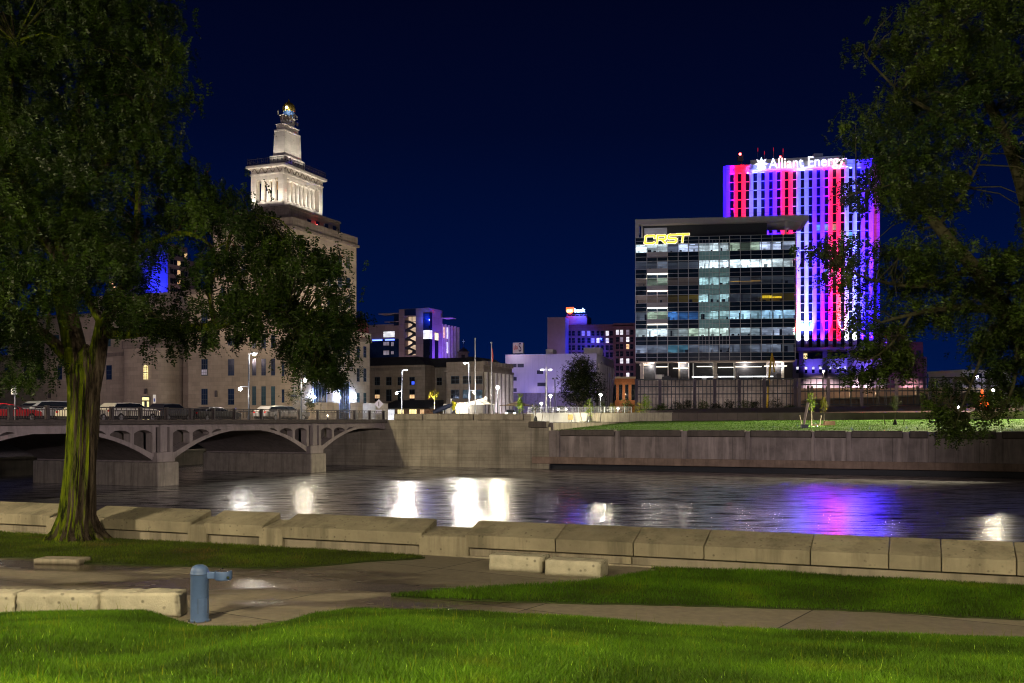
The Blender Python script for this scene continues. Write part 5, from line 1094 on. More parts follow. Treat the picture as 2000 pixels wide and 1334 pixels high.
light('sign_light', 'POINT', (7 * q, -2.2, 3 * q), (1, .05, .12), 500, sg, radius=1); light('sign_light', 'POINT', (28 * q, -2.2, 3 * q), (.04, .06, 1), 5000, sg, radius=.3)
light('floodlight', 'SPOT', (12, -2, 40), (.02, .04, 1), 20000, bk, (3, 10, 30), 140, 1, .4)
light('floodlight', 'SPOT', (-6, -40, 8), (.8, .55, .85), 26000, bk, (4, 6, 30), 90, 1, .5)
light('floodlight', 'SPOT', (26, -40, 8), (.8, .5, .75), 26000, bk, (26, 6, 30), 90, 1, .5)
hb = empty('brick_hall', P(1205, 818, 330), 'small orange brick hall at the foot of the bank building', 'building')
ob = mat('orange_brick', (.36, .15, .07), .9, .2, .5, .1, joints=(1, .5, .03))
MB().box(-2, 6.6, 0, 12, -1, 13).build('wall', ob, hb); MB().box(-2.3, 6.9, -.3, 12, 13.002, 13.6).build('cornice', M['pale_stone'], hb)
for i in range(4): win(hb, -1.3 + i * 2, -.3 + i * 2, 6, 11, 0, bars=(1, 2), gm='black_glass')
light('wall_light', 'POINT', (3, -4, 8), (1, .75, .5), 900, hb)
# ---------------------------------------------------------------- apartment tower with blue light, seen through the big tree
Q = Fr(328, 390, A); bt = empty('apartment_tower', Q.M, 'apartment tower washed blue, glimpsed through the big tree', 'building')
zt_ = Q.fz(328, 475); MB().box(Q.fx(285), 0, 0, Q.sy(366), 5, zt_).build('wall', M['taupe'], bt)
MB().box(Q.fx(190), Q.fx(285) - .02, 6, 30, 5, Q.fz(240, 500, 6)).build('wing_wall', M['taupe'], bt)
for i in range(5):
    for j in range(7):
        y = Q.sy(366) * (.12 + .18 * i); z_ = zt_ - 3.2 - 3.6 * j
        g = 'lit_warm' if (i, j) in ((2, 1), (2, 2), (4, 0), (2, 3), (2, 5), (3, 6)) else 'black_glass'; win(bt, y, y + 1.7, z_ - .9, z_ + .9, 0, axis='y', bars=(1, 0), gm=g)
for p, py, g in ((216, 554, 'lit_warm'), (222, 564, 'lit_warm'), (216, 512, 'lit_white')): x = Q.front(p, HZ, 6)[0]; zc_ = Q.fz(p, py, 6); win(bt, x - 1, x + 1.4, zc_ - .9, zc_ + .9, 6, bars=(1, 0), gm=g)
light('floodlight', 'SPOT', (Q.fx(306), -9, 22), (.02, .03, 1), 120000, bt, (Q.fx(308), 0, 44), 90, 1, .4); light('floodlight', 'SPOT', (Q.fx(306), -9, 50), (.02, .03, 1), 60000, bt, (Q.fx(308), 0, 62), 90, 1, .4)
light('floodlight', 'SPOT', (Q.front(198, HZ, 6)[0], 0, 30), (.02, .03, 1), 60000, bt, (Q.front(199, HZ, 6)[0], 6, 52), 40, 1, .4)
light('floodlight', 'SPOT', (14, Q.sy(366) / 2, 30), (1, .7, .65), 14000, bt, (0, Q.sy(366) / 2, 56), 80, 1, .4)
# ---------------------------------------------------------------- glass office block with the trucking company's sign
O = Fr(1241, 255, -8.1); of = empty('glass_office', O.M, 'dark glass office block with lit floors and a gold roof sign', 'building')
X = lambda px: O.fx(px); Z = lambda py: CAMZ + (HZ - py) / F * 255
zr0 = Z(465); zbot = Z(707); W_ = X(1553); dep = 26
spand = glass('spandrel_glass', (.012, .026, .045), .12); clear = M['pane']
M['grey_metal'] = mat('grey_metal', (.48, .46, .48), .6, .08, 1, .03)
bands = [(478, 494), (511, 527), (544, 559), (577, 592.5), (609.5, 626), (642.5, 658), (674.5, 690)]
cols = [1241, 1263.5, 1283.5, 1304, 1324.5, 1344.5, 1365, 1385, 1405, 1425, 1446, 1466.5, 1487, 1508, 1529.5, 1553]
# floor slabs with their spandrel glass; rooms are open between them, back walls lit where someone left the light on
edges = [(465, 478)] + [(bands[i][1], bands[i + 1][0]) for i in range(6)] + [(690, 707)]
MB().box(0, W_, 4.5, dep, 5, zr0).build('core_wall', M['dark'], of)
for a, b in edges: MB().box(0, W_, .02, 4.49, Z(b), Z(a)).build('spandrel', spand, of)
mu = MB()
for c in cols: mu.box(X(c) - .07, X(c) + .07, -.10, .015, zbot, zr0)
for a, b in edges:
    for p in (a, b, (a + b) / 2): mu.box(0, W_, -.07, -.001, Z(p) - .045, Z(p) + .045)
mu.build('mullion_grid', M['mullion'], of)
lits = {}
def litm(c, s, v=.6): 
    k = (c, s)
    if k not in lits: lits[k] = glow('lit_office', c, s, v, (.35, .35, .9))
    return lits[k]
wh, lav, grn, tea, blu, yel, pnk = (.92, .96, 1), (.70, .72, .95), (.72, .82, .62), (.55, .78, .80), (.12, .36, 1), (1, .62, .08), (1, .66, .56)
spec = {0: [(1241, 1263.5, wh, .75), (1263.5, 1304, wh, .6), (1304, 1365, lav, .45), (1365, 1425, wh, 1.0), (1425, 1487, grn, .22), (1487, 1553, lav, .45)],
        1: [(1241, 1263.5, lav, .02), (1263.5, 1304, lav, .06), (1304, 1365, lav, .015), (1365, 1425, wh, .85), (1425, 1487, wh, .95), (1487, 1553, wh, .8)],
        2: [(1241, 1263.5, pnk, .04), (1263.5, 1304, grn, .26), (1304, 1365, pnk, .015), (1365, 1425, tea, .40), (1425, 1487, lav, .008), (1487, 1553, lav, .008)],
        3: [(1241, 1263.5, pnk, .05), (1263.5, 1304, pnk, .22), (1304, 1365, yel, .02), (1365, 1425, tea, .50), (1425, 1487, lav, .006), (1487, 1553, yel, .02)],
        4: [(1241, 1263.5, lav, .16), (1263.5, 1304, grn, .26), (1304, 1365, blu, .34), (1365, 1425, tea, .45), (1425, 1487, (.6, .85, 1), .62), (1487, 1553, (.5, .75, 1), .6)],
        5: [(1241, 1304, wh, .55), (1304, 1344.5, wh, .5), (1344.5, 1365, grn, .45), (1365, 1425, (.85, .95, .85), .65), (1425, 1487, (.8, .9, 1), .45), (1487, 1553, lav, .22)],
        6: [(1241, 1263.5, lav, .12), (1263.5, 1304, lav, .10), (1304, 1344.5, (.2, .5, .7), .12), (1344.5, 1425, lav, .08), (1425, 1487, lav, .08), (1487, 1553, lav, .16)]}
rnd = random.Random(5)
for fl, segs in spec.items():
    t, b = bands[fl]
    for a, c, col, s in segs:
        xa, xc, z0, z1 = X(a) + .04, X(c) - .04, Z(b), Z(t)
        panes = [p for p in cols if a <= p < c - 3] + [c]
        m = MB(); mats_ = [litm(col, s * .8), litm(col, s * 1.9), litm(col, s * 3.2), litm(col, min(2.4, s * 3.6), 0), M['dark_steel'], litm(col, s * .3)]
        for p, q in zip(panes, panes[1:]):                                                # one room or bay of desks behind each pane
            k_ = rnd.choices((0, 1, 2, 5), (3, 4, 3, 1.4))[0]; x0, x1 = X(p) + .04, X(q) - .04; bd = rnd.choice((1.6, 2.6, 4.0, 4.0))
            m.box(x0, x1, bd, bd + .1, z0, z1, k_)
            if rnd.random() < .4: m.box(x0, x0 + .08, .06, bd, z0, z1, 5)
            if rnd.random() < .3: m.box(x0 + .05, x1 - .05, .05, .07, z1 - (z1 - z0) * rnd.choice((.25, .4, .6)), z1, 1)     # a blind
            if s > .1 and k_ in (1, 2):
                xx = rnd.uniform(x0, x1 - 1.2); m.box(xx, xx + 1.1, min(1.2, bd - .4), min(1.4, bd - .2), z1 - .12, z1 - .03, 3)
            xx = x0 + rnd.uniform(.1, .7)
            while xx < x1 - .5:
                w = rnd.uniform(.25, .9); h = rnd.choice((.2, .3, .3, .45, .8)) * (z1 - z0); y = rnd.uniform(.8, bd - .35); m.box(xx, min(xx + w, x1 - .05), y, y + .3, z0, z0 + h, rnd.choice((4, 5, 5, 0))); xx += w + rnd.uniform(.4, 1.3)
            for q_ in (.36,):                                                             # fine glazing bar across the pane
                m.box(x0, x1, .02, .045, z0 + (z1 - z0) * q_ - .02, z0 + (z1 - z0) * q_ + .02, 4)
        r_ = m.build('lit_room' if s > .1 else 'dark_room', mats_, of)
        MB().box(xa, xc, .0, .012, z0, z1).build('window', clear, r_)
        if fl == 3 and a == 1487: MB().box(X(1489), X(1527), .5, .6, Z(586), Z(581)).build('light_strip', glow('strip_yellow', (1, .6, .03), 1.1, .5), r_)
        if fl == 2 and a == 1425: MB().box(X(1427), X(1486), .5, .6, Z(553), Z(552)).build('light_strip', glow('strip_amber', (1, .5, .1), .9, .5), r_)
for t, b in ((494, 511), (527, 544), (559, 577), (592.5, 609.5), (626, 642.5)): MB().box(X(1365.3), X(1424.7), -.004, .018, Z(b) + .02, Z(t) - .02).build('atrium_glass', glow('atrium_glow', (.35, .66, .70), .10, .6, (.4, .4, .8)), of)
# balconies on the left bay
for i, (py, col) in enumerate(((500, None), (532, (1, .95, .8)), (565, (1, .72, .66)), (598, (1, .95, .8)), (630, (1, .95, .8)))):
    bx = MB().box(X(1264), X(1304), -1.5, -.11, Z(py + 4), Z(py - 5)); o = bx.build('balcony', M['grey_metal'], of)
    if col: MB().box(X(1264.5), X(1303.5), -1.45, -.2, Z(py + 5.4), Z(py + 4) - .002).build('strip_lamp', glow('strip_lamp', col, 2.5), o)
    m = MB().box(X(1264), X(1304), -1.5, -1.46, Z(py - 13), Z(py - 12.5))
    for k in range(9): x = X(1264) + (X(1304) - X(1264)) * k / 8; m.box(x - .02, x + .02, -1.49, -1.47, Z(py - 5), Z(py - 12.5))
    m.build('balcony_rail', M['steel'], o)
# tall bright atrium bay glass divisions
m = MB()
for i in range(1, 9): x = X(1365) + (X(1425) - X(1365)) * i / 9; m.box(x - .03, x + .03, -.05, -.02, Z(690), Z(472))
m.build('atrium_bar', M['mullion'], of)
# top storey: set-back dark screen, white canopy frame on legs
MB().box(X(1255), X(1500), 2.5, 6, zr0 + .003, Z(436)).build('roof_screen', M['dark_steel'], of)
MB().box(X(1258), X(1303), 2.2, 2.45, Z(456), Z(443)).build('screen_panel', litm(lav, .10, .8), of)
cn = MB(); zc0, zc1 = Z(440), Z(430); xc = O.front(1580, HZ, -1)[0]
cn.box(-.05, xc, -1, 1.5, zc0, zc1); cn.box(-.05, .9, -.9, .8, zr0, zc0 - .002); cn.box(xc - 1.0, xc, 1.502, 14, zc0 + .02, zc1 - .02); cn.box(-.05, .9, 1.502, 14, zc0 + .02, zc1 - .02)
for px in (1533, 1252): cn.box(X(px), X(px) + .5, .2, .7, zr0, zc0 - .002)
cn.build('roof_canopy', M['grey_metal'], of, bevel=.04)
lv_ = MB()
for i in range(9): y = 2 + i * 1.3; lv_.box(X(1500), xc - 1.0, y, y + .12, zc0 + .1, zc1 - .1)
lv_.build('canopy_louvres', M['grey_metal'], of)
# sign letters: square-cornered strokes with a bright white rim
def letter(paths, x, zb, w, h, st, name='sign_letter'):
    o = None
    for mm, s, y in ((gold_l, st, -.55), (rim_l, st * 1.45, -.40)):
        m = MB()
        for pth in paths:
            pts = [Vector((x + a * w, y, zb + b * h)) for a, b in pth]
            for p, q in zip(pts, pts[1:]):
                d = (q - p).normalized(); n = Vector((-d.z, 0, d.x)) * s / 2; e = d * s / 2
                a_, b_ = p - e, q + e
                m.prism([((a_ - n).x, (a_ - n).z), ((b_ - n).x, (b_ - n).z), ((b_ + n).x, (b_ + n).z), ((a_ + n).x, (a_ + n).z)], y + .0, y + .12, 'y')
        if o is None: o = m.build(name, mm, of)
        else: m.build('letter_rim', mm, o)
gold_l = glow('sign_gold', (1, .60, .04), 1.4); rim_l = glow('sign_rim', (1, .90, .62), 1.6)
sh = lambda P_: [[(a + .10 * b, b) for a, b in p] for p in P_]
lx = [(1259, 1278), (1281, 1299), (1302, 1322)]; zb = Z(476.5); hh = Z(462) - zb; stw = .42
letter(sh([[(1, .72), (1, .95), (.85, 1), (.12, 1), (0, .9), (0, .1), (.12, 0), (.85, 0), (1, .1)]]), X(1259.5), zb, X(1278) - X(1260), hh, stw)
letter(sh([[(0, 0), (0, 1), (.85, 1), (1, .88), (1, .58), (.85, .48), (.25, .48)], [(.55, .45), (1.02, 0)]]), X(1283), zb, X(1299) - X(1283), hh, stw)
letter(sh([[(1, 1), (.15, 1), (0, .9), (0, .62), (.15, .52), (.85, .52), (1, .42), (1, .1), (.85, 0), (0, 0)]]), X(1304.5), zb + .1, X(1320) - X(1304.5), hh, stw)
letter(sh([[(-.12, 1), (1, 1)], [(.45, 1), (.45, 0)]]), X(1324), zb + .2, X(1343) - X(1324), hh, stw)
# open lit lobby floor
zl0, zl1 = Z(743), Z(708)
lb = MB(); lb.box(.9, W_ - .4, 6.5, 6.6, zl0, zl1 - .05, 0); lb.box(0, W_, -.4, 7, zl1, zl1 + .3, 1); lb.box(0, W_, -.4, 7, zl0 - .8, zl0 - .003, 2)
lob = lb.build('lobby', [glow('lobby_wall', (.88, .90, .92), 1.7, .6, (.22, .22, .3)), mat('soffit', (.42, .34, .30), .8, .1, 1, .03), M['concrete']], of)
strip = glow('lobby_strip', (1, .90, .74), 3.2)
for a, c, py in ((1249, 1270, 711), (1281, 1306, 715), (1315, 1346, 718), (1362, 1392, 715), (1404, 1434, 717), (1437, 1490, 716), (1495, 1540, 715)): MB().box(X(a), X(c), 3, 3.3, Z(py + 1.2), Z(py)).build('strip_lamp', strip, lob)
for a, c in ((1352, 1436), (1446, 1512)): MB().box(X(a), X(c), 2, 2.6, Z(737), Z(735)).build('strip_lamp', glow('lobby_strip_white', (.92, .96, 1), 2.6, .3, (.5, .5, .5)), lob)
for a in (1244, 1250, 1259, 1279, 1304, 1325, 1345, 1354, 1394, 1435, 1500, 1531): w = rnd.choice((.3, .5, .9)); MB().box(X(a), X(a) + w, rnd.uniform(1, 5), 6, zl0, zl1 - .06).build('lobby_column', rnd.choice((M['white'], M['grey_metal'], M['pale_stone'])), lob)
for i in range(16): x = rnd.uniform(1, W_ - 2); w = rnd.uniform(.5, 2.2); MB().box(x, x + w, rnd.uniform(1.5, 3), 5, zl0, zl0 + rnd.uniform(.6, 1.6)).build('lobby_counter', rnd.choice((M['dark_steel'], M['grey_metal'], M['white'])), lob)
for a, c in ((1279, 1304), (1405, 1434), (1448, 1470), (1475, 1498), (1510, 1530)): MB().box(X(a), X(c), 5.6, 5.8, zl0 + .5, zl1 - 1.4).build('lobby_screen', M['dark_steel'], lob)
for i in range(5): light('lobby_light', 'POINT', (W_ * (i + .5) / 5, 3.5, zl1 - .7), (1, .90, .78), 900, of, radius=.3)
for i in range(3): light('terrace_light', 'POINT', (W_ * (i + .5) / 3, -2.0, Z(745)), (1, .9, .85), 80, of, radius=.3)
# yellow boom lift parked by the lobby
bl_ = empty('boom_lift', O.w(X(1497), -4, 5.4), 'yellow boom lift folded up in front of the lobby', 'boom lift')
ye = mat('machine_yellow', (.55, .36, .02), .5, .15, 2, .05); h7 = Z(694) - 5.4
MB().box(-.9, .9, -.9, .9, .0, 1.3).build('chassis', M['dark_steel'], bl_, bevel=.1)
MB().tube([(-.4, 0, 1.3), (.15, 0, h7 * .62), (.9, 0, h7)], [.28, .24, .2], 6).tube([(.9, 0, h7), (1.5, 0, h7 * .72)], .2, 6).build('boom', ye, bl_)
MB().tube([(.9, 0, h7), (1.9, 0, h7 * .80)], .12, 6).build('jib', mat('machine_orange', (.5, .14, .03), .5, .1, 2, .05), bl_); MB().box(-1.3, .0, -.6, .6, h7 * .52, h7 * .60).build('basket', M['dark_steel'], bl_)
# ---------------------------------------------------------------- parking deck with its screen of bars
def screen(frame, pxa, pxb, ytop, ybot, posts, label, ngap):
    r_ = empty('screen_fence', frame.M, label, 'fence'); f0 = frame.front; za, zb_ = frame.fz(pxa, ytop), frame.fz(pxa, ybot)
    xs = [frame.fx(p) for p in posts]
    for x in xs: MB().box(x - .35, x + .35, -.3, .3, 5, za + .05).build('post', M['pier_mat'], r_, bevel=.03)
    for a, b in zip(xs, xs[1:]):
        m = MB()
        for q in (0, .24, .49, 1): zq = za + (zb_ - za) * q; m.box(a + .35, b - .35, -.06, .06, zq - .13, zq + .13)
        n = max(2, int((b - a) / ngap))
        for i in range(1, n): x = a + (b - a) * i / n; m.box(x - .09, x + .09, -.055, .055, zb_, za)
        m.build('bar_panel', M['dark_steel'], r_)
    return r_
M['pier_mat'] = mat('purple_grey_pier', (.14, .115, .15), .8, .15, 1, .1)
YF = Fr(1241, 238, -8.1)
screen(YF, 1243, 1557, 741, 800, (1243, 1289, 1357, 1396, 1444, 1493, 1553), 'dark bar screen in front of the glass office', .86)
screen(Fr(1557, 232, -8.1), 1559, 1862, 739, 790, (1561, 1618, 1683, 1751, 1817, 1866, 1930), 'dark bar screen along the parking deck towards the right tree', 1.15)
pk = empty('parking_deck', Fr(1241, 244, -8.1).M, 'concrete parking deck with sloping floors behind the bar screens', 'parking deck'); PF = Fr(1241, 244, -8.1)
MB().box(0, PF.fx(1556), 8, 9, 5, Z(745)).build('back_wall', mat('patchy_wall', (.36, .30, .27), .9, .3, .5, .2, joints=(1.1, 1.6, .04)), pk)
MB().box(PF.fx(1558), PF.fx(1985), 9, 9.5, 5, PF.fz(1560, 756)).build('back_wall', mat('deck_wall', (.30, .22, .17), .9, .2, .4, .1), pk)
MB().prism([(PF.fx(1580), PF.fz(1580, 782)), (PF.fx(1985), PF.fz(1900, 766)), (PF.fx(1985), PF.fz(1900, 763)), (PF.fx(1580), PF.fz(1580, 779))], 3, 8.9, 'y').build('ramp', M['concrete'], pk)
for p in (1583, 1590, 1620, 1668, 1690, 1720, 1760, 1800): x = PF.fx(p); MB().box(x, x + .5, 5, 5.5, 5, PF.fz(p, 752)).build('column', M['concrete'], pk)
for p in range(1262, 1550, 52): light('deck_light', 'POINT', (PF.fx(p), 5, 11.5), (1, .88, .82), 130, pk, radius=.3)
for p in (1600, 1660, 1720, 1790): light('deck_light', 'POINT', (PF.fx(p), 5.5, 12), (1, .70, .48), 170, pk, radius=.3)
# ---------------------------------------------------------------- tall tower lit in red, white and blue
Tn = Fr(1418, 350, -11.9); tl = empty('energy_tower', Tn.M, 'tall office tower striped with red, white and blue floodlight', 'building')
X2 = lambda px: Tn.fx(px); Z2 = lambda py: CAMZ + (HZ - py) / F * 350
zt0, zb0 = Z2(323), Z2(681); W2 = X2(1706); nP = 19; pitch = W2 / (nP - .45)
conc = mat('tower_concrete', (.55, .54, .55), .85, .07, .4, .06, joints=(200, 7.6, .08))
pin = mat('tower_pink', (.55, .5, .52), .85, .07, .4, .06, joints=(2, 1.2, .05))
MB().box(0, W2, 1.3, 24, zb0, zt0 - .3).build('core_wall', M['dark'], tl)
pw_ = pitch * .52; zh = Z2(339)
glz = glass('tower_glass', (.005, .008, .05), .3, .25)
strip_l = glow('lit_floor', (.25, .8, .55), .5, .6, (.5, .5, .5))
litw = {12: [6, 11], 13: [6, 11], 14: [7], 15: [7, 8, 11], 16: [], 11: [6], 7: [17, 18], 8: [17, 18], 9: [17], 10: [17], 5: [12], 0: []}
for i in range(nP):
    xa = i * pitch; col = 'brbb'[0]
    MB().box(xa, xa + pw_, 0, 1.29, zb0, zt0).build('pilaster', conc, tl)
    if i == nP - 1: break
    a, b = xa + pw_, xa + pitch; m = MB(); m.box(a, b, .85, .95, zb0, zh, 0); nf = 20
    for f in range(nf + 1): z = zb0 + (zh - zb0) * f / nf; m.box(a + .02, b - .02, .70, .849, z - .14, z + .14, 1)
    m.box(a, b, .3, 1.28, zh + .002, zt0 - .02, 1)
    for f in litw.get(i, []): z = zh - (zh - zb0) * f / nf; m.box(a + .05, b - .05, .80, .848, z - 2.6, z - .5, 2)
    m.build('window_strip', [glz, conc, strip_l], tl)
zs1 = Z2(307); xs0, xs1 = X2(1484), X2(1648)
MB().box(X2(1466), X2(1652), 3, 16, zt0 - .29, Z2(311)).build('penthouse', M['grey_metal'], tl)
tb = MB().box(X2(1469), X2(1654), -.5, -.02, Z2(336), Z2(335)).box(X2(1620), X2(1654), -.5, -.02, Z2(322), Z2(321)).build('sign_rail', M['white'], tl)
pc = MB().box(W2 + .1, W2 + 2.6, 4, 14, Z2(735), Z2(330)).build('stair_core', pin, tl)
MB().box(-1.0, -.02, .6, 20, zb0, zt0 - .1).build('corner_panel', M['grey_metal'], tl)
# podium under the stripes: purple band, dark clerestory, white wall with small windows, columns
MB().box(-.3, W2 + 3, -1.0, 24, Z2(690), zb0 - .003).build('podium_band', M['slab'], tl)
MB().box(0, W2 + 3, 1, 24, Z2(704), Z2(690) - .003).build('clerestory', M['blue_glass'], tl)
xE = X2(1806)
MB().box(-1, xE, -4, 24, 5, Z2(704) - .003).build('podium_wall', M['render'], tl)
for p in (1563, 1609, 1657, 1704, 1752, 1800): MB().box(X2(p) - .75, X2(p) + .75, -4.6, -4.003, 5, Z2(690) if p < 1700 else Z2(703)).build('column', M['pier_mat'], tl)
for p, s in ((1556, 1), (1572.5, 1), (1586.5, 1), (1600.5, 1), (1619, 1), (1634, 1), (1647.5, 1), (1666, 0), (1681, 0), (1695, 0)):
    x = X2(p); win(tl, x - .4, x + .4, Z2(731), Z2(718.5), -4, bars=(0, 1), gm='black_glass')
    if s: win(tl, x - .38, x + .38, Z2(724), Z2(719), -4.03, bars=(0, 0), gm='lit_white', fm='frame')
win(tl, X2(1566), X2(1577), Z2(703), Z2(692), .9, bars=(0, 0), gm='lit_yellow')
# sign
sgn = empty('tower_sign', Tn.M @ Matrix.Translation((X2(1476), -.9, Z2(336))), 'glowing white tower sign lettered Alliant Energy with a star', 'sign')
k = 350 / F; wlight = glow('sign_white', (.95, .97, 1), 1.6)
tx = text('Alliant Energy', 28 * k, 24.5 * k, 0, 1.5 * k, wlight, sgn, .12, .035, 1.0)
bpy.context.view_layer.update(); tx.scale.x = (X2(1647.5) - X2(1500)) / max(tx.dimensions.x, .1)
def star(r0, r1, y, m, n=8, name='star'):
    c = (10.5 * k, 11.2 * k); q = [(c[0] + (r0 if i % 2 == 0 else r1) * k * math.sin(math.pi * i / n), c[1] + (r0 if i % 2 == 0 else r1) * k * math.cos(math.pi * i / n)) for i in range(2 * n)]
    return MB().prism(q, y, y + .1, 'y').build(name, m, sgn)
star(13.5, 6.8, 0, wlight); cxs, czs = 10.5 * k, 11 * k
MB().prism([(cxs - 6 * k, czs - 11 * k), (cxs, czs + 13 * k), (cxs + 6 * k, czs - 11 * k), (cxs + 2.6 * k, czs - 11 * k), (cxs, czs - 2 * k), (cxs - 2.6 * k, czs - 11 * k)], -.16, -.02, 'y').build('star_centre', glow('sign_aqua', (.45, .95, 1), 3), sgn)
light('sign_light', 'POINT', (24, -1.6, 2.5), (.4, .5, 1), 250, sgn, radius=1)
# roof masts
ms_ = empty('roof_mast', Tn.w(X2(1446), 6, zt0 - .3), 'lattice roof mast with a red beacon on the striped tower', 'mast')
m = MB()
for s in ((-.55, -.55), (.55, -.55), (.55, .55), (-.55, .55)): m.tube([(s[0], s[1], 0), (s[0], s[1], 4.6)], .09, 5)
for i in range(4): z = i * 1.15; m.tube([(-.55, -.55, z), (.55, -.55, z + 1.15)], .06, 4).tube([(.55, -.55, z), (-.55, -.55, z + 1.15)], .06, 4)
m.build('lattice', M['slab'], ms_); MB().box(-.9, .9, -.9, .9, 3.0, 4.7).build('panel_antenna', M['slab'], ms_); MB().ball((0, 0, 5.4), .45, 10, 6).build('beacon_lamp', M['lamp_red'], ms_)
for px, top, nm in ((1481, 283, 'thin whip antenna above the star of the tower sign'), (1494, 290, 'whip antenna behind the first letters of the tower sign'), (1512, 284, 'whip antenna above the tower sign beside the red lamp'), (1531, 287, 'whip antenna standing right of the red lamp on the tower'), (1475, 304, 'short whip antenna at the roof edge of the striped tower')):
    q = empty('whip_antenna', Tn.w(X2(px), 5, zt0 - .3), nm, 'antenna', 'whip antennas on the tower roof'); MB().tube([(0, 0, 0), (0, 0, Z2(top) - zt0)], [.09, .05], 5).build('whip', M['slab'], q)
    if top < 292: MB().tube([(0, 0, Z2(top) - zt0 - 1.3), (0, 0, Z2(top) - zt0)], .11, 5).build('tip', glow('red_tip', (1, .02, .05), .35), q)
rl_ = empty('roof_beacon', Tn.w(X2(1525), 3, Z2(311)), 'small red warning lamp on the tower penthouse', 'beacon'); MB().cyl(0, 0, 0, .35, .15).build('base', M['slab'], rl_); MB().ball((0, 0, .6), .35, 10, 6).build('lamp', M['lamp_red'], rl_)
ru = empty('roof_unit', Tn.w(X2(1600), 6, Z2(311)), 'boxy plant unit on the tower roof above the sign', 'roof unit'); MB().box(-1.5, 1.5, -1, 1, .3, 1.6).build('casing', M['grey_metal'], ru); MB().box(-1.3, 1.3, -.8, .8, 0, .298).build('base', M['dark_steel'], ru)
# colour floodlights: one cluster at the foot of every pilaster
seq = 'brrwwbbrrwwbbrrwwbb'; colr = {'b': (.014, .0015, 1.0), 'r': (1.0, .0006, .008), 'w': (.085, .115, 1.0)}; pwr = {'b': 8.0, 'r': 3.4, 'w': 2.0}
H = zt0 - zb0
for i in range(nP):
    x = i * pitch + pw_ / 2; c = colr[seq[i]]; p = pwr[seq[i]]; z0 = zb0 + .3
    for (hf, ang, pp, off) in ((.99, 4.2, 700, 2.3), (.72, 5.0, 420, 2.0), (.46, 7.0, 220, 1.7), (.25, 13, 36, 1.6), (.10, 46, 4.5, 1.5)):
        r2 = (hf * H) ** 2 + off * off; cosv = off / math.sqrt(r2)
        I = pp * 1000 * p
        light('floodlight', 'SPOT', (x, -off, z0), c if hf > .15 or seq[i] != 'w' else (.8, .8, 1), I * (4.0 if hf > .15 else 8.0), tl, (x, 0.2, z0 + hf * H), ang, 1, .1)
light('floodlight', 'SPOT', (W2 + 1.6, -3, Z2(730)), (1, .03, .75), 40000, tl, (W2 + 1.4, 4, Z2(560)), 22, 1, .2)
light('floodlight', 'SPOT', (W2 + 1.6, -14, Z2(730)), (1, .06, .6), 260000, tl, (W2 + 1.4, 4, Z2(400)), 14, 1, .2)
for p in (1600, 1680, 1770): light('wall_wash', 'SPOT', (X2(p), -14, 17), (1, .70, .72), 15000, tl, (X2(p), -4, 12), 95, .8, .4)
for p in (1585, 1640, 1690): light('floodlight', 'SPOT', (X2(p), -9, 21), (.15, .10, 1), 2500, tl, (X2(p), -1, Z2(688)), 110, 1, .4)
db_ = Fr(1735, 330, -8); dk = empty('dark_block', db_.M, 'dark purple block half hidden by the right tree', 'building')
MB().box(0, db_.fx(1772), 0, 14, 5, db_.fz(1735, 636)).build('tower_wall', M['brick'], dk); MB().box(db_.fx(1772) + .01, db_.fx(1806), 2, 14, 5, db_.fz(1772, 668, 2)).build('wall', M['brick'], dk)
for p, py in ((1746, 690), (1760, 690), (1746, 668), (1760, 668), (1780, 690), (1794, 690)): x = db_.front(p, HZ, 2)[0]; c_ = 0 if p < 1772 else 2; win(dk, x - .7, x + .7, db_.fz(p, py + 6), db_.fz(p, py - 6), c_, bars=(1, 1), gm='blue_glass')
light('floodlight', 'SPOT', (4, -18, 14), (.5, .2, .8), 9000, dk, (4, 0, 28), 90, 1, .4)
hs = Fr(1880, 260, 20); ho = empty('flat_house', hs.M, 'pale flat roofed building glimpsed below the right tree', 'building')
MB().box(0, hs.fx(1975), 0, 12, 5, hs.fz(1880, 727)).build('wall', M['render'], ho); MB().box(-.5, hs.fx(1975), -.5, 12, hs.fz(1880, 727) + .002, hs.fz(1880, 722)).build('roof_edge', M['pale_stone'], ho)
for i in range(5): x = 2 + i * 2.6; win(ho, x, x + 1.6, hs.fz(1880, 737), hs.fz(1880, 729), 0, bars=(1, 0), gm='black_glass')
light('wall_light', 'POINT', (6, -6, 12), (.8, .75, 1), 700, ho)
# ---------------------------------------------------------------- far bank: lawn, walls, beds
YB = 40.0
lf = FW.fx(1072) + .25; lb0, lb1 = 5.6, 6.12
def lawn_z(x, y): t = min(max((y - .9) / (YB - .9), 0), 1); s = min(max((x - lf) / 70, 0), 1); return (zl - .12) + (lb0 + (lb1 - lb0) * s - zl + .12) * t
m = MB(); nx, ny = 60, 24
for j in range(ny):
    for i in range(nx):
        y = .9 + (YB - .9) * j / (ny - 1); x = lf + (118 - lf) * i / (nx - 1); m.v.append((x, y, lawn_z(x, y) + .05 * noise.noise(Vector((x * .2, y * .2, 0)))))
for j in range(ny - 1):
    for i in range(nx - 1): q = j * nx + i; m.f.append((q, q + 1, q + nx + 1, q + nx)); m.m.append(0)
LG = grass_mat('far_lawn_grass', (.065, .15, .012), (.10, .17, .015))
tag(m.build('far_lawn', mat('far_turf', (.050, .120, .006), .9, .4, .5, .4), M=FW.M, smooth=True), kind='structure')
fp = [FW.w(lf, .95, 0), FW.w(112, .95, 0), FW.w(112, YB, 0), FW.w(lf, YB, 0)]; iv = FW.M.inverted()
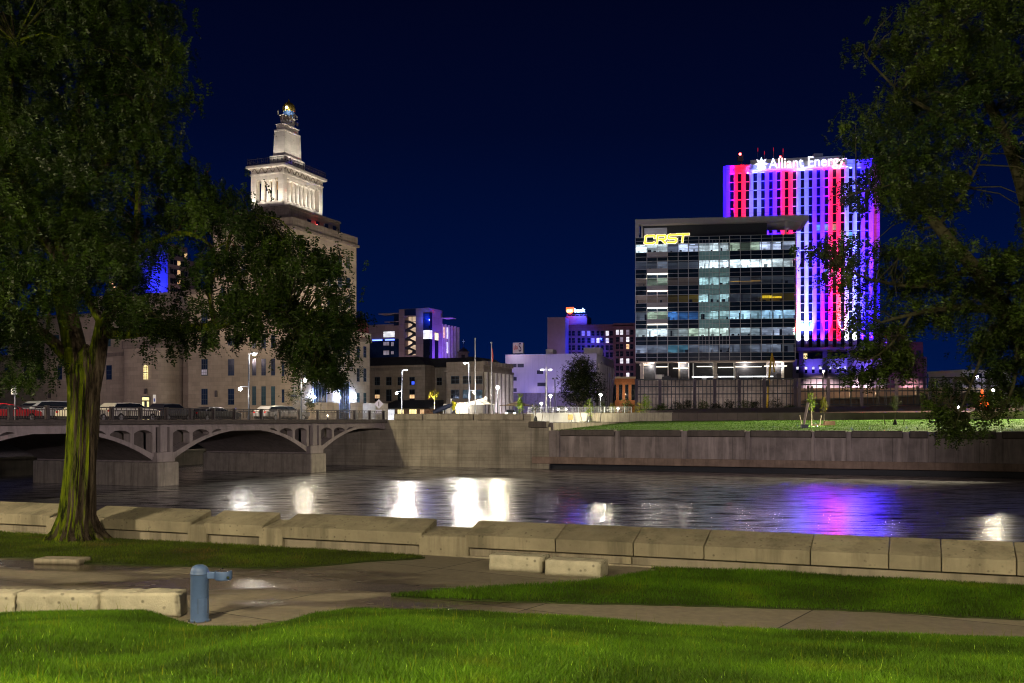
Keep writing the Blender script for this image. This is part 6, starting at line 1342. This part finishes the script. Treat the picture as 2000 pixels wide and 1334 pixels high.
def fz_(Xa, Ya):
    dx, dy = Xa - FW.o.x, Ya - FW.o.y; lx_ = dx * FW.u.x + dy * FW.u.y; ly_ = dx * FW.v.x + dy * FW.v.y
    t = np.clip((ly_ - .9) / (YB - .9), 0, 1); s = np.clip((lx_ - lf) / 70, 0, 1); return (zl - .12) + (lb0 + (lb1 - lb0) * s - zl + .12) * t
blades('far_lawn_grass', fp, fz_, 60000, .10, .02, LG, var=.3)
tag(MB().box(FW.fx(1022), lf - .01, .91, YB - .01, 4.0, 5.5).build('promenade_step', M['concrete'], M=FW.M), kind='structure')
xa, xm, xn, xo = FW.fx(1030, YB), FW.fx(1150, YB), FW.fx(1312, YB), FW.fx(1895, YB)
ztw = FW.fz(1100, 806, YB)
wr = empty('retaining_wall', FW.M, 'long low wall closing the back of the far lawn, white at its lamp lit end', 'wall')
wh_ = mat('white_wall', (.62, .61, .56), .8, .06, .6, .05, joints=(3.2, 4, .03))
for i in range(7): a = xa + (xm - xa) * i / 7; MB().box(a + .01, a + (xm - xa) / 7 - .01, YB, YB + .6, 4.5, ztw - .13).build('white_panel', wh_, wr)
MB().box(xa, xm, YB - .1, YB + .8, ztw - .127, ztw).build('white_cap', wh_, wr)
MB().box(xm + .01, xn, YB, YB + .8, 4.5, ztw - .02).build('stone_panel', M['concrete'], wr); MB().box(xn + .01, xo, YB, YB + .8, 4.5, FW.fz(1500, 806, YB)).build('dark_panel', mat('dark_wall', (.10, .08, .075), .9, .2, .6, .15, joints=(3, 4, .03)), wr)
MB().box(xo + .01, 135, YB - .3, YB + .8, 4.5, FW.fz(1950, 804, YB)).build('pale_panel', mat('pink_wall', (.42, .34, .31), .9, .1, .6, .1), wr)
tag(MB().face([(xa, YB + .6, 6.95), (FW.fx(1248, YB), YB + .6, 6.95), (FW.fx(1248, YB), 84, 7.0), (xa, 84, 7.0)]).build('street_plaza', M['asphalt'], M=FW.M), kind='structure')
bd = MB(); bx0 = FW.fx(1248, YB)
bd.v = [(bx0, YB + .6, 6.75), (140, YB + .6, 6.6), (bx0, YB + 14, 7.4), (140, YB + 14, 7.5), (bx0, 84, 8.0), (160, 84, 9.4)]; bd.f = [(0, 1, 3, 2), (2, 3, 5, 4)]; bd.m = [0, 0]
tag(bd.build('planting_bed', mat('maroon_mulch', (.040, .012, .013), .95, .4, 2, .5), M=FW.M), kind='structure')
rl = empty('promenade_railing', FW.M, 'steel mesh railing on top of the white low wall', 'railing'); z0, z1 = ztw, FW.fz(1100, 795, YB)
xr = FW.fx(1232, YB); n = 16
for i in range(n + 1): x = xa + (xr - xa) * i / n; MB().box(x - .05, x + .05, YB + .25, YB + .35, z0 - .02, z1).build('post', M['steel'], rl)
m = MB()
for zz in [z0 + .12 + (z1 - z0 - .12) * q / 6 for q in range(7)]: h_ = .05 if zz > z1 - .1 else .018; m.box(xa, xr, YB + .28, YB + .32, zz - h_, zz)
for i in range(int((xr - xa) / .3)): x = xa + i * .3; m.box(x, x + .015, YB + .285, YB + .315, z0 + .1, z1 - .05)
m.build('mesh_panel', M['steel'], rl)
rr = empty('promenade_railing', FW.M, 'short steel railing on the pinkish wall under the right tree', 'railing'); a, b = FW.fx(1965, YB), FW.fx(2060, YB); z0 = FW.fz(1950, 804, YB); z1 = FW.fz(1980, 787, YB)
for i in range(9): x = a + (b - a) * i / 8; MB().box(x - .05, x + .05, YB + .2, YB + .3, z0 - .02, z1).build('post', M['steel'], rr)
m = MB()
for zz in (z0 + .2, z0 + .5, z0 + .9, z0 + 1.2, z1): m.box(a, b, YB + .22, YB + .28, zz - .05, zz)
m.build('rails', M['steel'], rr)
# ---------------------------------------------------------------- lamps
def street_lamp(px, Y, zb, ytop, label, arm=1, armlen=.9, ped=None, lit=1, power=900, col=(1, .93, .80), group='street lamps across the river', pm='dark_steel'):
    b = P(px, HZ, Y); zt_ = CAMZ + (HZ - ytop) / F * Y; h = zt_ - zb
    o = empty('street_lamp', Vector((b.x, Y, zb)), label, 'street lamp', group)
    MB().lathe(0, 0, [(.16, 0), (.16, .5), (.10, .6), (.07, h)], 12).build('pole', M[pm], o, smooth=True)
    MB().tube([(0, 0, h - .12), (arm * armlen * .5, 0, h - .02), (arm * armlen, 0, h)], .05, 6).build('arm', M[pm], o)
    hd = MB().box(arm * armlen - .32, arm * armlen + .32, -.18, .18, h - .02, h + .1).build('lamp_head', M[pm], o, bevel=.04)
    if lit:
        MB().ball((arm * armlen, -.05, h - .10), .17 * lit, 10, 6).build('bulb', M['lamp'], hd); light('lamp_light', 'POINT', (arm * armlen, -.1, h - .5), col, power, o, radius=.2)
    if ped:
        s, yp = ped; zp = CAMZ + (HZ - yp) / F * Y - zb
        MB().tube([(0, 0, zp + .25), (s * .5, 0, zp + .32), (s * .9, 0, zp + .25)], .04, 6).build('side_arm', M[pm], o)
        l_ = MB().ball((s * .9, -.05, zp), .18, 12, 8).build('side_lamp', M['lamp'], o, smooth=True); light('lamp_light', 'POINT', (s * .9, -.6, zp - .3), col, power * .8, o, radius=.25)
    return o
def Yb(px, c=2.4): t = BR.fx(px, c); return (BR.o + BR.u * t + BR.v * c).y
street_lamp(486, Yb(486), ZD, 690, 'street lamp on the bridge by the stone building, arm to the right', 1, .6, (-1, 760), 1, 600)
street_lamp(588, Yb(588), ZD, 741, 'shorter street lamp on the bridge with hanging baskets', 1, .5, None, 1.3, 700, (1, .88, .62))
street_lamp(785, 160, 5.45, 722, 'faint street lamp before the courthouse wing, with a bright side globe', 1, .7, (-.9, 768), .5, 4200)
street_lamp(916, 152, 5.45, 708, 'street lamp beside the first flagpole, with a bright side globe', -1, .6, (.9, 767), .9, 4200)
def globe_lamp(px, Y, zb, yg, label, r=.3, power=420, col=(1, .88, .62), mt='lamp'):
    b = P(px, HZ, Y); zg = CAMZ + (HZ - yg) / F * Y - zb; o = empty('globe_lamp', Vector((b.x, Y, zb)), label, 'lamp post', 'globe lamps on the far bank')
    MB().lathe(0, 0, [(.12, 0), (.12, .3), (.06, .4), (.055, zg - r * .8), (.14, zg - r * .8)], 10).build('post', M['dark_steel'], o, smooth=True)
    MB().ball((0, 0, zg), r, 14, 8).build('globe', M[mt], o, smooth=True); light('lamp_light', 'POINT', (0, -r - .25, zg), col, power, o, radius=.25)
globe_lamp(972, 137, 5.45, 757, 'globe lamp just right of the second flagpole', .21, 2400)
globe_lamp(948, 160, 5.45, 778, 'globe lamp over the peak of the white canopy', .19, 1400)
globe_lamp(1075, 185, 7, 773, 'globe lamp between the dark pole and the big round tree', .24, 1500, (1, .80, .48))
globe_lamp(1057, 172, 7, 788, 'small warm globe lamp low behind the mesh railing', .2, 1000, (1, .82, .5))
globe_lamp(1173, 176, 7, 771, 'globe lamp at the foot of the big round tree', .23, 2600)
globe_lamp(1940, 156, 6.2, 762, 'globe lamp among the bright shrubs under the right tree', .2, 2600)
for i, (px, py, Y) in enumerate(((1872, 796, 150), (1207, 798, 182))):
    b = P(px, py, Y); o = empty('ground_light', b, ('low ground lamp among the leaves of the right tree', 'low white lamp beside the golden shrubs')[i], 'ground lamp'); MB().ball((0, 0, 0), .2, 8, 6).build('bulb', M['lamp'], o); MB().cyl(0, 0, -1.2, -.2, .07).build('stake', M['dark_steel'], o)
    light('lamp_light', 'POINT', (0, -.5, .2), (1, .9, .75), 260, o)
for px, Y, yt, nm in ((1608, 226, 724, 'warm deck lamp left of the tower podium windows'), (1731, 226, 727, 'warm deck lamp under the hanging leaves'), (1908, 240, 735, 'cool distant lamp in the gap below the right tree')):
    street_lamp(px, Y, 8, yt, nm, .2, .3, None, 1.2 if px < 1900 else 1.6, 700 if px < 1900 else 500, (1, .72, .42) if px < 1900 else (.75, .85, 1), 'deck lamps by the parking deck')
for px, pw_ in ((-420, 3000), (-60, 3500), (486, 7500)):       # roadway lamps of the bridge throw their light down on the river and the flood wall
    x = BR.fx(px, 2.4); q = BR.w(x, 2.7, ZD + 7.2)
    if px < 0:
        o = empty('street_lamp', BR.w(x, 2.4, ZD), 'street lamp on the bridge, ' + ('first from the near end' if px == -420 else 'second from the near end') + ', outside the photo', 'street lamp', 'street lamps across the river'); MB().cyl(0, 0, 0, 7.3, .08).build('pole', M['steel'], o); MB().ball((0, 0, 7.4), .2, 8, 6).build('bulb', M['lamp'], o)
    light('bridge_lamp_light', 'SPOT', q, (1, .83, .55), pw_ * 1.6, None, q + BR.u * 30 + BR.v * -12 + Vector((0, 0, -14)), 125, .5, .12)
# added unseen masts brightening the bridge and far wall, the lawn, the stone wing
def mast(x, y, zb, h, aim, power, size, col, label):
    o = empty('added_mast', Vector((x, y, zb)), label, 'light mast', 'added light masts out of view')
    MB().lathe(0, 0, [(.35, 0), (.3, 1), (.15, h)], 12).build('pole', M['steel'], o, smooth=True); MB().box(-1.0, 1.0, -.15, .15, h - .1, h + .4).build('lamp_head', M['added_mast_lamp'], o, bevel=.05)
    a = o.matrix_world.inverted() @ Vector(aim); light('lamp_light', 'SPOT', (a.normalized() * .9) + Vector((0, 0, h - .2)), col, power, o, a, size, .5, .25)
mast(36, 8, 3.6, 13, (-11, 116, 2), 150000, 64, (1, .84, .90), 'added unseen light mast on the near bank, far to the right')
mast(84, 150, 6, 30, (50, 134, 5), 480000, 55, (1, .88, .58), 'added unseen light mast past the right end of the far lawn')
mast(-100, 150, 5, 16, (-60, 183, 14), 22000, 100, (1, .78, .80), 'added unseen light mast in front of the long stone wing')
# added low lamps that brighten the stone building's lower walls
for px, Y in ((470, 162), (640, 150)):
    b = P(px, HZ, Y); o = empty('street_lamp', Vector((b.x, Y, 5.4)), 'added low lamp brightening the stone wall at the bridge end' if px < 500 else 'added low lamp brightening the walls at the blue lit entrance', 'street lamp', 'street lamps across the river')
    MB().cyl(0, 0, 0, 1.0, .08).build('pole', M['dark_steel'], o); MB().ball((0, 0, 1.05), .08, 8, 6).build('bulb', M['lamp_warm'], o); light('lamp_light', 'POINT', (0, 0, 1.5), (1, .80, .52), 3600, o, radius=.3)
# ---------------------------------------------------------------- flagpoles, poles, signs
for px, y0, y1, Y, nm in ((928, 663, 808, 139, 'taller bare flagpole behind the flood wall'), (960, 671, 806, 146, 'second flagpole with a furled flag beside the globe lamp')):
    b = P(px, y1, Y); h = (y1 - y0) / F * Y; o = empty('flagpole', Vector((b.x, Y, 5.45)), nm, 'flagpole', 'flagpoles behind the flood wall'); h = CAMZ + (HZ - y0) / F * Y - 5.45
    MB().lathe(0, 0, [(.12, 0), (.11, .3), (.06, h)], 10).build('pole', M['steel'], o, smooth=True); MB().ball((0, 0, h + .12), .14, 10, 6).build('finial', M['steel'], o)
    if px == 960: MB().tube([(.12, 0, h - 2.6), (.16, 0, h - 2.0), (.10, .02, h - 1.2), (.05, 0, h - .6)], [.10, .16, .12, .04], 7).build('furled_flag', mat('flag_cloth', (.35, .06, .06), .8, .4, 5, .1), o)
b = P(1067, 790, 190); o = empty('utility_pole', Vector((b.x, 190, 7)), 'dark pole with two small lamp arms before the lavender block', 'pole'); h = CAMZ + (HZ - 716) / F * 190 - 7
MB().tube([(0, 0, 0), (0, 0, h)], [.2, .12], 10).tube([(0, 0, h), (0, 0, h + 2.4)], .04, 5).build('pole', M['steel'], o); MB().box(-.9, .9, -.05, .05, h - .75, h - .65).build('crossarm', M['steel'], o)
for s in (-.75, .75): MB().box(s - .25, s + .25, -.2, .2, h - .66, h - .5).build('lamp_head', M['headlamp'], o, bevel=.05)
b = P(1084, 790, 190); o = empty('flood_pole', Vector((b.x, 190, 7)), 'dark pole topped by unlit square floodlights beside the round tree', 'pole'); h = CAMZ + (HZ - 741) / F * 190 - 7
MB().cyl(0, 0, 0, h, .10).build('pole', M['dark_steel'], o)
for s in (-.55, .15): MB().box(s, s + .42, -.3, .1, h, h + .3).build('lamp_head', M['dark_steel'], o, bevel=.03)
b = P(740, 800, 133); o = empty('road_sign', Vector((b.x, 133, 5.5)), 'white diamond road sign on a post at the bridge end', 'road sign')
MB().cyl(0, 0, 0, 1.6, .05).build('post', M['steel'], o); z = CAMZ + (HZ - 789) / F * 133 - 5.5; pl_ = mat('sign_face', (.62, .60, .75), .5, .05, 2, .01); MB().prism([(-.62, z), (0, z - .62), (.62, z), (0, z + .62)], -.06, -.03, 'y').build('plate', pl_, o); MB().box(-.4, .4, -.055, -.03, z - 1.35, z - .75).build('lower_plate', pl_, o)
MB().box(-.05, .05, -.075, -.061, z - .3, z + .3).build('symbol', M['dark_steel'], o)
yb_ = Yb(28, 1.0); b = P(29, 800, yb_); o = empty('road_sign', Vector((b.x, yb_, ZD + .1)), 'narrow white road sign seen edge on above the red car', 'road sign'); z = CAMZ + (HZ - 773) / F * yb_ - ZD; MB().cyl(0, 0, 0, z + .6, .035).build('post', M['steel'], o); MB().box(-.12, .02, -.35, .35, z, z + .62).build('plate', M['white'], o); light('sign_light', 'POINT', (-1.2, -2, z + .5), (1, .95, 1), 60, o)
Y = 168; b = P(302, 785, Y); o = empty('road_sign', Vector((b.x, Y, 5.4)), 'small white parking sign beside the lit door of the wing', 'road sign'); z = CAMZ + (HZ - 781) / F * Y - 5.4; MB().cyl(0, 0, 0, z + .5, .06).build('post', M['steel'], o); MB().box(-.22, .22, -.12, -.07, z - .55, z + .85).build('plate', M['white'], o); MB().box(-.1, .1, -.135, -.121, z - .3, z + .25).build('symbol', mat('sign_blue', (.03, .08, .35), .5, .05, 3, 0), o)
light('sign_light', 'POINT', (0, -3, z + 1), (1, .9, .85), 120, o)
b = P(1114, 823, 158); o = empty('info_box', FW.w(FW.fx(1114, YB - 3), YB - 3, lawn_z(FW.fx(1114), YB - 3)), 'small tan notice box on legs before the white wall', 'notice box'); MB().box(-.38, .38, -.25, .25, .3, 1.15).build('box', mat('tan_box', (.42, .28, .12), .8, .1, 3, .05), o, bevel=.03); MB().box(-.25, -.15, -.05, .05, -.02, .298).box(.15, .25, -.05, .05, -.02, .298).build('leg', M['dark_steel'], o)
# hanging baskets on the shorter lamp
# ---------------------------------------------------------------- canopies, boom, sculpture
def canopy(px0, px1, pk, ypk, yb, Y, mt, label):
    a, b, k_ = P(px0, yb, Y), P(px1, yb, Y), P(pk, ypk, Y + 2); o = empty('sail_canopy', Vector((k_.x, Y, 5.45)), label, 'canopy', 'canopies on the promenade'); inv = Vector((k_.x, Y, 5.45))
    c = [a - inv, b - inv, b - inv + Vector((0, 5, 0)), a - inv + Vector((0, 5, 0))]; t = k_ - inv; m = MB(); n = 8
    for i in range(4):
        p, q = c[i], c[(i + 1) % 4]
        for j in range(n):
            u0, u1 = j / n, (j + 1) / n; f = lambda A_, u: Vector((A_.x + (t.x - A_.x) * u, A_.y + (t.y - A_.y) * u, A_.z + (t.z - A_.z) * u ** 1.9))
            m.face([f(p, u0), f(q, u0), f(q, u1), f(p, u1)])
    fb = m.build('fabric', mt, o, smooth=True); s = fb.modifiers.new('t', 'SOLIDIFY'); s.thickness = .04
    for q in c: MB().tube([(q.x, q.y, 0), (q.x, q.y, q.z - .05)], .06, 6).build('post', M['steel'], o)
canopy(866, 965, 946, 777, 790, 156, mat('white_canvas', (.65, .62, .56), .8, .05, 1, .02), 'white peaked sail canopy lit from within, behind the flood wall')
canopy(975, 1042, 1011, 783, 791.5, 166, mat('tan_canvas', (.20, .15, .10), .85, .1, 1, .02), 'brown peaked sail canopy behind the mesh railing')
b = P(885, 800, 140); o = empty('boom_lift', Vector((b.x, 140, 5.45)), 'dark folded boom with a yellow jib beside a lamp post', 'boom lift')
K_ = lambda px, py: ((px - 885) / F * 140, 0, CAMZ + (HZ - py) / F * 140 - 5.45)
MB().tube([K_(846, 806), K_(858, 800), K_(884, 790)], [.28, .34, .26], 6).build('boom', mat('navy_paint', (.02, .03, .07), .5, .1, 3, .03), o); MB().box(-2.9, -1.2, -.6, .6, 0, .55).build('chassis', M['dark_steel'], o, bevel=.08)
MB().tube([K_(883, 784), K_(888, 789), K_(885, 796), K_(886, 802)], [.18, .30, .26, .14], 8).build('jib', mat('hi_vis_yellow', (.55, .52, .02), .6, .1, 3, .03), o); MB().tube([K_(881, 808), K_(881, 778)], [.14, .12], 8).build('mast', M['steel'], o); MB().tube([K_(884, 808), K_(886, 801)], .12, 6).tube([K_(889, 808), K_(887, 801)], .12, 6).build('leg', M['dark_steel'], o)
b = P(1921, 815, 148); o = empty('light_sculpture', Vector((b.x, 148, 5.9)), 'tapering orange lit sculpture seen through the right tree', 'sculpture'); zz = lambda py: CAMZ + (HZ - py) / F * 148 - 5.9
MB().lathe(0, 0, [(.3, 0), (.35, zz(803)), (.42, zz(800))], 12).build('base', M['pale_stone'], o); MB().tube([(0, 0, zz(801)), (.12, 0, zz(790)), (-.1, 0, zz(778)), (-.25, 0, zz(760))], [.5, .62, .40, .12], 14, warp=lambda t, i, p: 1 + .2 * math.sin(3 * t + i * 1.7)).build('body', glow('orange_glow', (1, .14, .02), .9, .75, (2.5, 2.5, 1.5)), o, smooth=True)
# cars with their lights on behind the railing
for i, (px, nm) in enumerate(((1098, 'car facing the river with both headlamps on behind the mesh railing'), (997, 'car with dim headlamps behind the brown canopy'))):
    Y = 190 if i == 0 else 176; zc_ = 7.0 if i == 0 else 6.2; b = P(px, HZ, Y); car(Matrix.Translation((b.x + .92, Y, zc_)) @ Matrix.Rotation(R(90), 4, 'Z'), 4.5, 'sedan', car_paint('car_paint', (.2, .2, .22)), nm, -1, True, 'cars across the river')
# ---------------------------------------------------------------- trees and shrubs of the far bank
BK = mat('young_bark', (.16, .13, .10), .9, .2, 6, .2)
def small_tree(px, Y, zb, ytop, ybot, wpx, label, leafm, name='young_tree', n=110, leaf=.17, per=6, group='young trees on the far bank', trunk=True, bag=False, stakes=False, rt=.06, dens=None, cat='tree'):
    b = P(px, HZ, Y); o = empty(name, Vector((b.x, Y, zb)), label, cat, group); zt_ = CAMZ + (HZ - ytop) / F * Y - zb; z0 = CAMZ + (HZ - ybot) / F * Y - zb; rx = wpx / F * Y / 2
    rg = np.random.default_rng(int(px)); q = rg.normal(0, 1, (n, 3)); q /= np.linalg.norm(q, axis=1)[:, None]; q *= (rg.uniform(0, 1, n) ** .45)[:, None]
    taper = 1.0 - .35 * q[:, 2]; c = np.stack([q[:, 0] * rx * taper, q[:, 1] * rx * taper, (q[:, 2] + 1) / 2 * (zt_ - z0) + z0], 1)
    pos = np.repeat(c, per, 0) + rg.normal(0, max(.12, rx * .13), (n * per, 3)); tint = np.repeat(rg.uniform(.5, 1.5, (n, 1)), per, 0)
    Vv, k = sprays(pos, leaf * 1.6, leaf, 4, .5, int(px)); leaf_mesh('crown', Vv, np.tile(tint, (k, 1)) * rg.uniform(.8, 1.2, (len(Vv), 1)) * np.array([[1, 1, 1]]), leafm, o)
    m = MB(); m.tube([(0, 0, 0), (.03, 0, z0 * .6), (0, 0, z0 + (zt_ - z0) * .75)], [rt * 1.4, rt, rt * .3], 8)
    for i in range(0, min(n, 60), 3): p = Vector(c[i]); s_ = Vector((0, 0, max(z0 * .8, p.z - rx * .7))); m.tube([s_, (s_ + p) / 2 + Vector((0, 0, .1)), p], [rt * .4, rt * .25, .012], 4, cap=False)
    m.build('trunk', BK, o)
    if bag: MB().lathe(0, 0, [(.28, 0), (.30, .15), (.24, .5), (.12, .85)], 10).build('water_bag', M['rubber'], o, smooth=True); MB().lathe(0, 0, [(1.5, .02), (1.4, .05), (.1, .09)], 20).build('mulch_ring', turf, o)
    if stakes: MB().tube([(-1.1, .1, 0), (-1.45, .1, 1.5)], .06, 5).build('stake', BK, o); MB().tube([(1.0, -.1, 0), (1.2, -.1, 1.5)], .06, 5).build('stake', BK, o)
    return o
Lb = leaf_mat('bright_leaf', (.10, .18, .010), (.22, .30, .016)); Ly = leaf_mat('yellow_leaf', (.14, .15, .008), (.30, .26, .015)); Ld = leaf_mat('dark_leaf', (.012, .018, .006), (.028, .038, .010)); Lg = leaf_mat('green_leaf', (.035, .06, .010), (.075, .11, .016))
small_tree(1135, 196, 7, 693, 797, 84, 'big round dark tree before the lavender block', Ld, 'round_tree', 700, .30, 9, 'grown trees on the far bank', rt=.32)
small_tree(1016, 148, 5.5, 767, 806, 11, 'slim bright green columnar tree beside the brown canopy', Lb, n=60, leaf=.14)
small_tree(848, 176, 5.45, 757, 781, 18, 'small yellowish tree before the courthouse recess', Ly, n=30, leaf=.18, per=5)
small_tree(1046, 163, 5.6, 782, 806, 24, 'wispy pale young tree by the end of the mesh railing', Lg, n=45, leaf=.13, per=5, bag=True, stakes=True)
small_tree(1151, 160, 5.55, 776, 812, 22, 'loose young tree with a black water bag before the white wall end', Lb, n=60, leaf=.14, per=5, bag=True, stakes=True)
small_tree(1178, 164, 5.6, 782, 812, 18, 'young tree under the globe lamp with a black water bag', Lg, n=50, leaf=.14, per=6, bag=True)
small_tree(1196, 170, 7, 785, 806, 15, 'golden green bush between the young trees', Ly, 'shrub', 50, .15, 6, 'shrubs along the bed', cat='shrub')
small_tree(1224, 178, 7, 775, 806, 26, 'dull green bush left of the screen of bars', Lg, 'shrub', 70, .18, 6, 'shrubs along the bed', cat='shrub')
small_tree(1247, 172, 6.9, 784, 808, 18, 'sparse yellow shrub at the corner of the glass office', Ly, 'shrub', 50, .15, 5, 'shrubs along the bed', cat='shrub')
small_tree(1262, 174, 6.9, 768, 808, 20, 'bright green shrub beside the yellow one', Lb, 'shrub', 80, .16, 6, 'shrubs along the bed', cat='shrub')
zb_ = lambda px, y: lawn_z(FW.fx(px), y)
small_tree(1585, 128, 4.95, 763, 803, 15, 'taller of two bright young trees beside the leaning post', Lb, n=60, leaf=.11, per=5, stakes=True)
small_tree(1609, 131, 5.0, 776, 807, 13, 'shorter bright yellow young tree beside its twin', Ly, n=48, leaf=.11, per=5)
small_tree(1748, 128, 5.0, 768, 806, 15, 'lone young tree with a black water bag out on the lawn', Lg, n=50, leaf=.11, per=5, bag=True, stakes=True)
nm = ('first dark shrub along the screen, beside the bright one', 'dark feathery shrub, second along the screen', 'low reddish shrub under the screen, third along', 'fourth dark shrub along the screen, round and low', 'fifth dark shrub along the screen of bars', 'sixth shrub along the screen, half leafless', 'tall green dark shrub below the middle of the screen', 'broad dark shrub below the right half of the screen', 'dark shrub near the end post of the screen', 'last low shrub before the leaning post')
for i, (px, w, yt) in enumerate(((1290, 26, 786), (1325, 34, 783), (1345, 26, 779), (1372, 30, 781), (1396, 30, 784), (1425, 30, 779), (1453, 38, 774), (1475, 24, 779), (1515, 34, 778), (1545, 24, 788))):
    small_tree(px, 196 + (i % 3) * 3, 7.3, yt, 804, w, nm[i], Ld if i % 3 else Lg, 'shrub', 60, .2, 6, 'shrubs along the bed', cat='shrub')
for i, (px, w, yt, Y) in enumerate(((1951, 26, 758, 160), (1972, 22, 766, 163), (1992, 24, 770, 160))):
    small_tree(px, Y, 6.3, yt, 800, w, ('tall lamp lit bush next to the orange sculpture', 'middle lamp lit bush under the right tree', 'lamp lit bush at the right photo edge')[i], Lb, 'shrub', 80, .2, 6, 'lamp lit bushes under the right tree', cat='shrub')
for i, (px, py, s) in enumerate(((573, 771, .62), (606, 783, .55))):
    Y = Yb(588); p = P(px, py, Y); o = empty('hanging_basket', p, ('leafy hanging basket on the far side of the shorter bridge lamp', 'lower leafy hanging basket near the shorter bridge lamp')[i], 'hanging basket', 'hanging baskets on the bridge lamp')
    rg = np.random.default_rng(i); Vv, k = sprays(rg.normal(0, 1, (140, 3)) * np.array([s, s * .8, s * 1.15]) * .7, .3, .18, 4, .8, i); leaf_mesh('foliage', Vv, np.ones((len(Vv), 3)), Ld, o); MB().lathe(0, 0, [(.05, -.35), (.3, -.2), (.36, 0)], 12).build('bowl', M['dark_steel'], o); MB().tube([(0, 0, 0), (0, 0, .9), ((588 - px) / F * Y, 0, 1.1)], .03, 5).build('bracket', M['dark_steel'], o)
for px, Y, zb, nm in ((1252, 166, 6.9, 'small uplight in front of the yellow shrub'), (1014, 145, 5.45, 'small uplight at the slim columnar tree'), (1596, 125, 4.95, 'small uplight in front of the two bright young trees'), (1150, 157, 5.5, 'small uplight before the loose young tree'), (1968, 156, 6.2, 'small uplight before the lit bushes at the right')):
    b = P(px, HZ, Y); o = empty('uplight', Vector((b.x, Y, zb)), nm, 'uplight', 'garden uplights on the far bank'); MB().lathe(0, 0, [(.09, 0), (.12, .18), (.10, .2)], 10).build('housing', M['dark_steel'], o); light('lamp_light', 'SPOT', (0, -.3, .3), (1, .92, .62), 2600, o, (0, 2.5, 2.6), 150, .8, .08)
b = P(1572, 825, 122); o = empty('leaning_post', Vector((b.x, 122, 4.82)), 'leaning pale timber post beside two bright young trees', 'post'); MB().tube([(-.2, 0, 0), (.05, 0, 1.5), (.38, 0, 3.1)], [.13, .15, .17], 6).build('post', mat('weathered_timber', (.30, .23, .22), .85, .15, 4, .1, stretch=(4, 4, .5)), o); MB().box(-.45, .35, -.3, .3, -.05, .5).build('base', M['dark_steel'], o, bevel=.04)
for i, (px, w, h) in enumerate(((1598, 1.7, .35), (1620, 1.3, .8))): o = empty('planter_box', P(px, HZ, 129) * Vector((1, 1, 0)) + Vector((0, 0, 4.95)) if False else Vector((P(px, HZ, 129).x, 129, 4.93)), ('low brown planter box at the foot of the young trees', 'dark bench like box right of the young trees')[i], 'planter'); MB().box(-w / 2, w / 2, -.3, .3, 0, h).build('box', mat('planter_wood', (.12, .07, .045), .9, .2, 3, .1), o, bevel=.03)
